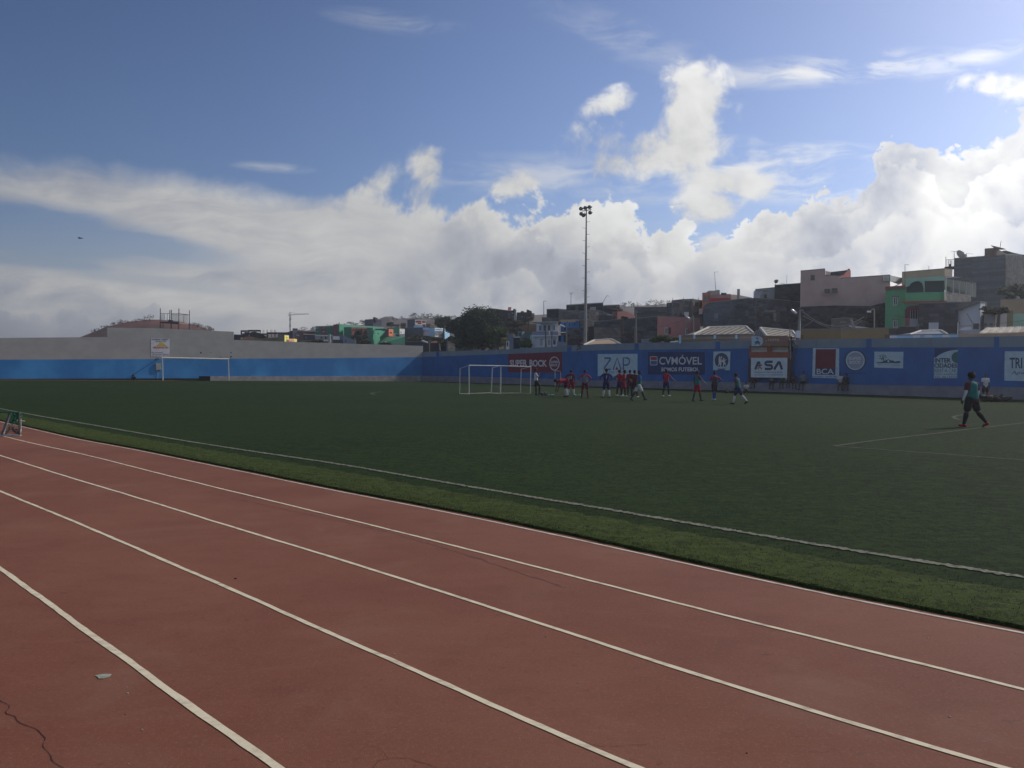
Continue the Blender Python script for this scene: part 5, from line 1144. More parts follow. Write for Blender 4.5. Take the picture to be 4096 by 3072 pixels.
# white balcony house
b = bld('two storey white house with a balcony and four upper windows', '5', [(1250, 606, 92), (1730, 600, 90)], 820, PL['white'], 6); W_ = b
bl = bld('', '5', [(1150, 808, 90.5), (1730, 804, 88.5)], 1250, PL['white'], 6, root=b.root, pname='lower_storey'); 
slabp(b, 'roof_slab', '5', [(1160, 596), (1742, 580), (1742, 602), (1250, 612)], 89.5, PL['grey'], 2); slabp(b, 'balcony_front', '5', [(1150, 808), (1728, 812), (1728, 898), (1150, 900)], [90, 88, 88, 90], PL['blgrey'], .2); slabp(b, 'balcony_slab', '5', [(1145, 898), (1734, 890), (1734, 908), (1145, 918)], [89.8, 87.8, 87.8, 89.8], PL['offwhite'], .5)
win(b, 0, 1303, 676, 1367, 798, M_fr, bars=1); win(b, 0, 1405, 674, 1460, 800); win(b, 0, 1500, 670, 1556, 800); win(b, 0, 1598, 668, 1672, 790, M_fr, bars=1)
for (x0, y0, x1, y1) in ((1325, 990, 1395, 1130), (1490, 985, 1580, 1130), (1610, 985, 1690, 1110)): win(bl, 0, x0, y0, x1, y1, PL['white'], PL['grey'] if x0 < 1600 else M_glass, 0, name='door')
for (x0, x1, y0) in ((1325, 1398, 978), (1608, 1692, 970)): flats(b, 'door_lintel', '5', x0, y0, x1, y0+14, 88, M_glass)
slabp(b, 'balcony_column', '5', [(1525, 785), (1545, 785), (1545, 880), (1525, 880)], 87.6, PL['offwhite'], .15)
pole_thing('dark wooden utility pole before the white balcony house', 'pole', '5', 1458, 1180, 1452, 770, 84, .11, .08, M_steel); pole_thing('thinner pole before the white balcony house', 'pole', '5', 1588, 1180, 1592, 790, 84, .07, .05, M_steel)
pole_thing('tall television aerial above the roofs left of the floodlight mast', 'aerial', '5', 1413, 480, 1408, 132, 104, .05, .03, M_ant, 'antenna', [[(1405, 135), (1468, 135)]])
pole_thing('cross armed television aerial just left of the floodlight mast', 'aerial', 's', 2283.5, 1225, 2284.5, 1171, 100, .04, .025, M_ant, 'antenna', [[(2277, 1171), (2296, 1172)], [(2278, 1176), (2290, 1177)]])
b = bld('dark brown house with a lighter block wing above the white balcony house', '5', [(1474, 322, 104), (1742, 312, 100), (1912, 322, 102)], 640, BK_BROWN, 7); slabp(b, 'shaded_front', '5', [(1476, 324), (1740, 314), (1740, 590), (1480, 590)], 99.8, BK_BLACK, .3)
slabp(b, 'low_front', '5', [(1370, 492), (1740, 500), (1740, 590), (1370, 585)], 97, BK_DARK, 2); slabp(b, 'block_wing', '5', [(1742, 318), (1870, 330), (2330, 345), (2330, 600), (1742, 560)], 98, BK_BROWN, 4)
b = bld('bright blue house with scalloped parapet beside the floodlight mast', '5', [(1785, 590, 94), (2190, 575, 92)], 850, PL['blue'], 5)
slabp(b, 'parapet', '5', [(1740, 560), (1800, 548), (2190, 538), (2190, 590), (2140, 560), (2100, 598), (1960, 602), (1930, 578), (1890, 605), (1800, 600)], 91.8, PL['tan'], .3)
for a in ((1855, 605, 1915, 800), (1960, 620, 2010, 690), (2070, 612, 2120, 680)): win(b, 0, *a, PL['blue'], M_glass, 0)
slabp(b, 'lower_front', '5', [(1925, 738), (2330, 715), (2330, 1300), (1925, 1300)], 90.5, BK_DARK, 1); slabp(b, 'entrance', '5', [(1725, 900), (1925, 880), (1925, 1200), (1725, 1200)], 90, PL['dark'], .4); slabp(b, 'blue_door', '5', [(1790, 920), (1850, 900), (1850, 1080), (1790, 1080)], 89.6, PL['blue'], .1)
flats(b, 'canopy', '5', 1722, 818, 1898, 838, 89, PL['offwhite'], 1.2); slabp(b, 'yard_wall', '5', [(1700, 1030), (1900, 1045), (1900, 1200), (1700, 1200)], 87, PL['blgrey'], .3)
LAMPR = pole_thing('street lamp on the pole before the blue house', 'street lamp', '5', 1915, 1150, 1912, 640, 86, .07, .05, M_pole, 'street_lamp', [[(1912, 700), (1860, 712), (1830, 690)]])
mb = MB(); c = P(*q('5', 1823, 680), 86); mb.caps(c-Vector((.22, 0, -.08)), c+Vector((.25, 0, -.12)), .095, .08, n=10); part('lamp_head', mb, M_lampw, LAMPR, smooth=True)
# around the mast (zoom 6)
b = bld('long dark flat roofed house directly behind the floodlight mast', '6', [(84, 226, 108), (505, 200, 106), (890, 178, 104), (902, 190, 104.6)], 480, BK_BLACK, 7)
slabp(b, 'roof_edge', '6', [(84, 218), (890, 170), (890, 182), (84, 230)], [107.8, 103.8, 103.8, 107.8], PL['grey'], .4); slabp(b, 'opening', '6', [(285, 240), (365, 240), (365, 340), (285, 335)], 105.5, M_glass, .1)
slabp(b, 'water_tank', '6', [(610, 270), (740, 262), (740, 330), (610, 330)], 102, PL['grey'], 1)
b = bld('dark house with a thin overhanging slab roof right of the mast', '6', [(900, 238, 101), (1262, 222, 99)], 500, PL['dark'], 5); slabp(b, 'slab_roof', '6', [(980, 262), (1335, 312), (1335, 328), (1260, 345), (980, 280)], 97, PL['brown'], 1.5); flats(b, 'roof_edge', '6', 905, 234, 1180, 244, 98, PL['grey'], .2)
slabp(b, 'upper_block', '6', [(1180, 216), (1262, 214), (1262, 265), (1180, 258)], 98.6, PL['olive'], 1)
b = bld('grey block house terraces between the mast and the orange roofed house', '6', [(340, 400, 95), (590, 330, 94), (800, 345, 95), (1100, 450, 96)], 720, BK_BROWN, 6); slabp(b, 'pale_block', '6', [(735, 380), (800, 360), (800, 440), (735, 440)], 93.4, PL['grey'], .3)
slabp(b, 'side_wall', '6', [(800, 440), (1095, 440), (1095, 560), (800, 560)], 93, BK_DARK, .5); slabp(b, 'white_line', '6', [(985, 430), (1095, 436), (1095, 448), (985, 440)], 92.8, PL['offwhite'], .1)
b = bld('salmon house with a rounded orange roof', '6', [(1096, 380, 100), (1210, 368, 97), (1380, 364, 98), (1480, 388, 99), (1545, 420, 101), (1605, 478, 103)], 620, PL['rose'], 5)
slabp(b, 'orange_gable', '6', [(1230, 370), (1380, 363), (1480, 388), (1545, 420), (1605, 480), (1605, 530), (1230, 530)], 96, PL['salmon'], .3); flats(b, 'window', '6', 1118, 475, 1172, 540, 96.5, M_glass)
for a in ((1150, 475, 1156, 540), ): flats(b, 'window_bar', '6', *a, 96.3, PL['rose'], .05)
slabp(b, 'roof_slab', '6', [(1262, 352), (1345, 345), (1350, 366), (1262, 366)], 99, PL['grey'], .6)
pole_thing('thin dark pole in front of the salmon house', 'pole', '6', 1205, 560, 1190, 230, 92, .07, .04, M_steel)
b = bld('long dark stone house below the far ridge', '6', [(1590, 276, 112), (2330, 268, 108)], 560, BK_DARK, 6)
b = bld('rough plaster house side right behind the mast foot', '6', [(395, 560, 92), (520, 540, 90), (715, 590, 91)], 1250, BK_BROWN, 5); slabp(b, 'broken_edge', '6', [(560, 700), (700, 690), (700, 1100), (600, 900)], 88.5, PL['dark'], .4); slabp(b, 'white_patch', '6', [(705, 572), (762, 568), (752, 670), (705, 650)], 87, PL['grey'], .2)
b = bld('big dark stone wall building behind the small cream hip roof', '6', [(700, 600, 86), (1250, 545, 85), (2112, 478, 84)], 1300, BK_DARK, 8)
slabp(b, 'lower_extension', '6', [(696, 700), (1050, 720), (1310, 730), (1310, 1200), (696, 1200)], 83.5, BK_BROWN, 1)
for x, mm in ((1465, BK_BLACK), (1290, BK_BLACK), (1590, BK_GREY)): slabp(b, 'vertical_joint', '6', [(x, 640), (x+14, 640), (x+14, 1200), (x, 1200)], 83, mm, .1)
tree('small tuft of weeds on the dark stone wall', '6', 1230, 1440, 485, 560, 82, 700, M_leafD, .1, 'bush', 'bush', lump=.5)
pole_thing('slender concrete utility pole with a ragged top on the dark stone wall', 'pole', '6', 1633, 1200, 1625, 365, 80, .10, .05, M_pole, extra=[[(1600, 360), (1650, 380), (1610, 420), (1650, 470)], [(1615, 350), (1640, 345), (1655, 370)]])
pole_thing('faint tripod aerial above the dark house right of the mast', 'aerial', '6', 885, 178, 992, 2, 104, .035, .02, M_ant, 'antenna', [[(992, 2), (1045, 45)]])
pole_thing('thin rod aerial above the far ridge', 'aerial', '6', 1650, 275, 1650, 145, 112, .04, .03, M_ant, 'antenna'); pole_thing('small bracket aerial above the far ridge', 'aerial', '6', 2070, 268, 2070, 130, 110, .03, .02, M_ant, 'antenna', [[(2070, 130), (2115, 130)]])
def hiproof(label, z, ridge, eaves, dr, de, matr, name='tiled_roof', root=None, caps=True, zb=None, walls=None):
    """ridge: 2 pts, eaves: 2 pts (front), seen from the pitch"""
    R = [P(*q(z, *p), dr) for p in ridge]; E = [P(*q(z, *p), de) for p in eaves]; back = [Vector((e.x+2*(r_.x-e.x) if False else e.x, 2*r_.y-e.y, e.z)) for e, r_ in zip(E, R)]
    r = thing('hip_roof_house', label, 'house', Vector((E[0].x, E[0].y, E[0].z-3.2)), 'houses of the town behind the wall')
    mb = MB(); mb.add([E[0], E[1], back[1], back[0], R[0], R[1]], [(0, 1, 5, 4), (1, 2, 5), (2, 3, 4, 5), (3, 0, 4), (0, 3, 2, 1)]); part('roof', mb, matr, r)
    mb = MB(); mb.path([E[0], R[0], R[1], E[1]], .11, 6); mb.path([R[1], back[1]], .1, 6); part('ridge_cap', mb, M_tile, r)
    mb = MB(); c = (E[0]+E[1]+back[0]+back[1])/4; pts = [(c.x+(v.x-c.x)*.93, c.y+(v.y-c.y)*.93) for v in (E[0], E[1], back[1], back[0])]; mb.prism(pts, E[0].z-3.2, min(E[0].z, E[1].z)-.05); part('wall', mb, walls or PL['tan'], r); return r
hiproof('small cream hipped roof with white ridge just behind the ZAP advert', '6', [(700, 1004), (1080, 980)], [(470, 1110), (1330, 1110)], 78, 75, PL['tan'])
# pink house etc (zoom 7)
b = bld('dusty pink house with two windows and red shutters', '7', [(165, 800, 83), (640, 828, 84), (1112, 852, 85)], 1500, PL['rose'], 7)
win(b, 0, 325, 1052, 395, 1200, M_fr, bars=1); win(b, 0, 395, 1050, 455, 1196, M_shut, M_shut, 0, name='shutter'); win(b, 1, 785, 1070, 838, 1212, M_fr, bars=1); win(b, 1, 838, 1068, 855, 1205, M_shut, M_shut, 0, name='shutter')
b = bld('half built grey block house with large open rooms', '7', [(480, 462, 100), (720, 434, 97), (950, 430, 96), (1165, 462, 98)], 900, BK_GREY, 8)
for a in ((500, 505, 652, 606), (740, 590, 915, 705), (865, 700, 918, 840), (750, 470, 905, 560)): flats(b, 'open_room', '7', *a, 94.8, M_glass, .1)
slabp(b, 'open_room', '7', [(915, 450), (915, 640), (870, 640), (860, 540)], 94.9, M_glass, .1)
slabp(b, 'stair_slab', '7', [(655, 500), (740, 540), (740, 830), (655, 830)], 94.5, BK_GREY, .2); win(b, 2, 996, 478, 1056, 572); win(b, 2, 1115, 500, 1145, 590); win(b, 2, 990, 715, 1050, 760); slabp(b, 'pale_wall', '7', [(1085, 632), (1182, 632), (1178, 755), (1085, 755)], 94, PL['offwhite'], .2)
slabp(b, 'white_gap', '7', [(755, 708), (860, 708), (860, 782), (760, 790)], 94.4, PL['offwhite'], .05); win(b, 0, 535, 750, 572, 820)
slabp(b, 'rubble', '7', [(630, 820), (690, 690), (700, 760), (760, 790), (860, 810), (1000, 770), (1180, 760), (1190, 880), (630, 880)], 92, BK_BLACK, .8)
b2 = bld('', '7', [(368, 508, 101), (482, 502, 100)], 900, BK_DARK, 4, root=b.root, pname='side_wing'); flats(b, 'open_room', '7', 372, 540, 462, 596, 99.5, M_glass)
for k, (x, dd) in enumerate(((500, 100), (740, 98), (955, 97), (1075, 98))): part('rebar', MB().tube(P(*q('7', x, 450), dd), P(*q('7', x-2, 395 if k != 1 else 385), dd), .03, n=4), M_steel, b.root)
pole_thing('small aerial on the left part of the dark ridge wall', 'aerial', '7', 132, 540, 130, 460, 108, .03, .02, M_ant, 'antenna', [[(130, 462), (182, 462)]])
tree('green weeds on top of the dusty pink house', '7', 170, 300, 745, 810, 86, 500, M_leafG, .1, 'bush', 'bush', lump=.5)
b = bld('orange house with tall windows and a red side wall', '7', [(1157, 296, 92), (1345, 288, 90), (1350, 340, 90.1), (1790, 322, 91)], 700, PL['orange'], 8)
slabp(b, 'red_side', '7', [(1345, 342), (1790, 322), (1790, 490), (1300, 505), (1310, 380)], [89.6, 90.4, 90.4, 89.6, 89.6], PL['red'], .3); slabp(b, 'side_upper_band', '7', [(1345, 340), (1790, 320), (1790, 400), (1320, 405)], [89.2, 90, 90, 89.2], PL['rose'], .2)
win(b, 0, 1186, 350, 1242, 498); win(b, 0, 1262, 344, 1312, 492)
slabp(b, 'roof_gable', '7', [(1215, 292), (1305, 232), (1400, 236), (1475, 226), (1475, 218), (1542, 222), (1545, 345), (1345, 345), (1345, 290)], 91, PL['grey'], 3)
slabp(b, 'beige_rear', '7', [(1770, 322), (1820, 318), (2000, 340), (2205, 378), (2205, 480), (1770, 480)], 92, PL['cream'], 3); part('chimney', MB().tube(P(*q('7', 1958, 440), 91), P(*q('7', 1958, 202), 91), .17, n=8), PL['grey'], b.root)
slabp(b, 'water_tank', '7', [(1570, 284), (1692, 284), (1695, 330), (1572, 332)], 90.5, PL['dark'], .5); pole_thing('very tall thin aerial above the orange house', 'aerial', 's', 2863, 1165, 2858, 1088, 90, .03, .02, M_ant, 'antenna', [[(2858, 1088), (2873.5, 1088)]])
b = bld('long slate blue stone house with small dark windows', '7', [(1180, 590, 80), (1300, 508, 79.5), (1830, 450, 79), (2250, 400, 78.5)], 1250, BK_BLUE, 7)
win(b, 1, 1420, 735, 1506, 852, PL['blgrey'], PL['blgrey'], 0); 
for a in ((1780, 690, 1862, 792), (2100, 680, 2185, 800), (1860, 588, 1935, 605)): flats(b, 'window', '7', *a, 78.2, M_glass, .1)
slabp(b, 'yard_wall', '7', [(1115, 850), (1190, 640), (1190, 1010), (1115, 1030)], 81, BK_BLACK, .5)
for k in range(26): slabp(b, 'fence_slat', '7', [(1140+k*30, 890), (1152+k*30, 890), (1152+k*30, 1030), (1140+k*30, 1030)], 76.5, BK_BLACK, .08)
LAMPR = pole_thing('utility pole with a curved lamp arm before the dusty pink house', 'street lamp', '7', 965, 1280, 952, 785, 75, .09, .07, M_pole, 'street_lamp', [[(955, 860), (880, 845), (850, 835)], [(915, 860), (880, 920), (830, 950)]]); pole_thing('dark twin post right behind the lamp pole', 'pole', '7', 942, 1280, 940, 820, 75.5, .07, .06, M_steel)
mb = MB(); c = P(*q('7', 840, 830), 75); mb.caps(c-Vector((.16, 0, -.1)), c+Vector((.16, 0, -.12)), .095, .08, n=10); part('lamp_head', mb, M_lampw, LAMPR, smooth=True)
pole_thing('thin bent pole before the dusty pink house, left of the lamp pole', 'pole', '7', 765, 1400, 775, 860, 74, .04, .03, M_pole)
hiproof('large pale tiled hip roof left of the commentator box', '7', [(1300, 1048), (2120, 1028)], [(960, 1215), (2330, 1215)], 70.5, 67.5, M_corr)
rr = thing('pilaster_wall', 'brown garden wall with pale blue pilasters left of the commentator box', 'wall', P(*q('7', 640, 1390), 65))
slabp(None, 'wall', '7', [(640, 1222), (2290, 1190), (2290, 1420), (640, 1420)], [65, 62, 62, 65], PL['tan'], .25, rr); slabp(None, 'coping', '7', [(640, 1216), (2290, 1184), (2290, 1196), (640, 1228)], [64.8, 61.8, 61.8, 64.8], PL['grey'], .3, rr); slabp(None, 'rail_band', '7', [(640, 1306), (2290, 1270), (2290, 1284), (640, 1320)], [64.8, 61.8, 61.8, 64.8], PL['grey'], .1, rr)
for x in (640, 955, 1412, 1885): slabp(None, 'pilaster', '7', [(x, 1218), (x+50, 1217), (x+48, 1400 if x == 640 else 1300), (x, 1400 if x == 640 else 1300)], 64.3-(x-640)/1650*3, PL['ltblue'], .15, rr)
tree('leafy green shrub above the wall below the dusty pink house', '7', 10, 610, 1225, 1420, 72, 3600, M_leafG, .13, 'bush', 'bush', lump=.3); tree('pale yellow flowering shrub in front of the pilaster wall', '7', 920, 1400, 1305, 1400, 66.5, 2200, M_leafY, .07, 'bush', 'bush'); tree('light green shrub tips beside the ZAP advert', '7', -60, 200, 1330, 1410, 74, 700, M_leafG, .1, 'bush', 'bush')
tag(slabp(None, 'roof_sheet', '7', [(440, 1360), (600, 1340), (640, 1345), (600, 1370), (470, 1395)], 66, PL['offwhite'], .5), 'small white roof sheet poking above the wall beside the green shrub', 'roof sheet')
b = bld('low grey blue shed roof above the CVMÓVEL advert', '6', [(1740, 985, 74), (1985, 978, 74)], 1300, PL['blgrey'], 3, cat='shed', name='shed')
# right part (zoom 8,V)
b = bld('white washed house with a door and a dark parapet', '8', [(304, 560, 82), (338, 516, 81.8), (712, 480, 81), (922, 488, 82)], 800, PL['grey'], 7)
slabp(b, 'whitewashed_front', '8', [(304, 562), (345, 545), (560, 520), (910, 490), (925, 715), (304, 680)], [81.6, 81.4, 81.2, 81.6, 81.6, 81.6], PL['white'], .3)
flats(b, 'window', '8', 500, 605, 556, 690, 80.8, M_glass, .1); flats(b, 'door', '8', 826, 575, 902, 716, 80.8, PL['blgrey'], .1)
b = bld('tall black stone house with rooftop dishes left of the pink house', '8', [(704, 436, 80.5), (1000, 415, 80), (1198, 400, 80.2)], 1000, BK_BLACK, 6)
pole_thing('small dish on a thin mast above the black stone house', 'satellite dish', '8', 712, 450, 722, 360, 80, .03, .02, M_ant, 'antenna', [[(685, 352), (722, 362), (740, 350)]]); pole_thing('flat yagi aerial on the black stone house', 'aerial', '8', 900, 425, 885, 400, 80, .03, .02, M_ant, 'antenna', [[(810, 394), (895, 404)]]); pole_thing('thin whip aerial on the black stone house', 'aerial', '8', 930, 425, 938, 225, 80, .02, .012, M_ant, 'antenna')
mb = MB(); c = P(*q('8', 733, 358), 80); mb.caps(c, c+Vector((.1, .05, .06)), .2, .15, n=10); tag(recentre(part('satellite_dish', mb, M_ant, smooth=True)), 'round dish head at the top of the thin mast', 'satellite dish')
b = bld('dark slate stone terrace house with empty openings', '8', [(-10, 705, 78), (345, 682, 77), (925, 722, 77.5), (1200, 760, 78)], 1400, BK_DARK, 6)
for a in ((145, 905, 217, 1020), (735, 935, 805, 1135), (850, 850, 930, 935), (1010, 1000, 1095, 1140)): flats(b, 'opening', '8', *a, 76, M_glass, .1)
for a in ((360, 758, 470, 770), (355, 826, 460, 836), (520, 905, 730, 935), (680, 955, 735, 1110)): flats(b, 'pale_block', '8', *a, 76, BK_GREY, .12)
slabp(b, 'side_front', '8', [(345, 690), (352, 690), (352, 1300), (345, 1300)], 76, BK_GREY, .1)
b = bld('large dusty pink windowless house with a stepped parapet and three small windows', 'V', [(480, 320, 75.5), (712, 300, 75), (713, 362, 75), (850, 366, 74.7), (851, 390, 74.7), (1330, 358, 73.5)], 660, PL['pink'], 10)
for a in ((574, 355, 615, 406), (705, 487, 758, 528), (775, 481, 830, 526)):
    f = 0 if a[0] < 700 else (2 if a[2] < 760 else 2); flats(b, 'window', 'V', *a, 74.3, M_glass, .15)
slabp(b, 'inner_wall', 'V', [(712, 316), (772, 326), (760, 364), (712, 364)], 78, PL['cream'], .3); slabp(b, 'old_roof', 'V', [(770, 326), (900, 312), (925, 304), (905, 322), (870, 360), (760, 362)], 77.5, PL['dark'], 1.5); slabp(b, 'salmon_gable', 'V', [(850, 390), (862, 360), (885, 358), (930, 308), (955, 312), (955, 384)], 76.5, PL['salmon'], .3); slabp(b, 'chimney', 'V', [(928, 296), (946, 296), (948, 310), (926, 310)], 76.6, BK_BLACK, .4)
for k in range(5): slabp(b, 'baluster', 'V', [(1264+k*11.5, 366), (1270+k*11.5, 366), (1270+k*11.5, 412), (1264+k*11.5, 412)], 73.3, PL['offwhite'], .1)
slabp(b, 'balcony_recess', 'V', [(1260, 362), (1330, 357), (1330, 414), (1260, 416)], 73.45, PL['pink'], .1)
slabp(b, 'terrace_side', 'V', [(1330, 357), (1470, 388), (1475, 430), (1400, 440), (1330, 415)], [73.4, 77, 77, 75.5, 73.4], PL['offwhite'], .2); slabp(b, 'stair', 'V', [(1360, 462), (1440, 425), (1446, 430), (1370, 466)], 72, PL['offwhite'], .2)
slabp(b, 'stone_base', 'V', [(480, 655), (800, 645), (1150, 650), (1225, 628), (1290, 620), (1290, 900), (480, 900)], 73.2, BK_BLACK, .5)
b = bld('low stone ruin in front of the pink house base', 'V', [(770, 775, 70), (900, 765, 69.5), (965, 768, 69.5), (1100, 800, 70)], 960, BK_BROWN, 2, cat='ruin', name='ruin'); slabp(b, 'white_slab', 'V', [(940, 832), (970, 835), (1090, 850), (1132, 856), (1125, 866), (1060, 862), (940, 845)], 67, PL['offwhite'], .6)
tree('dark creeper bush hiding the right end of the stone base', 'V', 1110, 1290, 655, 880, 69, 3000, M_leafD, .14, 'bush', 'bush')
hiproof('bright cream tiled roof with a white ridge behind the UNITEL banner', '8', [(432, 1243), (1040, 1300)], [(560, 1400), (1130, 1420)], 67, 63.5, M_corr, walls=PL['cream'])
b = bld('ochre wall between the utility pole and the green house', '8', [(1195, 1272, 61), (1960, 1268, 58), (2870, 1250, 57)], 1600, PL['ochre'], .4, cat='wall', name='garden_wall', group=None); slabp(b, 'lower_band', '8', [(1195, 1375), (2870, 1362), (2870, 1500), (1195, 1500)], [60.9, 56.9, 56.9, 60.9], mat('plaster_ochre_dark', (.17, .11, .05)), .1)
r = pole_thing('concrete utility pole with white box at the left end of the ochre wall', 'pole', '8', 1150, 1500, 1182, 900, 60, .13, .08, M_pole, extra=[[(1140, 960), (1095, 945)], [(1182, 905), (1250, 905)]])
mb = MB(); c = P(*q('8', 1145, 1362), 59.7); mb.box(c-Vector((.16, .1, .27)), (.34, 0, 0), (0, .2, 0), (0, 0, .55)); part('meter_box', mb, PL['offwhite'], r)
pole_thing('dark post beside the white boxed utility pole', 'pole', '8', 1130, 1500, 1140, 1285, 60.5, .12, .1, M_steel)
mb = MB(); c = P(*q('8', 1066, 932), 60); mb.caps(c+Vector((-.12, 0, .1)), c+Vector((.14, 0, -.1)), .11, .1, n=10); part('lamp_head', mb, M_lampw, r, smooth=True)
r = thing('street_lamp', 'small round street lamp on a slanting white arm before the dark creeper', 'street lamp', P(*q('9', 912, 878), 60), 'poles and aerials over the roofs')
mb = MB(); c = P(*q('9', 828, 932), 60); mb.caps(c+Vector((-.06, 0, .0)), c+Vector((.12, 0, -.02)), .09, .08, n=10); part('lamp_head', mb, M_lampw, r, smooth=True)
part('arm', MB().path([P(*q('9', *p), 60) for p in ((845, 930), (880, 905), (912, 878), (935, 885), (935, 1260))], .045, 6), M_conp, r)
def wire(label, pts, d0, d1, rr=.022, matr=None):
    pp = [q(z, x, y) for z, x, y in pts]; n = len(pp); c = [P(*p, d0+(d1-d0)*i/(n-1)) for i, p in enumerate(pp)]
    tag(recentre(part('overhead_cable', MB().path(c, rr, 4), matr or M_pole)), label, 'cable', 'overhead cables')
wire('upper sagging cable from the boxed utility pole towards the green house', [('8', 1240, 930), ('8', 1350, 1020), ('8', 1500, 1110), ('8', 1650, 1175), ('8', 1750, 1200), ('9', 100, 1195), ('9', 250, 1208), ('9', 400, 1190), ('9', 520, 1150), ('9', 640, 1090), ('9', 740, 1025)], 60, 59, .035, M_conp)
wire('lower sagging cable from the boxed utility pole towards the leaning post', [('8', 1245, 1010), ('8', 1400, 1090), ('8', 1600, 1185), ('8', 1800, 1250), ('9', 250, 1252), ('9', 400, 1235), ('9', 550, 1195), ('9', 700, 1105)], 60, 59, .03, M_conp)
wire('straight short cable rising to the lamp right of the boxed pole', [('8', 1225, 1240), ('8', 1380, 1140), ('8', 1440, 1095)], 60, 60, .018); wire('thin dark cable crossing the dusty pink house', [('7', 180, 1040), ('7', 500, 960), ('7', 780, 880)], 76, 76, .015, M_steel)
wire('thin dark cable crossing the lower green facade', [('9', 1140, 990), ('9', 1500, 1025)], 63, 63, .015, M_steel); wire('thin dark cable in front of the white hut at far right', [('A', 660, 1300), ('A', 1100, 1280), ('A', 1640, 1215)], 58, 56, .015, M_steel)
pole_thing('leaning concrete post in front of the low stone ruin', 'pole', '9', 560, 1270, 495, 1080, 58, .11, .09, M_conp); pole_thing('thin pole rising beside the climbing man', 'pole', 's', 3162, 1440, 3159, 1310, 55, .035, .03, M_pole)
# green house (zoom W)
b = bld('bright green two storey house with arched loggia and red trim', 'W', [(100, 490, 68), (282, 482, 66), (283, 400, 66), (662, 372, 64.5)], 930, PL['green'], 7, pname='wall')
slabp(b, 'red_trim', 'W', [(98, 466), (300, 452), (300, 478), (98, 492)], [67.8, 65.6, 65.6, 67.8], PL['brick'], .3)
for a in ((178, 566, 216, 646), (176, 784, 214, 856)): win(b, 0, *a, M_fr, bars=1)
for a in ((165, 556, 228, 564), (163, 776, 226, 783)): flats(b, 'window_hood', 'W', *a, 65.8, PL['brick'], .15)
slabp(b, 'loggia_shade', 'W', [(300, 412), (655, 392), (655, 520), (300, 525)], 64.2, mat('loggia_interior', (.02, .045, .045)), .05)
slabp(b, 'loggia_frame', 'W', [(255, 388), (662, 366), (662, 408), (472, 412), (470, 520), (462, 520), (460, 470), (445, 430), (415, 414), (385, 414), (355, 425), (335, 440), (330, 455), (290, 470), (290, 400)], 63.9, PL['palegreen'], .2)
slabp(b, 'loggia_parapet', 'W', [(290, 525), (470, 520), (662, 516), (672, 602), (290, 608)], 63.8, PL['green'], .15); slabp(b, 'red_trim', 'W', [(232, 604), (672, 596), (685, 608), (270, 624)], 63.6, PL['brick'], .4)
slabp(b, 'cream_corner', 'W', [(655, 514), (672, 514), (682, 606), (655, 602)], 63.6, PL['cream'], .2)
slabp(b, 'maroon_front', 'W', [(284, 690), (300, 660), (340, 646), (420, 640), (420, 900), (284, 900)], 63.6, PL['dkmaroon'], .15)
f_ = slabp(b, 'balcony_door', 'W', [(334, 690), (405, 690), (405, 770), (334, 770)], 63.3, M_glass, .08)
for k in range(4): slabp(b, 'door_mullion', 'W', [(334+k*22, 690), (338+k*22, 690), (338+k*22, 770), (334+k*22, 770)], 63.2, PL['offwhite'], .05)
slabp(b, 'white_panel', 'W', [(330, 770), (408, 770), (408, 842), (320, 838)], 63.1, PL['white'], .1)
for k in range(6): part('balcony_rail', MB().tube(P(*q('W', 285+k*8, 770), 63), P(*q('W', 285+k*8, 835), 63), .02, n=4), PL['rose'], b.root)
part('balcony_rail', MB().tube(P(*q('W', 283, 770), 63), P(*q('W', 332, 768), 63), .03, n=4), PL['rose'], b.root)
b = bld('beige roof room with antenna above the green house', 'W', [(256, 332, 74), (662, 298, 71), (735, 305, 72)], 480, PL['beige'], 5)
for k in range(5): slabp(b, 'ribbed_strip', 'W', [(668+k*14, 305), (674+k*14, 305), (674+k*14, 372), (668+k*14, 372)], 70.8, PL['cream'], .1)
pole_thing('bracket aerial on the beige roof room', 'aerial', 'W', 284, 382, 284, 256, 73, .03, .02, M_ant, 'antenna', [[(284, 256), (324, 260)]]); pole_thing('short rod aerial on the beige roof room', 'aerial', 'W', 511, 312, 511, 268, 72, .02, .015, M_ant, 'antenna')
b = bld('dark roofed terrace with slim white posts right of the green house', 'W', [(662, 515, 66), (910, 560, 74)], 640, BK_GREY, 5)
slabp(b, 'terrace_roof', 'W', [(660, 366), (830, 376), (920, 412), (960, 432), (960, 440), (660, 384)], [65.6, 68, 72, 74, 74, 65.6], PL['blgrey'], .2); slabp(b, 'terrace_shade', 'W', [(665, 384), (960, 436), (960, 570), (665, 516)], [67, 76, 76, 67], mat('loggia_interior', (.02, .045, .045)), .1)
for x, y0, y1, dd in ((672, 375, 516, 65.8), (740, 388, 532, 67.5), (801, 400, 545, 69.5), (860, 410, 552, 71.5), (916, 422, 560, 73)): part('post', MB().tube(P(*q('W', x, y1), dd), P(*q('W', x, y0), dd), .04, n=6), PL['white'], b.root)
b = bld('huge dark slate house at far right with satellite dish on top', 'W', [(750, 202, 84), (1238, 165, 80), (1330, 160, 84), (1600, 190, 92)], 760, BK_BLUE, 10); bld('', 'W', [(1040, 104, 81.5), (1138, 97, 80.5), (1242, 152, 84)], 190, PL['rose'].copy() if False else PL['brown'], 3, root=b.root, pname='stair_hut')
slabp(b, 'side_face', 'W', [(1238, 170), (1600, 195), (1600, 640), (1238, 600)], [79.8, 91.6, 91.6, 79.8], BK_DARK, .1); slabp(b, 'roof_room', 'W', [(1195, 130), (1240, 122), (1300, 140), (1420, 168), (1420, 175), (1195, 168)], 86, BK_BLACK, 2)
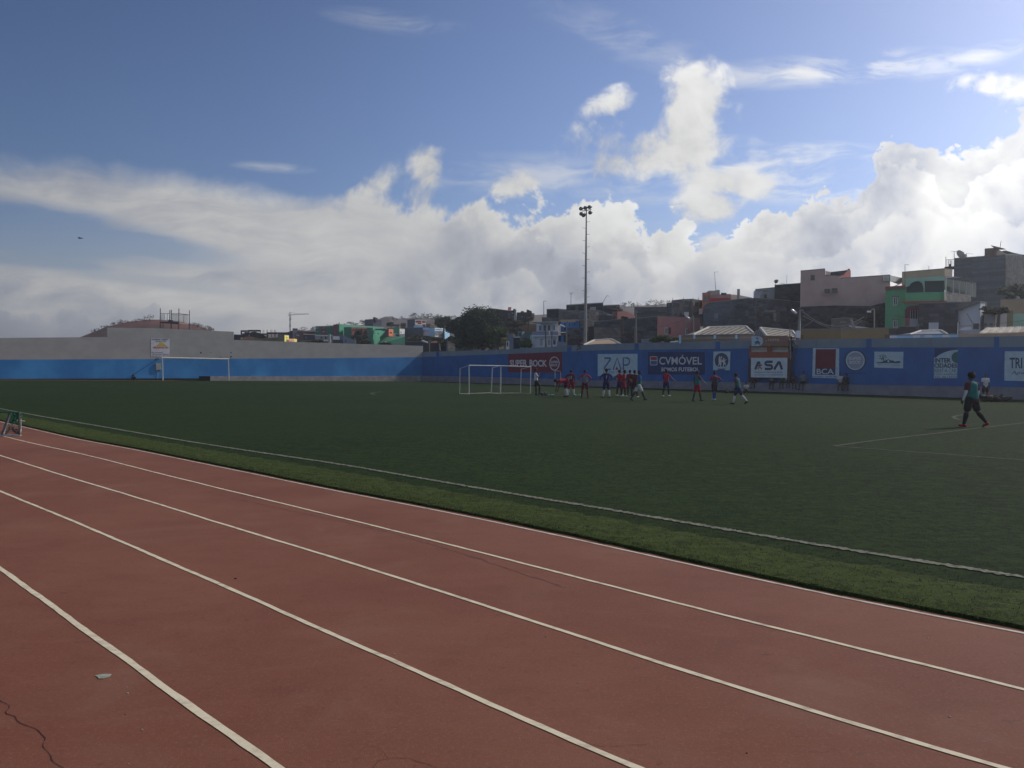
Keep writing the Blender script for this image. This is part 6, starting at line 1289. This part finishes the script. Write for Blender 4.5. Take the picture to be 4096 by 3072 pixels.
slabp(b, 'balcony_slab', 'W', [(658, 278), (750, 272), (750, 288), (668, 290)], 82, BK_BLACK, 1.5)
for pts in (((672, 180), (672, 282)), ((672, 210), (748, 208)), ((700, 214), (700, 280)), ((720, 214), (720, 278))): part('balcony_rail', MB().path([P(*q('W', *p), 82) for p in pts], .03, 4), M_ant, b.root)
for k in range(9): part('balcony_rail', MB().tube(P(*q('W', 676+k*8, 212), 82), P(*q('W', 676+k*8, 278), 82), .012, n=3), M_ant, b.root)
slabp(b, 'balcony_box', 'W', [(703, 252), (722, 250), (722, 275), (703, 275)], 81.8, BK_BLACK, .4); win(b, 2, 1370, 380, 1400, 425, PL['offwhite'], M_glass, 0)
pole_thing('T shaped aerial on the left edge of the huge slate house', 'aerial', 'W', 751, 205, 751, 132, 83, .035, .025, M_ant, 'antenna', [[(723, 134), (784, 130)]]); pole_thing('flat aerial beside the tilted dish on the huge slate house', 'aerial', 'W', 868, 190, 868, 150, 83, .02, .02, M_ant, 'antenna', [[(868, 150), (928, 157)]])
def dish(label, z, x, y, d, rx, nrm, leg):
    c = P(*q(z, x, y), d); n = Vector(nrm).normalized(); u = n.orthogonal().normalized(); w = n.cross(u); mb = MB(); rings = 5; seg = 18
    mb.v.append(c-n*rx*.28)
    for j in range(1, rings+1):
        t = j/rings
        for i in range(seg): a = 2*math.pi*i/seg; mb.v.append(c-n*rx*.28*(1-t*t)+(u*math.cos(a)+w*math.sin(a))*rx*t)
    mb.f = [(0, 1+i, 1+(i+1) % seg) for i in range(seg)]+[(1+(j-1)*seg+i, 1+j*seg+i, 1+j*seg+(i+1) % seg, 1+(j-1)*seg+(i+1) % seg) for j in range(1, rings) for i in range(seg)]
    base = P(*q(z, *leg), d); r = thing('satellite_dish', label, 'satellite dish', base, 'satellite dishes'); part('reflector', mb, mat('dish_grey', (.45, .45, .44)), r, smooth=True)
    part('stand', MB().tube(base, c-n*rx*.2, .05, n=6), M_ant, r); part('feed_arm', MB().path([c+u*rx*.9, c+n*rx*.9], .03, 5), M_ant, r)
dish('large satellite dish tilted skyward on the top roof hut', 'W', 1170, 93, 81, .75, (.25, -.25, .95), (1175, 118)); dish('half seen tilted dish on the huge slate house roof', 'W', 815, 162, 82, .55, (.75, .1, .5), (830, 190)); dish('small dish cluster next to the tilted dish', 'W', 848, 176, 82.4, .25, (-.6, -.6, .4), (848, 190))
b = bld('black stone house with a pale double door below the loggia', 'W', [(412, 628, 62), (790, 616, 61)], 960, BK_DARK, 5); win(b, 0, 508, 808, 600, 900, PL['white'], PL['white'], 1, name='door')
b = bld('whitewashed stone house with a small dark opening at right', 'W', [(792, 620, 61.5), (1000, 614, 60.5), (1058, 622, 62)], 960, PL['white'], 5); slabp(b, 'upper_band', 'W', [(790, 618), (1000, 611), (1056, 620), (1056, 690), (790, 688)], [61.2, 60.2, 61.7, 61.7, 61.2], BK_GREY, .1)
for a in ((930, 815, 985, 870), (790, 800, 805, 826)): flats(b, 'opening', 'W', *a, 59.9, M_glass, .15)
slabp(b, 'leaning_plank', 'W', [(866, 718), (872, 718), (930, 815), (924, 818)], 59.8, M_steel, .08); slabp(b, 'low_step', 'W', [(850, 848), (910, 848), (915, 875), (790, 880)], 59.4, PL['white'], .4)
b = bld('small grey hut with two square holes and a thatched roof', 'W', [(1035, 706, 60.5), (1140, 698, 60), (1252, 712, 61)], 960, PL['white'].copy() if False else PL['grey'], 4)
for a in ((1038, 810, 1060, 838), (1090, 810, 1116, 836)): flats(b, 'opening', 'W', *a, 59.6, M_glass, .15)
tree('ragged thatch and weeds on the roof of the small grey hut', 'W', 1020, 1310, 655, 735, 59.5, 2600, M_leafO, .1, 'bush', 'bush', lump=.4)
b = bld('beige house with a pale lower wall at the right picture edge', 'W', [(1190, 592, 66), (1600, 585, 65)], 960, PL['tan'], 5); slabp(b, 'pale_lower', 'W', [(1305, 725), (1600, 715), (1600, 900), (1305, 900)], 64.5, PL['palegreen'], .1); slabp(b, 'side_wall', 'W', [(1250, 700), (1310, 690), (1310, 900), (1250, 900)], 62.5, PL['olive'], .4)
tree('dark tree crown above the beige house at the right edge', 'W', 1195, 1560, 440, 620, 70, 4200, M_leafD, .16)
hiproof('low grey hip roof right behind the wall near the INTER CIDADES advert', 'W', [(432, 889), (620, 884)], [(330, 925), (690, 925)], 56, 54.5, PL['blgrey'])
def corrug():
    r = thing('corrugated_shed', 'long corrugated roof shed above the wall at far right', 'shed', P(*q('W', 1000, 930), 53)); d0, d1 = 53, 56
    mb = MB(); A, B_, C_, D_ = P(*q('W', 985, 912), d0), P(*q('W', 1700, 900), d0), P(*q('W', 1700, 838), d1), P(*q('W', 1060, 862), d1); n = 130
    for i in range(n+1):
        t = i/n; zf = .11*math.sin(i*math.pi*.62); mb.v += [A.lerp(B_, t)+Vector((0, 0, zf)), D_.lerp(C_, t)+Vector((0, 0, zf))]
    mb.f = [(2*i, 2*i+2, 2*i+3, 2*i+1) for i in range(n)]; part('roof', mb, mat('corrugated_pale', (.60, .57, .52), (.42, .39, .35), 3), r)
    slabp(None, 'wall', 'W', [(780, 918), (1700, 902), (1700, 980), (780, 980)], 52.6, PL['tan'], .3, r)
corrug()
b = bld('white and pale blue low parapet just above the wall right of the ochre wall', 'W', [(140, 932, 53), (782, 920, 51)], 1000, PL['ltblue'], .4, cat='wall', name='garden_wall', group=None)
for x in (140, 360, 470, 640): slabp(b, 'white_segment', 'W', [(x, 931-(x-140)*.018), (x+70, 930-(x-140)*.018), (x+70, 952), (x, 953)], 52.7-(x-140)/642*2, PL['white'], .1)
b = bld('dark arched shed beside the maroon front of the green house', 'W', [(195, 920, 58), (210, 870, 58), (240, 845, 58), (385, 850, 58), (415, 905, 58)], 990, PL['dark'], 3, cat='shed', name='shed')
b = bld('grey rough garden wall below the green house windows', 'W', [(90, 862, 60), (300, 868, 59.5), (420, 840, 59)], 990, BK_BROWN, .4, cat='wall', name='garden_wall', group=None)
for lab, px, py in (('small white bracket on the wall top above the BCA advert', 3483, 1353), ):
    pass
# ================================================================ PEOPLE
M_skin = mat('skin_dark', (.055, .030, .020), (.075, .042, .028), 5, .55, spec=.4); M_hair = mat('hair_black', (.010, .009, .009), rough=.9)
M_skin2 = mat('skin_brown', (.10, .055, .036), (.075, .04, .026), 5, .55, spec=.4)
KIT = dict(red=(.30, .010, .030), maroon=(.085, .008, .018), navy=(.018, .022, .10), white=(.50, .51, .53), teal=(.012, .15, .145), black=(.014, .015, .018), dark=(.03, .034, .045), grey=(.12, .15, .18), blue=(.02, .06, .26), sock=(.45, .46, .46), green=(.03, .10, .06), orange=(.45, .09, .04))
KM = {k: mat('cloth_'+k, v, tuple(x*.8 for x in v), 7, .85, .2, 30) for k, v in KIT.items()}
def remesh(mb, vox, sm=4):
    me = bpy.data.meshes.new('tmp'); me.from_pydata([tuple(v) for v in mb.v], [], mb.f); o = bpy.data.objects.new('tmp', me); S.collection.objects.link(o)
    m = o.modifiers.new('r', 'REMESH'); m.mode = 'VOXEL'; m.voxel_size = vox; m.use_smooth_shade = True
    s_ = o.modifiers.new('s', 'SMOOTH'); s_.factor = .5; s_.iterations = sm
    dg = bpy.context.evaluated_depsgraph_get(); dg.update(); ev = o.evaluated_get(dg); em = ev.to_mesh()
    out = MB(); out.v = [v.co.copy() for v in em.vertices]; out.f = [tuple(p.vertices) for p in em.polygons]; ev.to_mesh_clear(); bpy.data.objects.remove(o); bpy.data.meshes.remove(me); return out
def rotx(v, a, c=Vector((0, 0, 0))):
    w = v-c; ca, sa = math.cos(a), math.sin(a); return c+Vector((w.x, w.y*ca-w.z*sa, w.y*sa+w.z*ca))
ARMS = {'down': ((.05, -.03, -.28), (.07, .03, -.53)), 'back': ((.06, -.12, -.26), (.09, -.14, -.50)), 'fwd': ((.05, .10, -.26), (.06, .24, -.46)), 'hips': ((.23, -.06, -.19), (.02, .06, -.40)),
        'chest': ((.07, .03, -.27), (-.10, .22, -.18)), 'face': ((.06, .12, -.22), (-.08, .24, .02)), 'lap': ((.04, .10, -.26), (-.02, .30, -.36)), 'brace': ((.08, -.02, -.27), (.10, .08, -.52)), 'knees': ((.02, .08, -.28), (-.02, .16, -.52)),
        'out': ((.20, .02, -.20), (.36, .12, -.36)), 'up': ((.16, .10, .12), (.20, .20, .36)), 'swing': ((.08, -.14, -.24), (.14, -.20, -.47)), 'heavy': ((.10, -.02, -.28), (.14, .05, -.53)), 'heavy2': ((.09, .0, -.28), (.10, .08, -.54))}
def person(label, foot, Hh, yaw, legs=((0, 0), (0, 0)), arms=('down', 'down'), lean=0, shirt='red', shorts='red', socks='sock', shoes='black', hair=None, sleeves=None, bib=None, seat=None, build=1.0, vox=.022, skin=None, headyaw=0,
           headpitch=0, spread=.02, number=None, cap=None, group='footballers training on the pitch', shirtlow=.90, legcol=None):
    """legs: (thigh forward deg, knee bend deg) left, right. yaw 0 faces away from the camera, 90 faces picture right."""
    k = Hh/1.75; sk = skin or M_skin; hipz = .92; up = Vector((0, 0, 1))
    hip = Vector((0, 0, hipz)); La = rad(-lean)
    def tz(x, y, z): return rotx(Vector((x, y, z)), La, hip)
    w = build
    J = {}
    pel = hip; waist = tz(0, .0, 1.08); chest = tz(0, .01, 1.27); neck0 = tz(0, -.005, 1.44); neck1 = tz(0, .01, 1.53)
    hy = rad(headyaw); hp = rad(headpitch)
    def hd(x, y, z):   # head space about the neck top
        v = Vector((x, y, z)); v = rotx(v, -hp); c, s_ = math.cos(hy), math.sin(hy); v = Vector((v.x*c+v.y*s_, -v.x*s_+v.y*c, v.z)); return neck1+rotx(v, La*.55)
    A, KN, HP, TOE = [], [], [], []
    for i, sx in ((0, -1), (1, 1)):
        th, kb = rad(legs[i][0]), rad(legs[i][1]); h = Vector((sx*.095*w, 0, hipz-.02)); kx = sx*(.10+spread); ax = sx*(.10+spread*2)
        kn = h+Vector((kx-h.x, math.sin(th)*.44, -math.cos(th)*.44)); sh = th-kb; an = kn+Vector((ax-kx, math.sin(sh)*.42, -math.cos(sh)*.42))
        ft = max(-.5, min(.9, sh*.9)) if seat is None else 0
        HP.append(h); KN.append(kn); A.append(an); TOE.append((an+Vector((sx*.02, .15*math.cos(ft)-.02, -.05+.14*math.sin(min(ft, .35) if sh > 0 else ft))), an+Vector((0, -.05, -.035))))
    body = MB(); up_r = [.085*w, .075]
    body.caps(hip+Vector((0, 0, .0)), waist, .105*w, .10*w, (1, 0, 0), 1.35, 16); body.caps(waist, chest, .10*w, .115*w, (1, 0, 0), 1.3, 16); body.caps(tz(-.11*w, 0, 1.39), tz(.11*w, 0, 1.39), .068, .068, None, 1, 12)
    body.caps(neck0-Vector((0, 0, .04)), neck1, .056, .05, None, 1, 12)
    # head: skull, jaw, nose, ears
    body.caps(hd(0, -.015, .13), hd(0, .01, .14), .088, .085, None, 1, 14); body.caps(hd(0, .035, .045), hd(0, .02, .09), .052, .07, None, 1, 12)
    body.caps(hd(0, .10, .085), hd(0, .095, .12), .014, .010, None, 1, 8); body.caps(hd(0, .088, .05), hd(.0, .088, .055), .020, .018, None, 1, 8)
    for sx in (-1, 1): body.caps(hd(sx*.083, -.005, .085), hd(sx*.085, -.012, .125), .014, .018, None, 1, 8)
    SH, EL, WR = [], [], []
    for i, sx in ((0, -1), (1, 1)):
        s0 = tz(sx*.185*w, 0, 1.395); e_, w_ = ARMS[arms[i]]; af = .6 if abs(lean) < 45 else 0; e = s0+rotx(Vector((sx*e_[0], e_[1], e_[2])), La*af); wr = s0+rotx(Vector((sx*w_[0], w_[1], w_[2])), La*af)
        SH.append(s0); EL.append(e); WR.append(wr)
        body.caps(s0, e, .050*w, .040, None, 1, 12); body.caps(e, wr, .040, .027, None, 1, 12)
        body.caps(HP[i], KN[i], .085*w, .056*w, None, 1, 14); m_ = KN[i].lerp(A[i], .33)-Vector((0, .012, 0)); body.caps(KN[i], m_, .054*w, .058*w, None, 1, 12); body.caps(m_, A[i], .056*w, .036, None, 1, 12)
        body.caps(TOE[i][1], TOE[i][0], .034, .028, (1, 0, 0), 1.2, 10)
        hdv = (wr-e).normalized(); palm = wr+hdv*.055; sd = Vector((0, 1, 0)); sd = (sd-hdv*sd.dot(hdv)).normalized(); body.caps(wr, palm, .022, .030, sd, 1.15, 10)
    rm = remesh(body, vox*k if vox < .02 else vox)
    # fingers
    for i, sx in ((0, -1), (1, 1)):
        hdv = (WR[i]-EL[i]).normalized(); sd = Vector((0, 1, 0)); sd = (sd-hdv*sd.dot(hdv)).normalized(); cr = hdv.cross(sd); inn = cr if cr.x*sx < 0 else -cr; palm = WR[i]+hdv*.07
        for f in range(4):
            o = palm+sd*(.027-.018*f); L = (.068, .076, .070, .055)[f]; m1 = o+hdv*L*.55+inn*.008; m2 = m1+(hdv*.6+inn*.8).normalized()*L*.5
            rm.tube(o, m1, .0095, .0085, 6); rm.tube(m1, m2, .0085, .0065, 6)
        o = WR[i]+hdv*.03+sd*.028; m1 = o+(hdv*.6+sd*.8).normalized()*.035; m2 = m1+(hdv*.9+inn*.4).normalized()*.03; rm.tube(o, m1, .011, .0095, 6); rm.tube(m1, m2, .0095, .0075, 6)
    lowest = min(min(t[0].z-.03, t[1].z-.034) for t in TOE)
    c, s_ = math.cos(rad(yaw)), math.sin(rad(yaw))
    if seat is not None: z0 = seat.z-(hipz-.10)*k; base = Vector((seat.x, seat.y, z0))
    else: base = Vector((foot.x, foot.y, foot.z+TZ+.01-lowest*k))
    ctr = Vector((0, (A[0].y+A[1].y)/2, 0)) if seat is None else Vector((0, 0, 0))
    def W(v):
        v = (v-ctr)*k; return base+Vector((v.x*c+v.y*s_, -v.x*s_+v.y*c, v.z))
    r = thing('person', label, 'person', Vector((base.x, base.y, base.z+lowest*k)), group)
    def put(name, mb, m, smooth=True, rmsh=None):
        if rmsh: mb = remesh(mb, rmsh)
        mb.v = [W(v) for v in mb.v]; return part(name, mb, m, r, smooth=smooth)
    put('body', rm, sk)
    hv = MB(); 
    if hair == 'afro':
        hv.caps(hd(0, -.03, .155), hd(0, .0, .165), .115, .11, None, 1, 14); hv.caps(hd(-.05, -.03, .13), hd(.05, -.03, .13), .09, .09, None, 1, 12)
        rnd = random.Random(4)
        for _ in range(60):
            a = rnd.uniform(0, 6.28); e2 = rnd.uniform(-.1, 1.5); hv.caps(hd(.11*math.cos(a)*math.cos(e2), -.02+.11*math.sin(a)*math.cos(e2) if math.sin(a) < .6 else .05, .15+.115*math.sin(e2)), hd(.125*math.cos(a)*math.cos(e2), -.02+.12*math.sin(a)*math.cos(e2) if math.sin(a) < .6 else .06, .15+.135*math.sin(e2)), .018, .012, None, 1, 6, 2)
    else: hv.caps(hd(0, -.028, .145), hd(0, .0, .158), .092, .088, None, 1, 14); hv.caps(hd(-.03, -.04, .10), hd(.03, -.04, .10), .066, .066, None, 1, 12)
    put('hair', hv, M_hair, rmsh=.016)
    if cap:
        cv_ = MB(); cv_.caps(hd(0, -.02, .165), hd(0, .01, .165), .098, .096, None, 1, 14); cv_.caps(hd(-.035, .10, .150), hd(.035, .10, .150), .03, .03, None, 1, 8); put('cap', cv_, KM[cap], rmsh=.014)
    ez = MB()
    for sx in (-1, 1): ez.caps(hd(sx*.034, .082, .112), hd(sx*.034, .085, .112), .011, .010, None, 1, 8, 2)
    put('eyes', ez, KM['grey'])
    up2 = tz(0, 0, shirtlow); sm = KM[shirt]
    sv = MB(); sv.caps(up2, waist, .122*w, .122*w, (1, 0, 0), 1.32, 18); sv.caps(waist, chest, .122*w, .132*w, (1, 0, 0), 1.30, 18); sv.caps(tz(-.12*w, 0, 1.39), tz(.12*w, 0, 1.39), .080, .080, None, 1, 12); sv.caps(chest, tz(0, 0, 1.40), .125*w, .095, (1, 0, 0), 1.3, 14)
    for i in (0, 1): sv.caps(SH[i], SH[i].lerp(EL[i], .62), .066*w, .060*w, None, 1, 12)
    put('shirt', sv, sm, rmsh=.018)
    if sleeves:
        lv = MB()
        for i in (0, 1): lv.caps(SH[i].lerp(EL[i], .55), EL[i], .052*w, .048, None, 1, 12); lv.caps(EL[i], WR[i].lerp(EL[i], .08), .048, .036, None, 1, 12)
        put('sleeves', lv, KM[sleeves])
    if bib:
        bv = MB(); bv.caps(tz(0, .0, .97), waist, .136*w, .134*w, (1, 0, 0), 1.30, 18); bv.caps(waist, tz(0, .01, 1.33), .134*w, .140*w, (1, 0, 0), 1.22, 18); put('bib', bv, KM[bib], rmsh=.018)
    if shorts:
        pv = MB(); pv.caps(hip-Vector((.0, 0, .02)), hip+Vector((0, 0, .07)), .122*w, .118*w, (1, 0, 0), 1.28, 16)
        for i in (0, 1): pv.caps(HP[i], HP[i].lerp(KN[i], .72), .108*w, .098*w, None, 1, 14)
        put('shorts', pv, KM[shorts], rmsh=.018)
    if socks:
        for i in (0, 1):
            o = MB(); m_ = KN[i].lerp(A[i], .33)-Vector((0, .012, 0)); st = KN[i].lerp(A[i], .15); o.caps(st, m_, .064*w, .067*w, None, 1, 12); o.caps(m_, A[i], .066*w, .044, None, 1, 12); put('sock', o, KM[socks])
    if shoes:
        for i in (0, 1): o = MB(); o.caps(TOE[i][1], TOE[i][0], .046, .038, (1, 0, 0), 1.15, 12); put('shoe', o, KM[shoes])
    if number:
        # number on the back, set on the shirt's surface
        uv, fs = text_mesh(number, .02); mbn = MB(); wd = .16 if len(number) > 1 else .10; ysurf = -(.132*w+.012)
        mbn.v = [tz((u-.5)*-wd*-1, ysurf, 1.13+v*.19) for u, v in uv]; mbn.f = fs; put('number', mbn, KM['white'], smooth=False)
    return r
def ft(px, py): return G(px, py)
def pz(px, py, ytop):
    g = GT(px, py); return g, (py-ytop)/F*g.y*math.hypot(1, (py-1454)/F)
g, h = pz(3899, 1709, 1497)
person('tall player in teal bib with white sleeves walking left, nearest on the pitch', g, 1.70, -24, ((10, 2), (-13, 26)), ('heavy', 'heavy2'), 2, 'maroon', 'black', 'black', 'red', 'afro', 'white', 'teal', build=1.22, vox=.012, headyaw=-50, headpitch=4, spread=.05, shirtlow=.85)
def pl_(label, px, yf, yt, yaw, **kw):
    g, h = pz(px, yf, yt); hh = min(1.9, max(1.55, h)); return person(label, g, hh, yaw, **kw)
pl_('coach in red cap and white shirt resting one foot on a ball', 2151, 1581, 1478, 80, legs=((4, 2), (34, 40)), arms=('fwd', 'face'), lean=-3, shirt='white', shorts='black', socks='black', shoes='dark', cap='maroon', bib=None, headyaw=8)
g = GT(2266, 1589)
person('player in red bending over with hands on knees beside number 15', g, 1.72, -110, legs=((16, 26), (8, 18)), arms=('knees', 'knees'), lean=92, shirt='red', shorts='maroon', socks='sock', shoes='dark', headpitch=30)
pl_('player with 15 on a dark red shirt standing with hands on hips', 2284, 1586, 1486, 12, arms=('hips', 'down'), legs=((-4, 2), (8, 2)), shirt='maroon', shorts='red', socks='sock', shoes='dark', number='15', spread=.05)
pl_('player in grey bib and dark red kit with hands on hips, alone in the gap', 2339, 1592, 1486, 8, arms=('hips', 'hips'), shirt='red', bib='grey', shorts='maroon', socks='maroon', shoes='maroon', spread=.05)
pl_('player in navy kit with 7 on the back', 2425, 1592, 1478, 5, arms=('hips', 'hips'), shirt='navy', shorts='navy', socks='sock', shoes='black', number='7', sleeves=None, spread=.05)
pl_('player in red with navy shorts, left one of the pair before the ZAP advert', 2477, 1585, 1488, 60, arms=('hips', 'down'), legs=((-6, 4), (8, 2)), shirt='red', shorts='navy', socks='black', shoes='white')
pl_('player in bright red kit, right one of the pair before the ZAP advert', 2493, 1588, 1486, 78, arms=('hips', 'hips'), legs=((-6, 2), (8, 4)), shirt='red', shorts='red', socks='black', shoes='sock', lean=4, headpitch=12)
pl_('player in dark maroon with white armband in the background cluster', 2519, 1583, 1490, 20, arms=('down', 'down'), shirt='maroon', shorts='maroon', socks='black', shoes='maroon')
pl_('player in dark red kit half hidden behind the striding teal bib player', 2537, 1592, 1489, 40, arms=('hips', 'down'), legs=((-8, 4), (10, 4)), shirt='maroon', shorts='black', socks='black', shoes='sock')
pl_('player in teal bib striding to the right in white shorts', 2552, 1604, 1484, 84, arms=('fwd', 'swing'), legs=((-24, 8), (26, 6)), shirt='blue', bib='teal', shorts='white', socks='dark', shoes='dark', lean=3)
pl_('player in red shirt and dark shorts before the CVMÓVEL advert', 2664, 1587, 1482, 40, arms=('chest', 'out'), legs=((-8, 4), (14, 8)), shirt='red', shorts='navy', socks='black', shoes='sock', headpitch=8)
pl_('player in teal bib and red shorts walking right under the FUTEBOL lettering', 2788, 1607, 1488, 62, arms=('down', 'out'), legs=((-10, 4), (15, 6)), shirt='maroon', bib='teal', shorts='red', socks='dark', shoes='dark', headyaw=10)
pl_('player in dark bib over red with one hand on hip below the round emblem board', 2857, 1601, 1492, -12, arms=('chest', 'hips'), shirt='red', bib='dark', shorts='black', socks='blue', shoes='white', spread=-.03)
pl_('player in teal bib and navy shorts striding left before the commentator box', 2959, 1617, 1501, -50, arms=('down', 'fwd'), legs=((18, 6), (-22, 20)), lean=9, shirt='maroon', bib='teal', shorts='navy', socks='sock', shoes='black', headpitch=20)
# spectators on the ledge
def seated(label, px, ys, yaw=200, y_feet=None, **kw):
    fpt = plane_hit(px, ys, ledge_p+nW*.22, -nW); zt = plane_hit(px, yt(px, rlow), wall_p, -nW).z
    kw.setdefault('legs', ((84, 82), (80, 72))); kw.setdefault('arms', ('lap', 'lap')); kw.setdefault('shirt', 'dark'); kw.setdefault('shorts', 'black'); kw.setdefault('socks', None); kw.setdefault('shoes', 'black')
    h_ = kw.pop('h', 1.5)
    return person(label, None, h_, yaw, seat=Vector((fpt.x, fpt.y, zt+.02)), group='spectators sitting on the ledge of the blue wall', **kw)
def yt(x, tab):
    for i in range(len(rp)-1):
        if rp[i] <= x <= rp[i+1]: return tab[i]+(tab[i+1]-tab[i])*(x-rp[i])/(rp[i+1]-rp[i])
seated('spectator in dark red shirt sitting under the left edge of the ASA board', 3018, 1530, 215, shirt='maroon', arms=('brace', 'brace'), h=1.55)
seated('slim spectator in teal grey shirt leaning forward under the middle of the ASA board', 3088, 1530, 205, shirt='grey', h=1.6, lean=6, legs=((70, 60), (78, 84)))
seated('small spectator in dark green sitting under the right part of the ASA board', 3130, 1530, 212, shirt='green', h=1.45, arms=('brace', 'lap'))
seated('small child in white and black huddled under the right corner of the ASA board', 3152, 1533, 200, shirt='white', h=1.2, lean=16, bib='black')
seated('hunched spectator in dark clothes right of the child in white', 3175, 1530, 195, shirt='dark', h=1.45, lean=14)
seated('larger spectator in dark grey sitting between the ASA board and the BCA advert', 3212, 1532, 218, shirt='grey', h=1.7, arms=('brace', 'lap'), legs=((72, 50), (82, 80)))
seated('spectator in a pale shirt sitting right of the BCA advert', 3361, 1536, 205, shirt='white', h=1.55, lean=10)
seated('spectator in dark shirt beside the one in the pale shirt', 3384, 1537, 205, shirt='dark', h=1.5, lean=14)
gk = G(2984, 1581)
person('small child in pale shirt crouching at the foot of the wall behind the leaning player', gk, 1.15, 200, legs=((95, 130), (95, 130)), arms=('lap', 'lap'), lean=22, shirt='sock', shorts='black', socks=None, shoes='black', group='children by the foot of the wall')
gk = G(3940, 1606)
person('child in white shirt standing by the dark pile at the wall behind the nearest player', gk-nW*.0, 1.5, 190, arms=('down', 'fwd'), shirt='white', shorts='black', socks=None, shoes='black', group='children by the foot of the wall', headyaw=30)
# climber and wall-top sitter
fp_ = plane_hit(3164, 1436, wall_p-nW*.5, -nW)
person('youth clinging to the right side of the orange commentator box', fp_-Vector((0, 0, TZ)), 1.62, 60, legs=((6, 4), (12, 10)), arms=('up', 'out'), lean=6, shirt='dark', shorts='black', socks=None, shoes='black', group='people on the wall')
tp = plane_hit(2326, 1378, wall_p+nW*.15, -nW)
person('youth in dark red shirt sitting on top of the wall beside the floodlight mast', None, 1.6, 225, legs=((80, 84), (60, 40)), arms=('lap', 'brace'), lean=8, shirt='maroon', shorts='navy', socks=None, shoes='dark', seat=Vector((tp.x, tp.y, tp.z+.02)), group='people on the wall')
# balls, markers, bags
def ball(label, px, py):
    c = GT(px, py)+Vector((0, 0, TZ+.112)); r = thing('football', label, 'ball', c-Vector((0, 0, .11)), 'footballs'); bm = bmesh.new(); bmesh.ops.create_icosphere(bm, subdivisions=3, radius=.11); mb = MB()
    pts = [v.co.copy() for v in bm.verts]; mb.v = [v+c for v in pts]; mb.f = [tuple(v.index for v in f.verts) for f in bm.faces]; bm.free()
    part('ball', mb, KM['dark'], r, smooth=True); pn = MB(); phi = 1.618
    for a in [(0, 1, phi), (0, -1, phi), (0, 1, -phi), (0, -1, -phi), (1, phi, 0), (-1, phi, 0), (1, -phi, 0), (-1, -phi, 0), (phi, 0, 1), (-phi, 0, 1), (phi, 0, -1), (-phi, 0, -1)]:
        n = Vector(a).normalized(); u = n.orthogonal().normalized(); w_ = n.cross(u); kk = len(pn.v); pn.v += [c+(n+(u*math.cos(i*1.2566)+w_*math.sin(i*1.2566))*.34).normalized()*.1125 for i in range(5)]; pn.f.append(tuple(range(kk, kk+5)))
    part('panels', pn, KM['white'], r, fix=False)
ball('dark football under the foot of the coach in the red cap', 2168, 1582.5); ball('dark football just right of the ball under the coach\'s foot', 2182.5, 1582.5)
def blob_thing(name, label, cat, px, py, w_, h_, m, n=5, group=None, seed=1):
    rnd = random.Random(seed); c = GT(px, py)+Vector((0, 0, TZ)); mb = MB()
    for _ in range(n): a = Vector((rnd.uniform(-.35, .35)*w_, rnd.uniform(-.2, .2)*w_, rnd.uniform(.15, .5)*h_)); mb.caps(c+a, c+a+Vector((rnd.uniform(-.2, .2)*w_, 0, rnd.uniform(0, .25)*h_)), h_*.3, h_*.22, n=8, k=2)
    o = part(name, mb, m, smooth=True); recentre(o); return tag(o, label, cat, group)
blob_thing('bib', 'pale teal bib crumpled on the turf right of the footballs', 'bib', 2205, 1582, .45, .12, mat('bib_pale_teal', (.10, .40, .36)), 5, 'bibs dropped on the turf', 2)
blob_thing('bib', 'pale teal bib lying by the feet of the player with number 15', 'bib', 2309, 1584, .5, .14, mat('bib_pale_teal', (.10, .40, .36)), 6, 'bibs dropped on the turf', 3)
blob_thing('bag', 'dark round bag lying at the foot of the wall below the round emblem board', 'bag', 2908, 1572, .5, .34, KM['black'], 5, None, 4)
blob_thing('gear_pile', 'dark pile of kit with a red item at the wall behind the nearest player', 'kit pile', 3975, 1607, 1.5, .5, KM['black'], 30, None, 5); blob_thing('bag', 'small red bag on the dark kit pile at the wall', 'bag', 3962, 1600, .4, .5, mat('bag_red', (.25, .05, .04)), 4, None, 6)
tree('small dark weed growing at the foot of the left wall left of the goal', 's', 524, 546, 1500, 1522, 66, 260, M_leafD, .07, 'weed', 'plant', 'plants', .5, zb=gz(-35, 65))
# gliding bird
c = P(323, 953, 60); mb = MB(); mb.caps(c-Vector((.14, 0, 0)), c+Vector((.12, 0, .01)), .045, .03, n=8, k=2)
for s_ in (-1, 1): mb.add([c+Vector((-.05, 0, .02)), c+Vector((.07, 0, .02)), c+Vector((.02, s_*.22, .05)), c+Vector((-.04, s_*.40, .03)), c+Vector((-.10, s_*.18, .05))], [(0, 1, 2, 3, 4)]); mb.add([v-Vector((0, 0, .012)) for v in mb.v[-5:]], [(4, 3, 2, 1, 0)])
mb.add([c+Vector((-.12, -.03, 0)), c+Vector((-.12, .03, 0)), c+Vector((-.22, .05, .0)), c+Vector((-.22, -.05, .0))], [(0, 1, 2, 3)]); tag(recentre(part('bird', mb, M_black, fix=False)), 'small dark bird gliding in the blue gap at left', 'bird')
# ================================================================ AIR: thin volume added to stand in for lens flare
hz = MB(); hz.box((-920, -320, -1.7), (1840, 0, 0), (0, 1540, 0), (0, 0, 29.7))
hm_ = bpy.data.materials.new('veiling'); hm_.use_nodes = True; t = hm_.node_tree; t.nodes.clear(); N = NT(t)
v_ = N.n('ShaderNodeVolumePrincipled', {'Color': (.93, .96, 1.0, 1), 'Density': .00085, 'Anisotropy': .76}); o_ = N.n('ShaderNodeOutputMaterial'); t.links.new(v_.outputs[0], o_.inputs['Volume'])
hz_o = part('veiling', hz, hm_); hz_o['kind'] = 'stuff'; hz_o['label'] = 'lens flare stand-in, added as thin pale haze in the air over the ground'
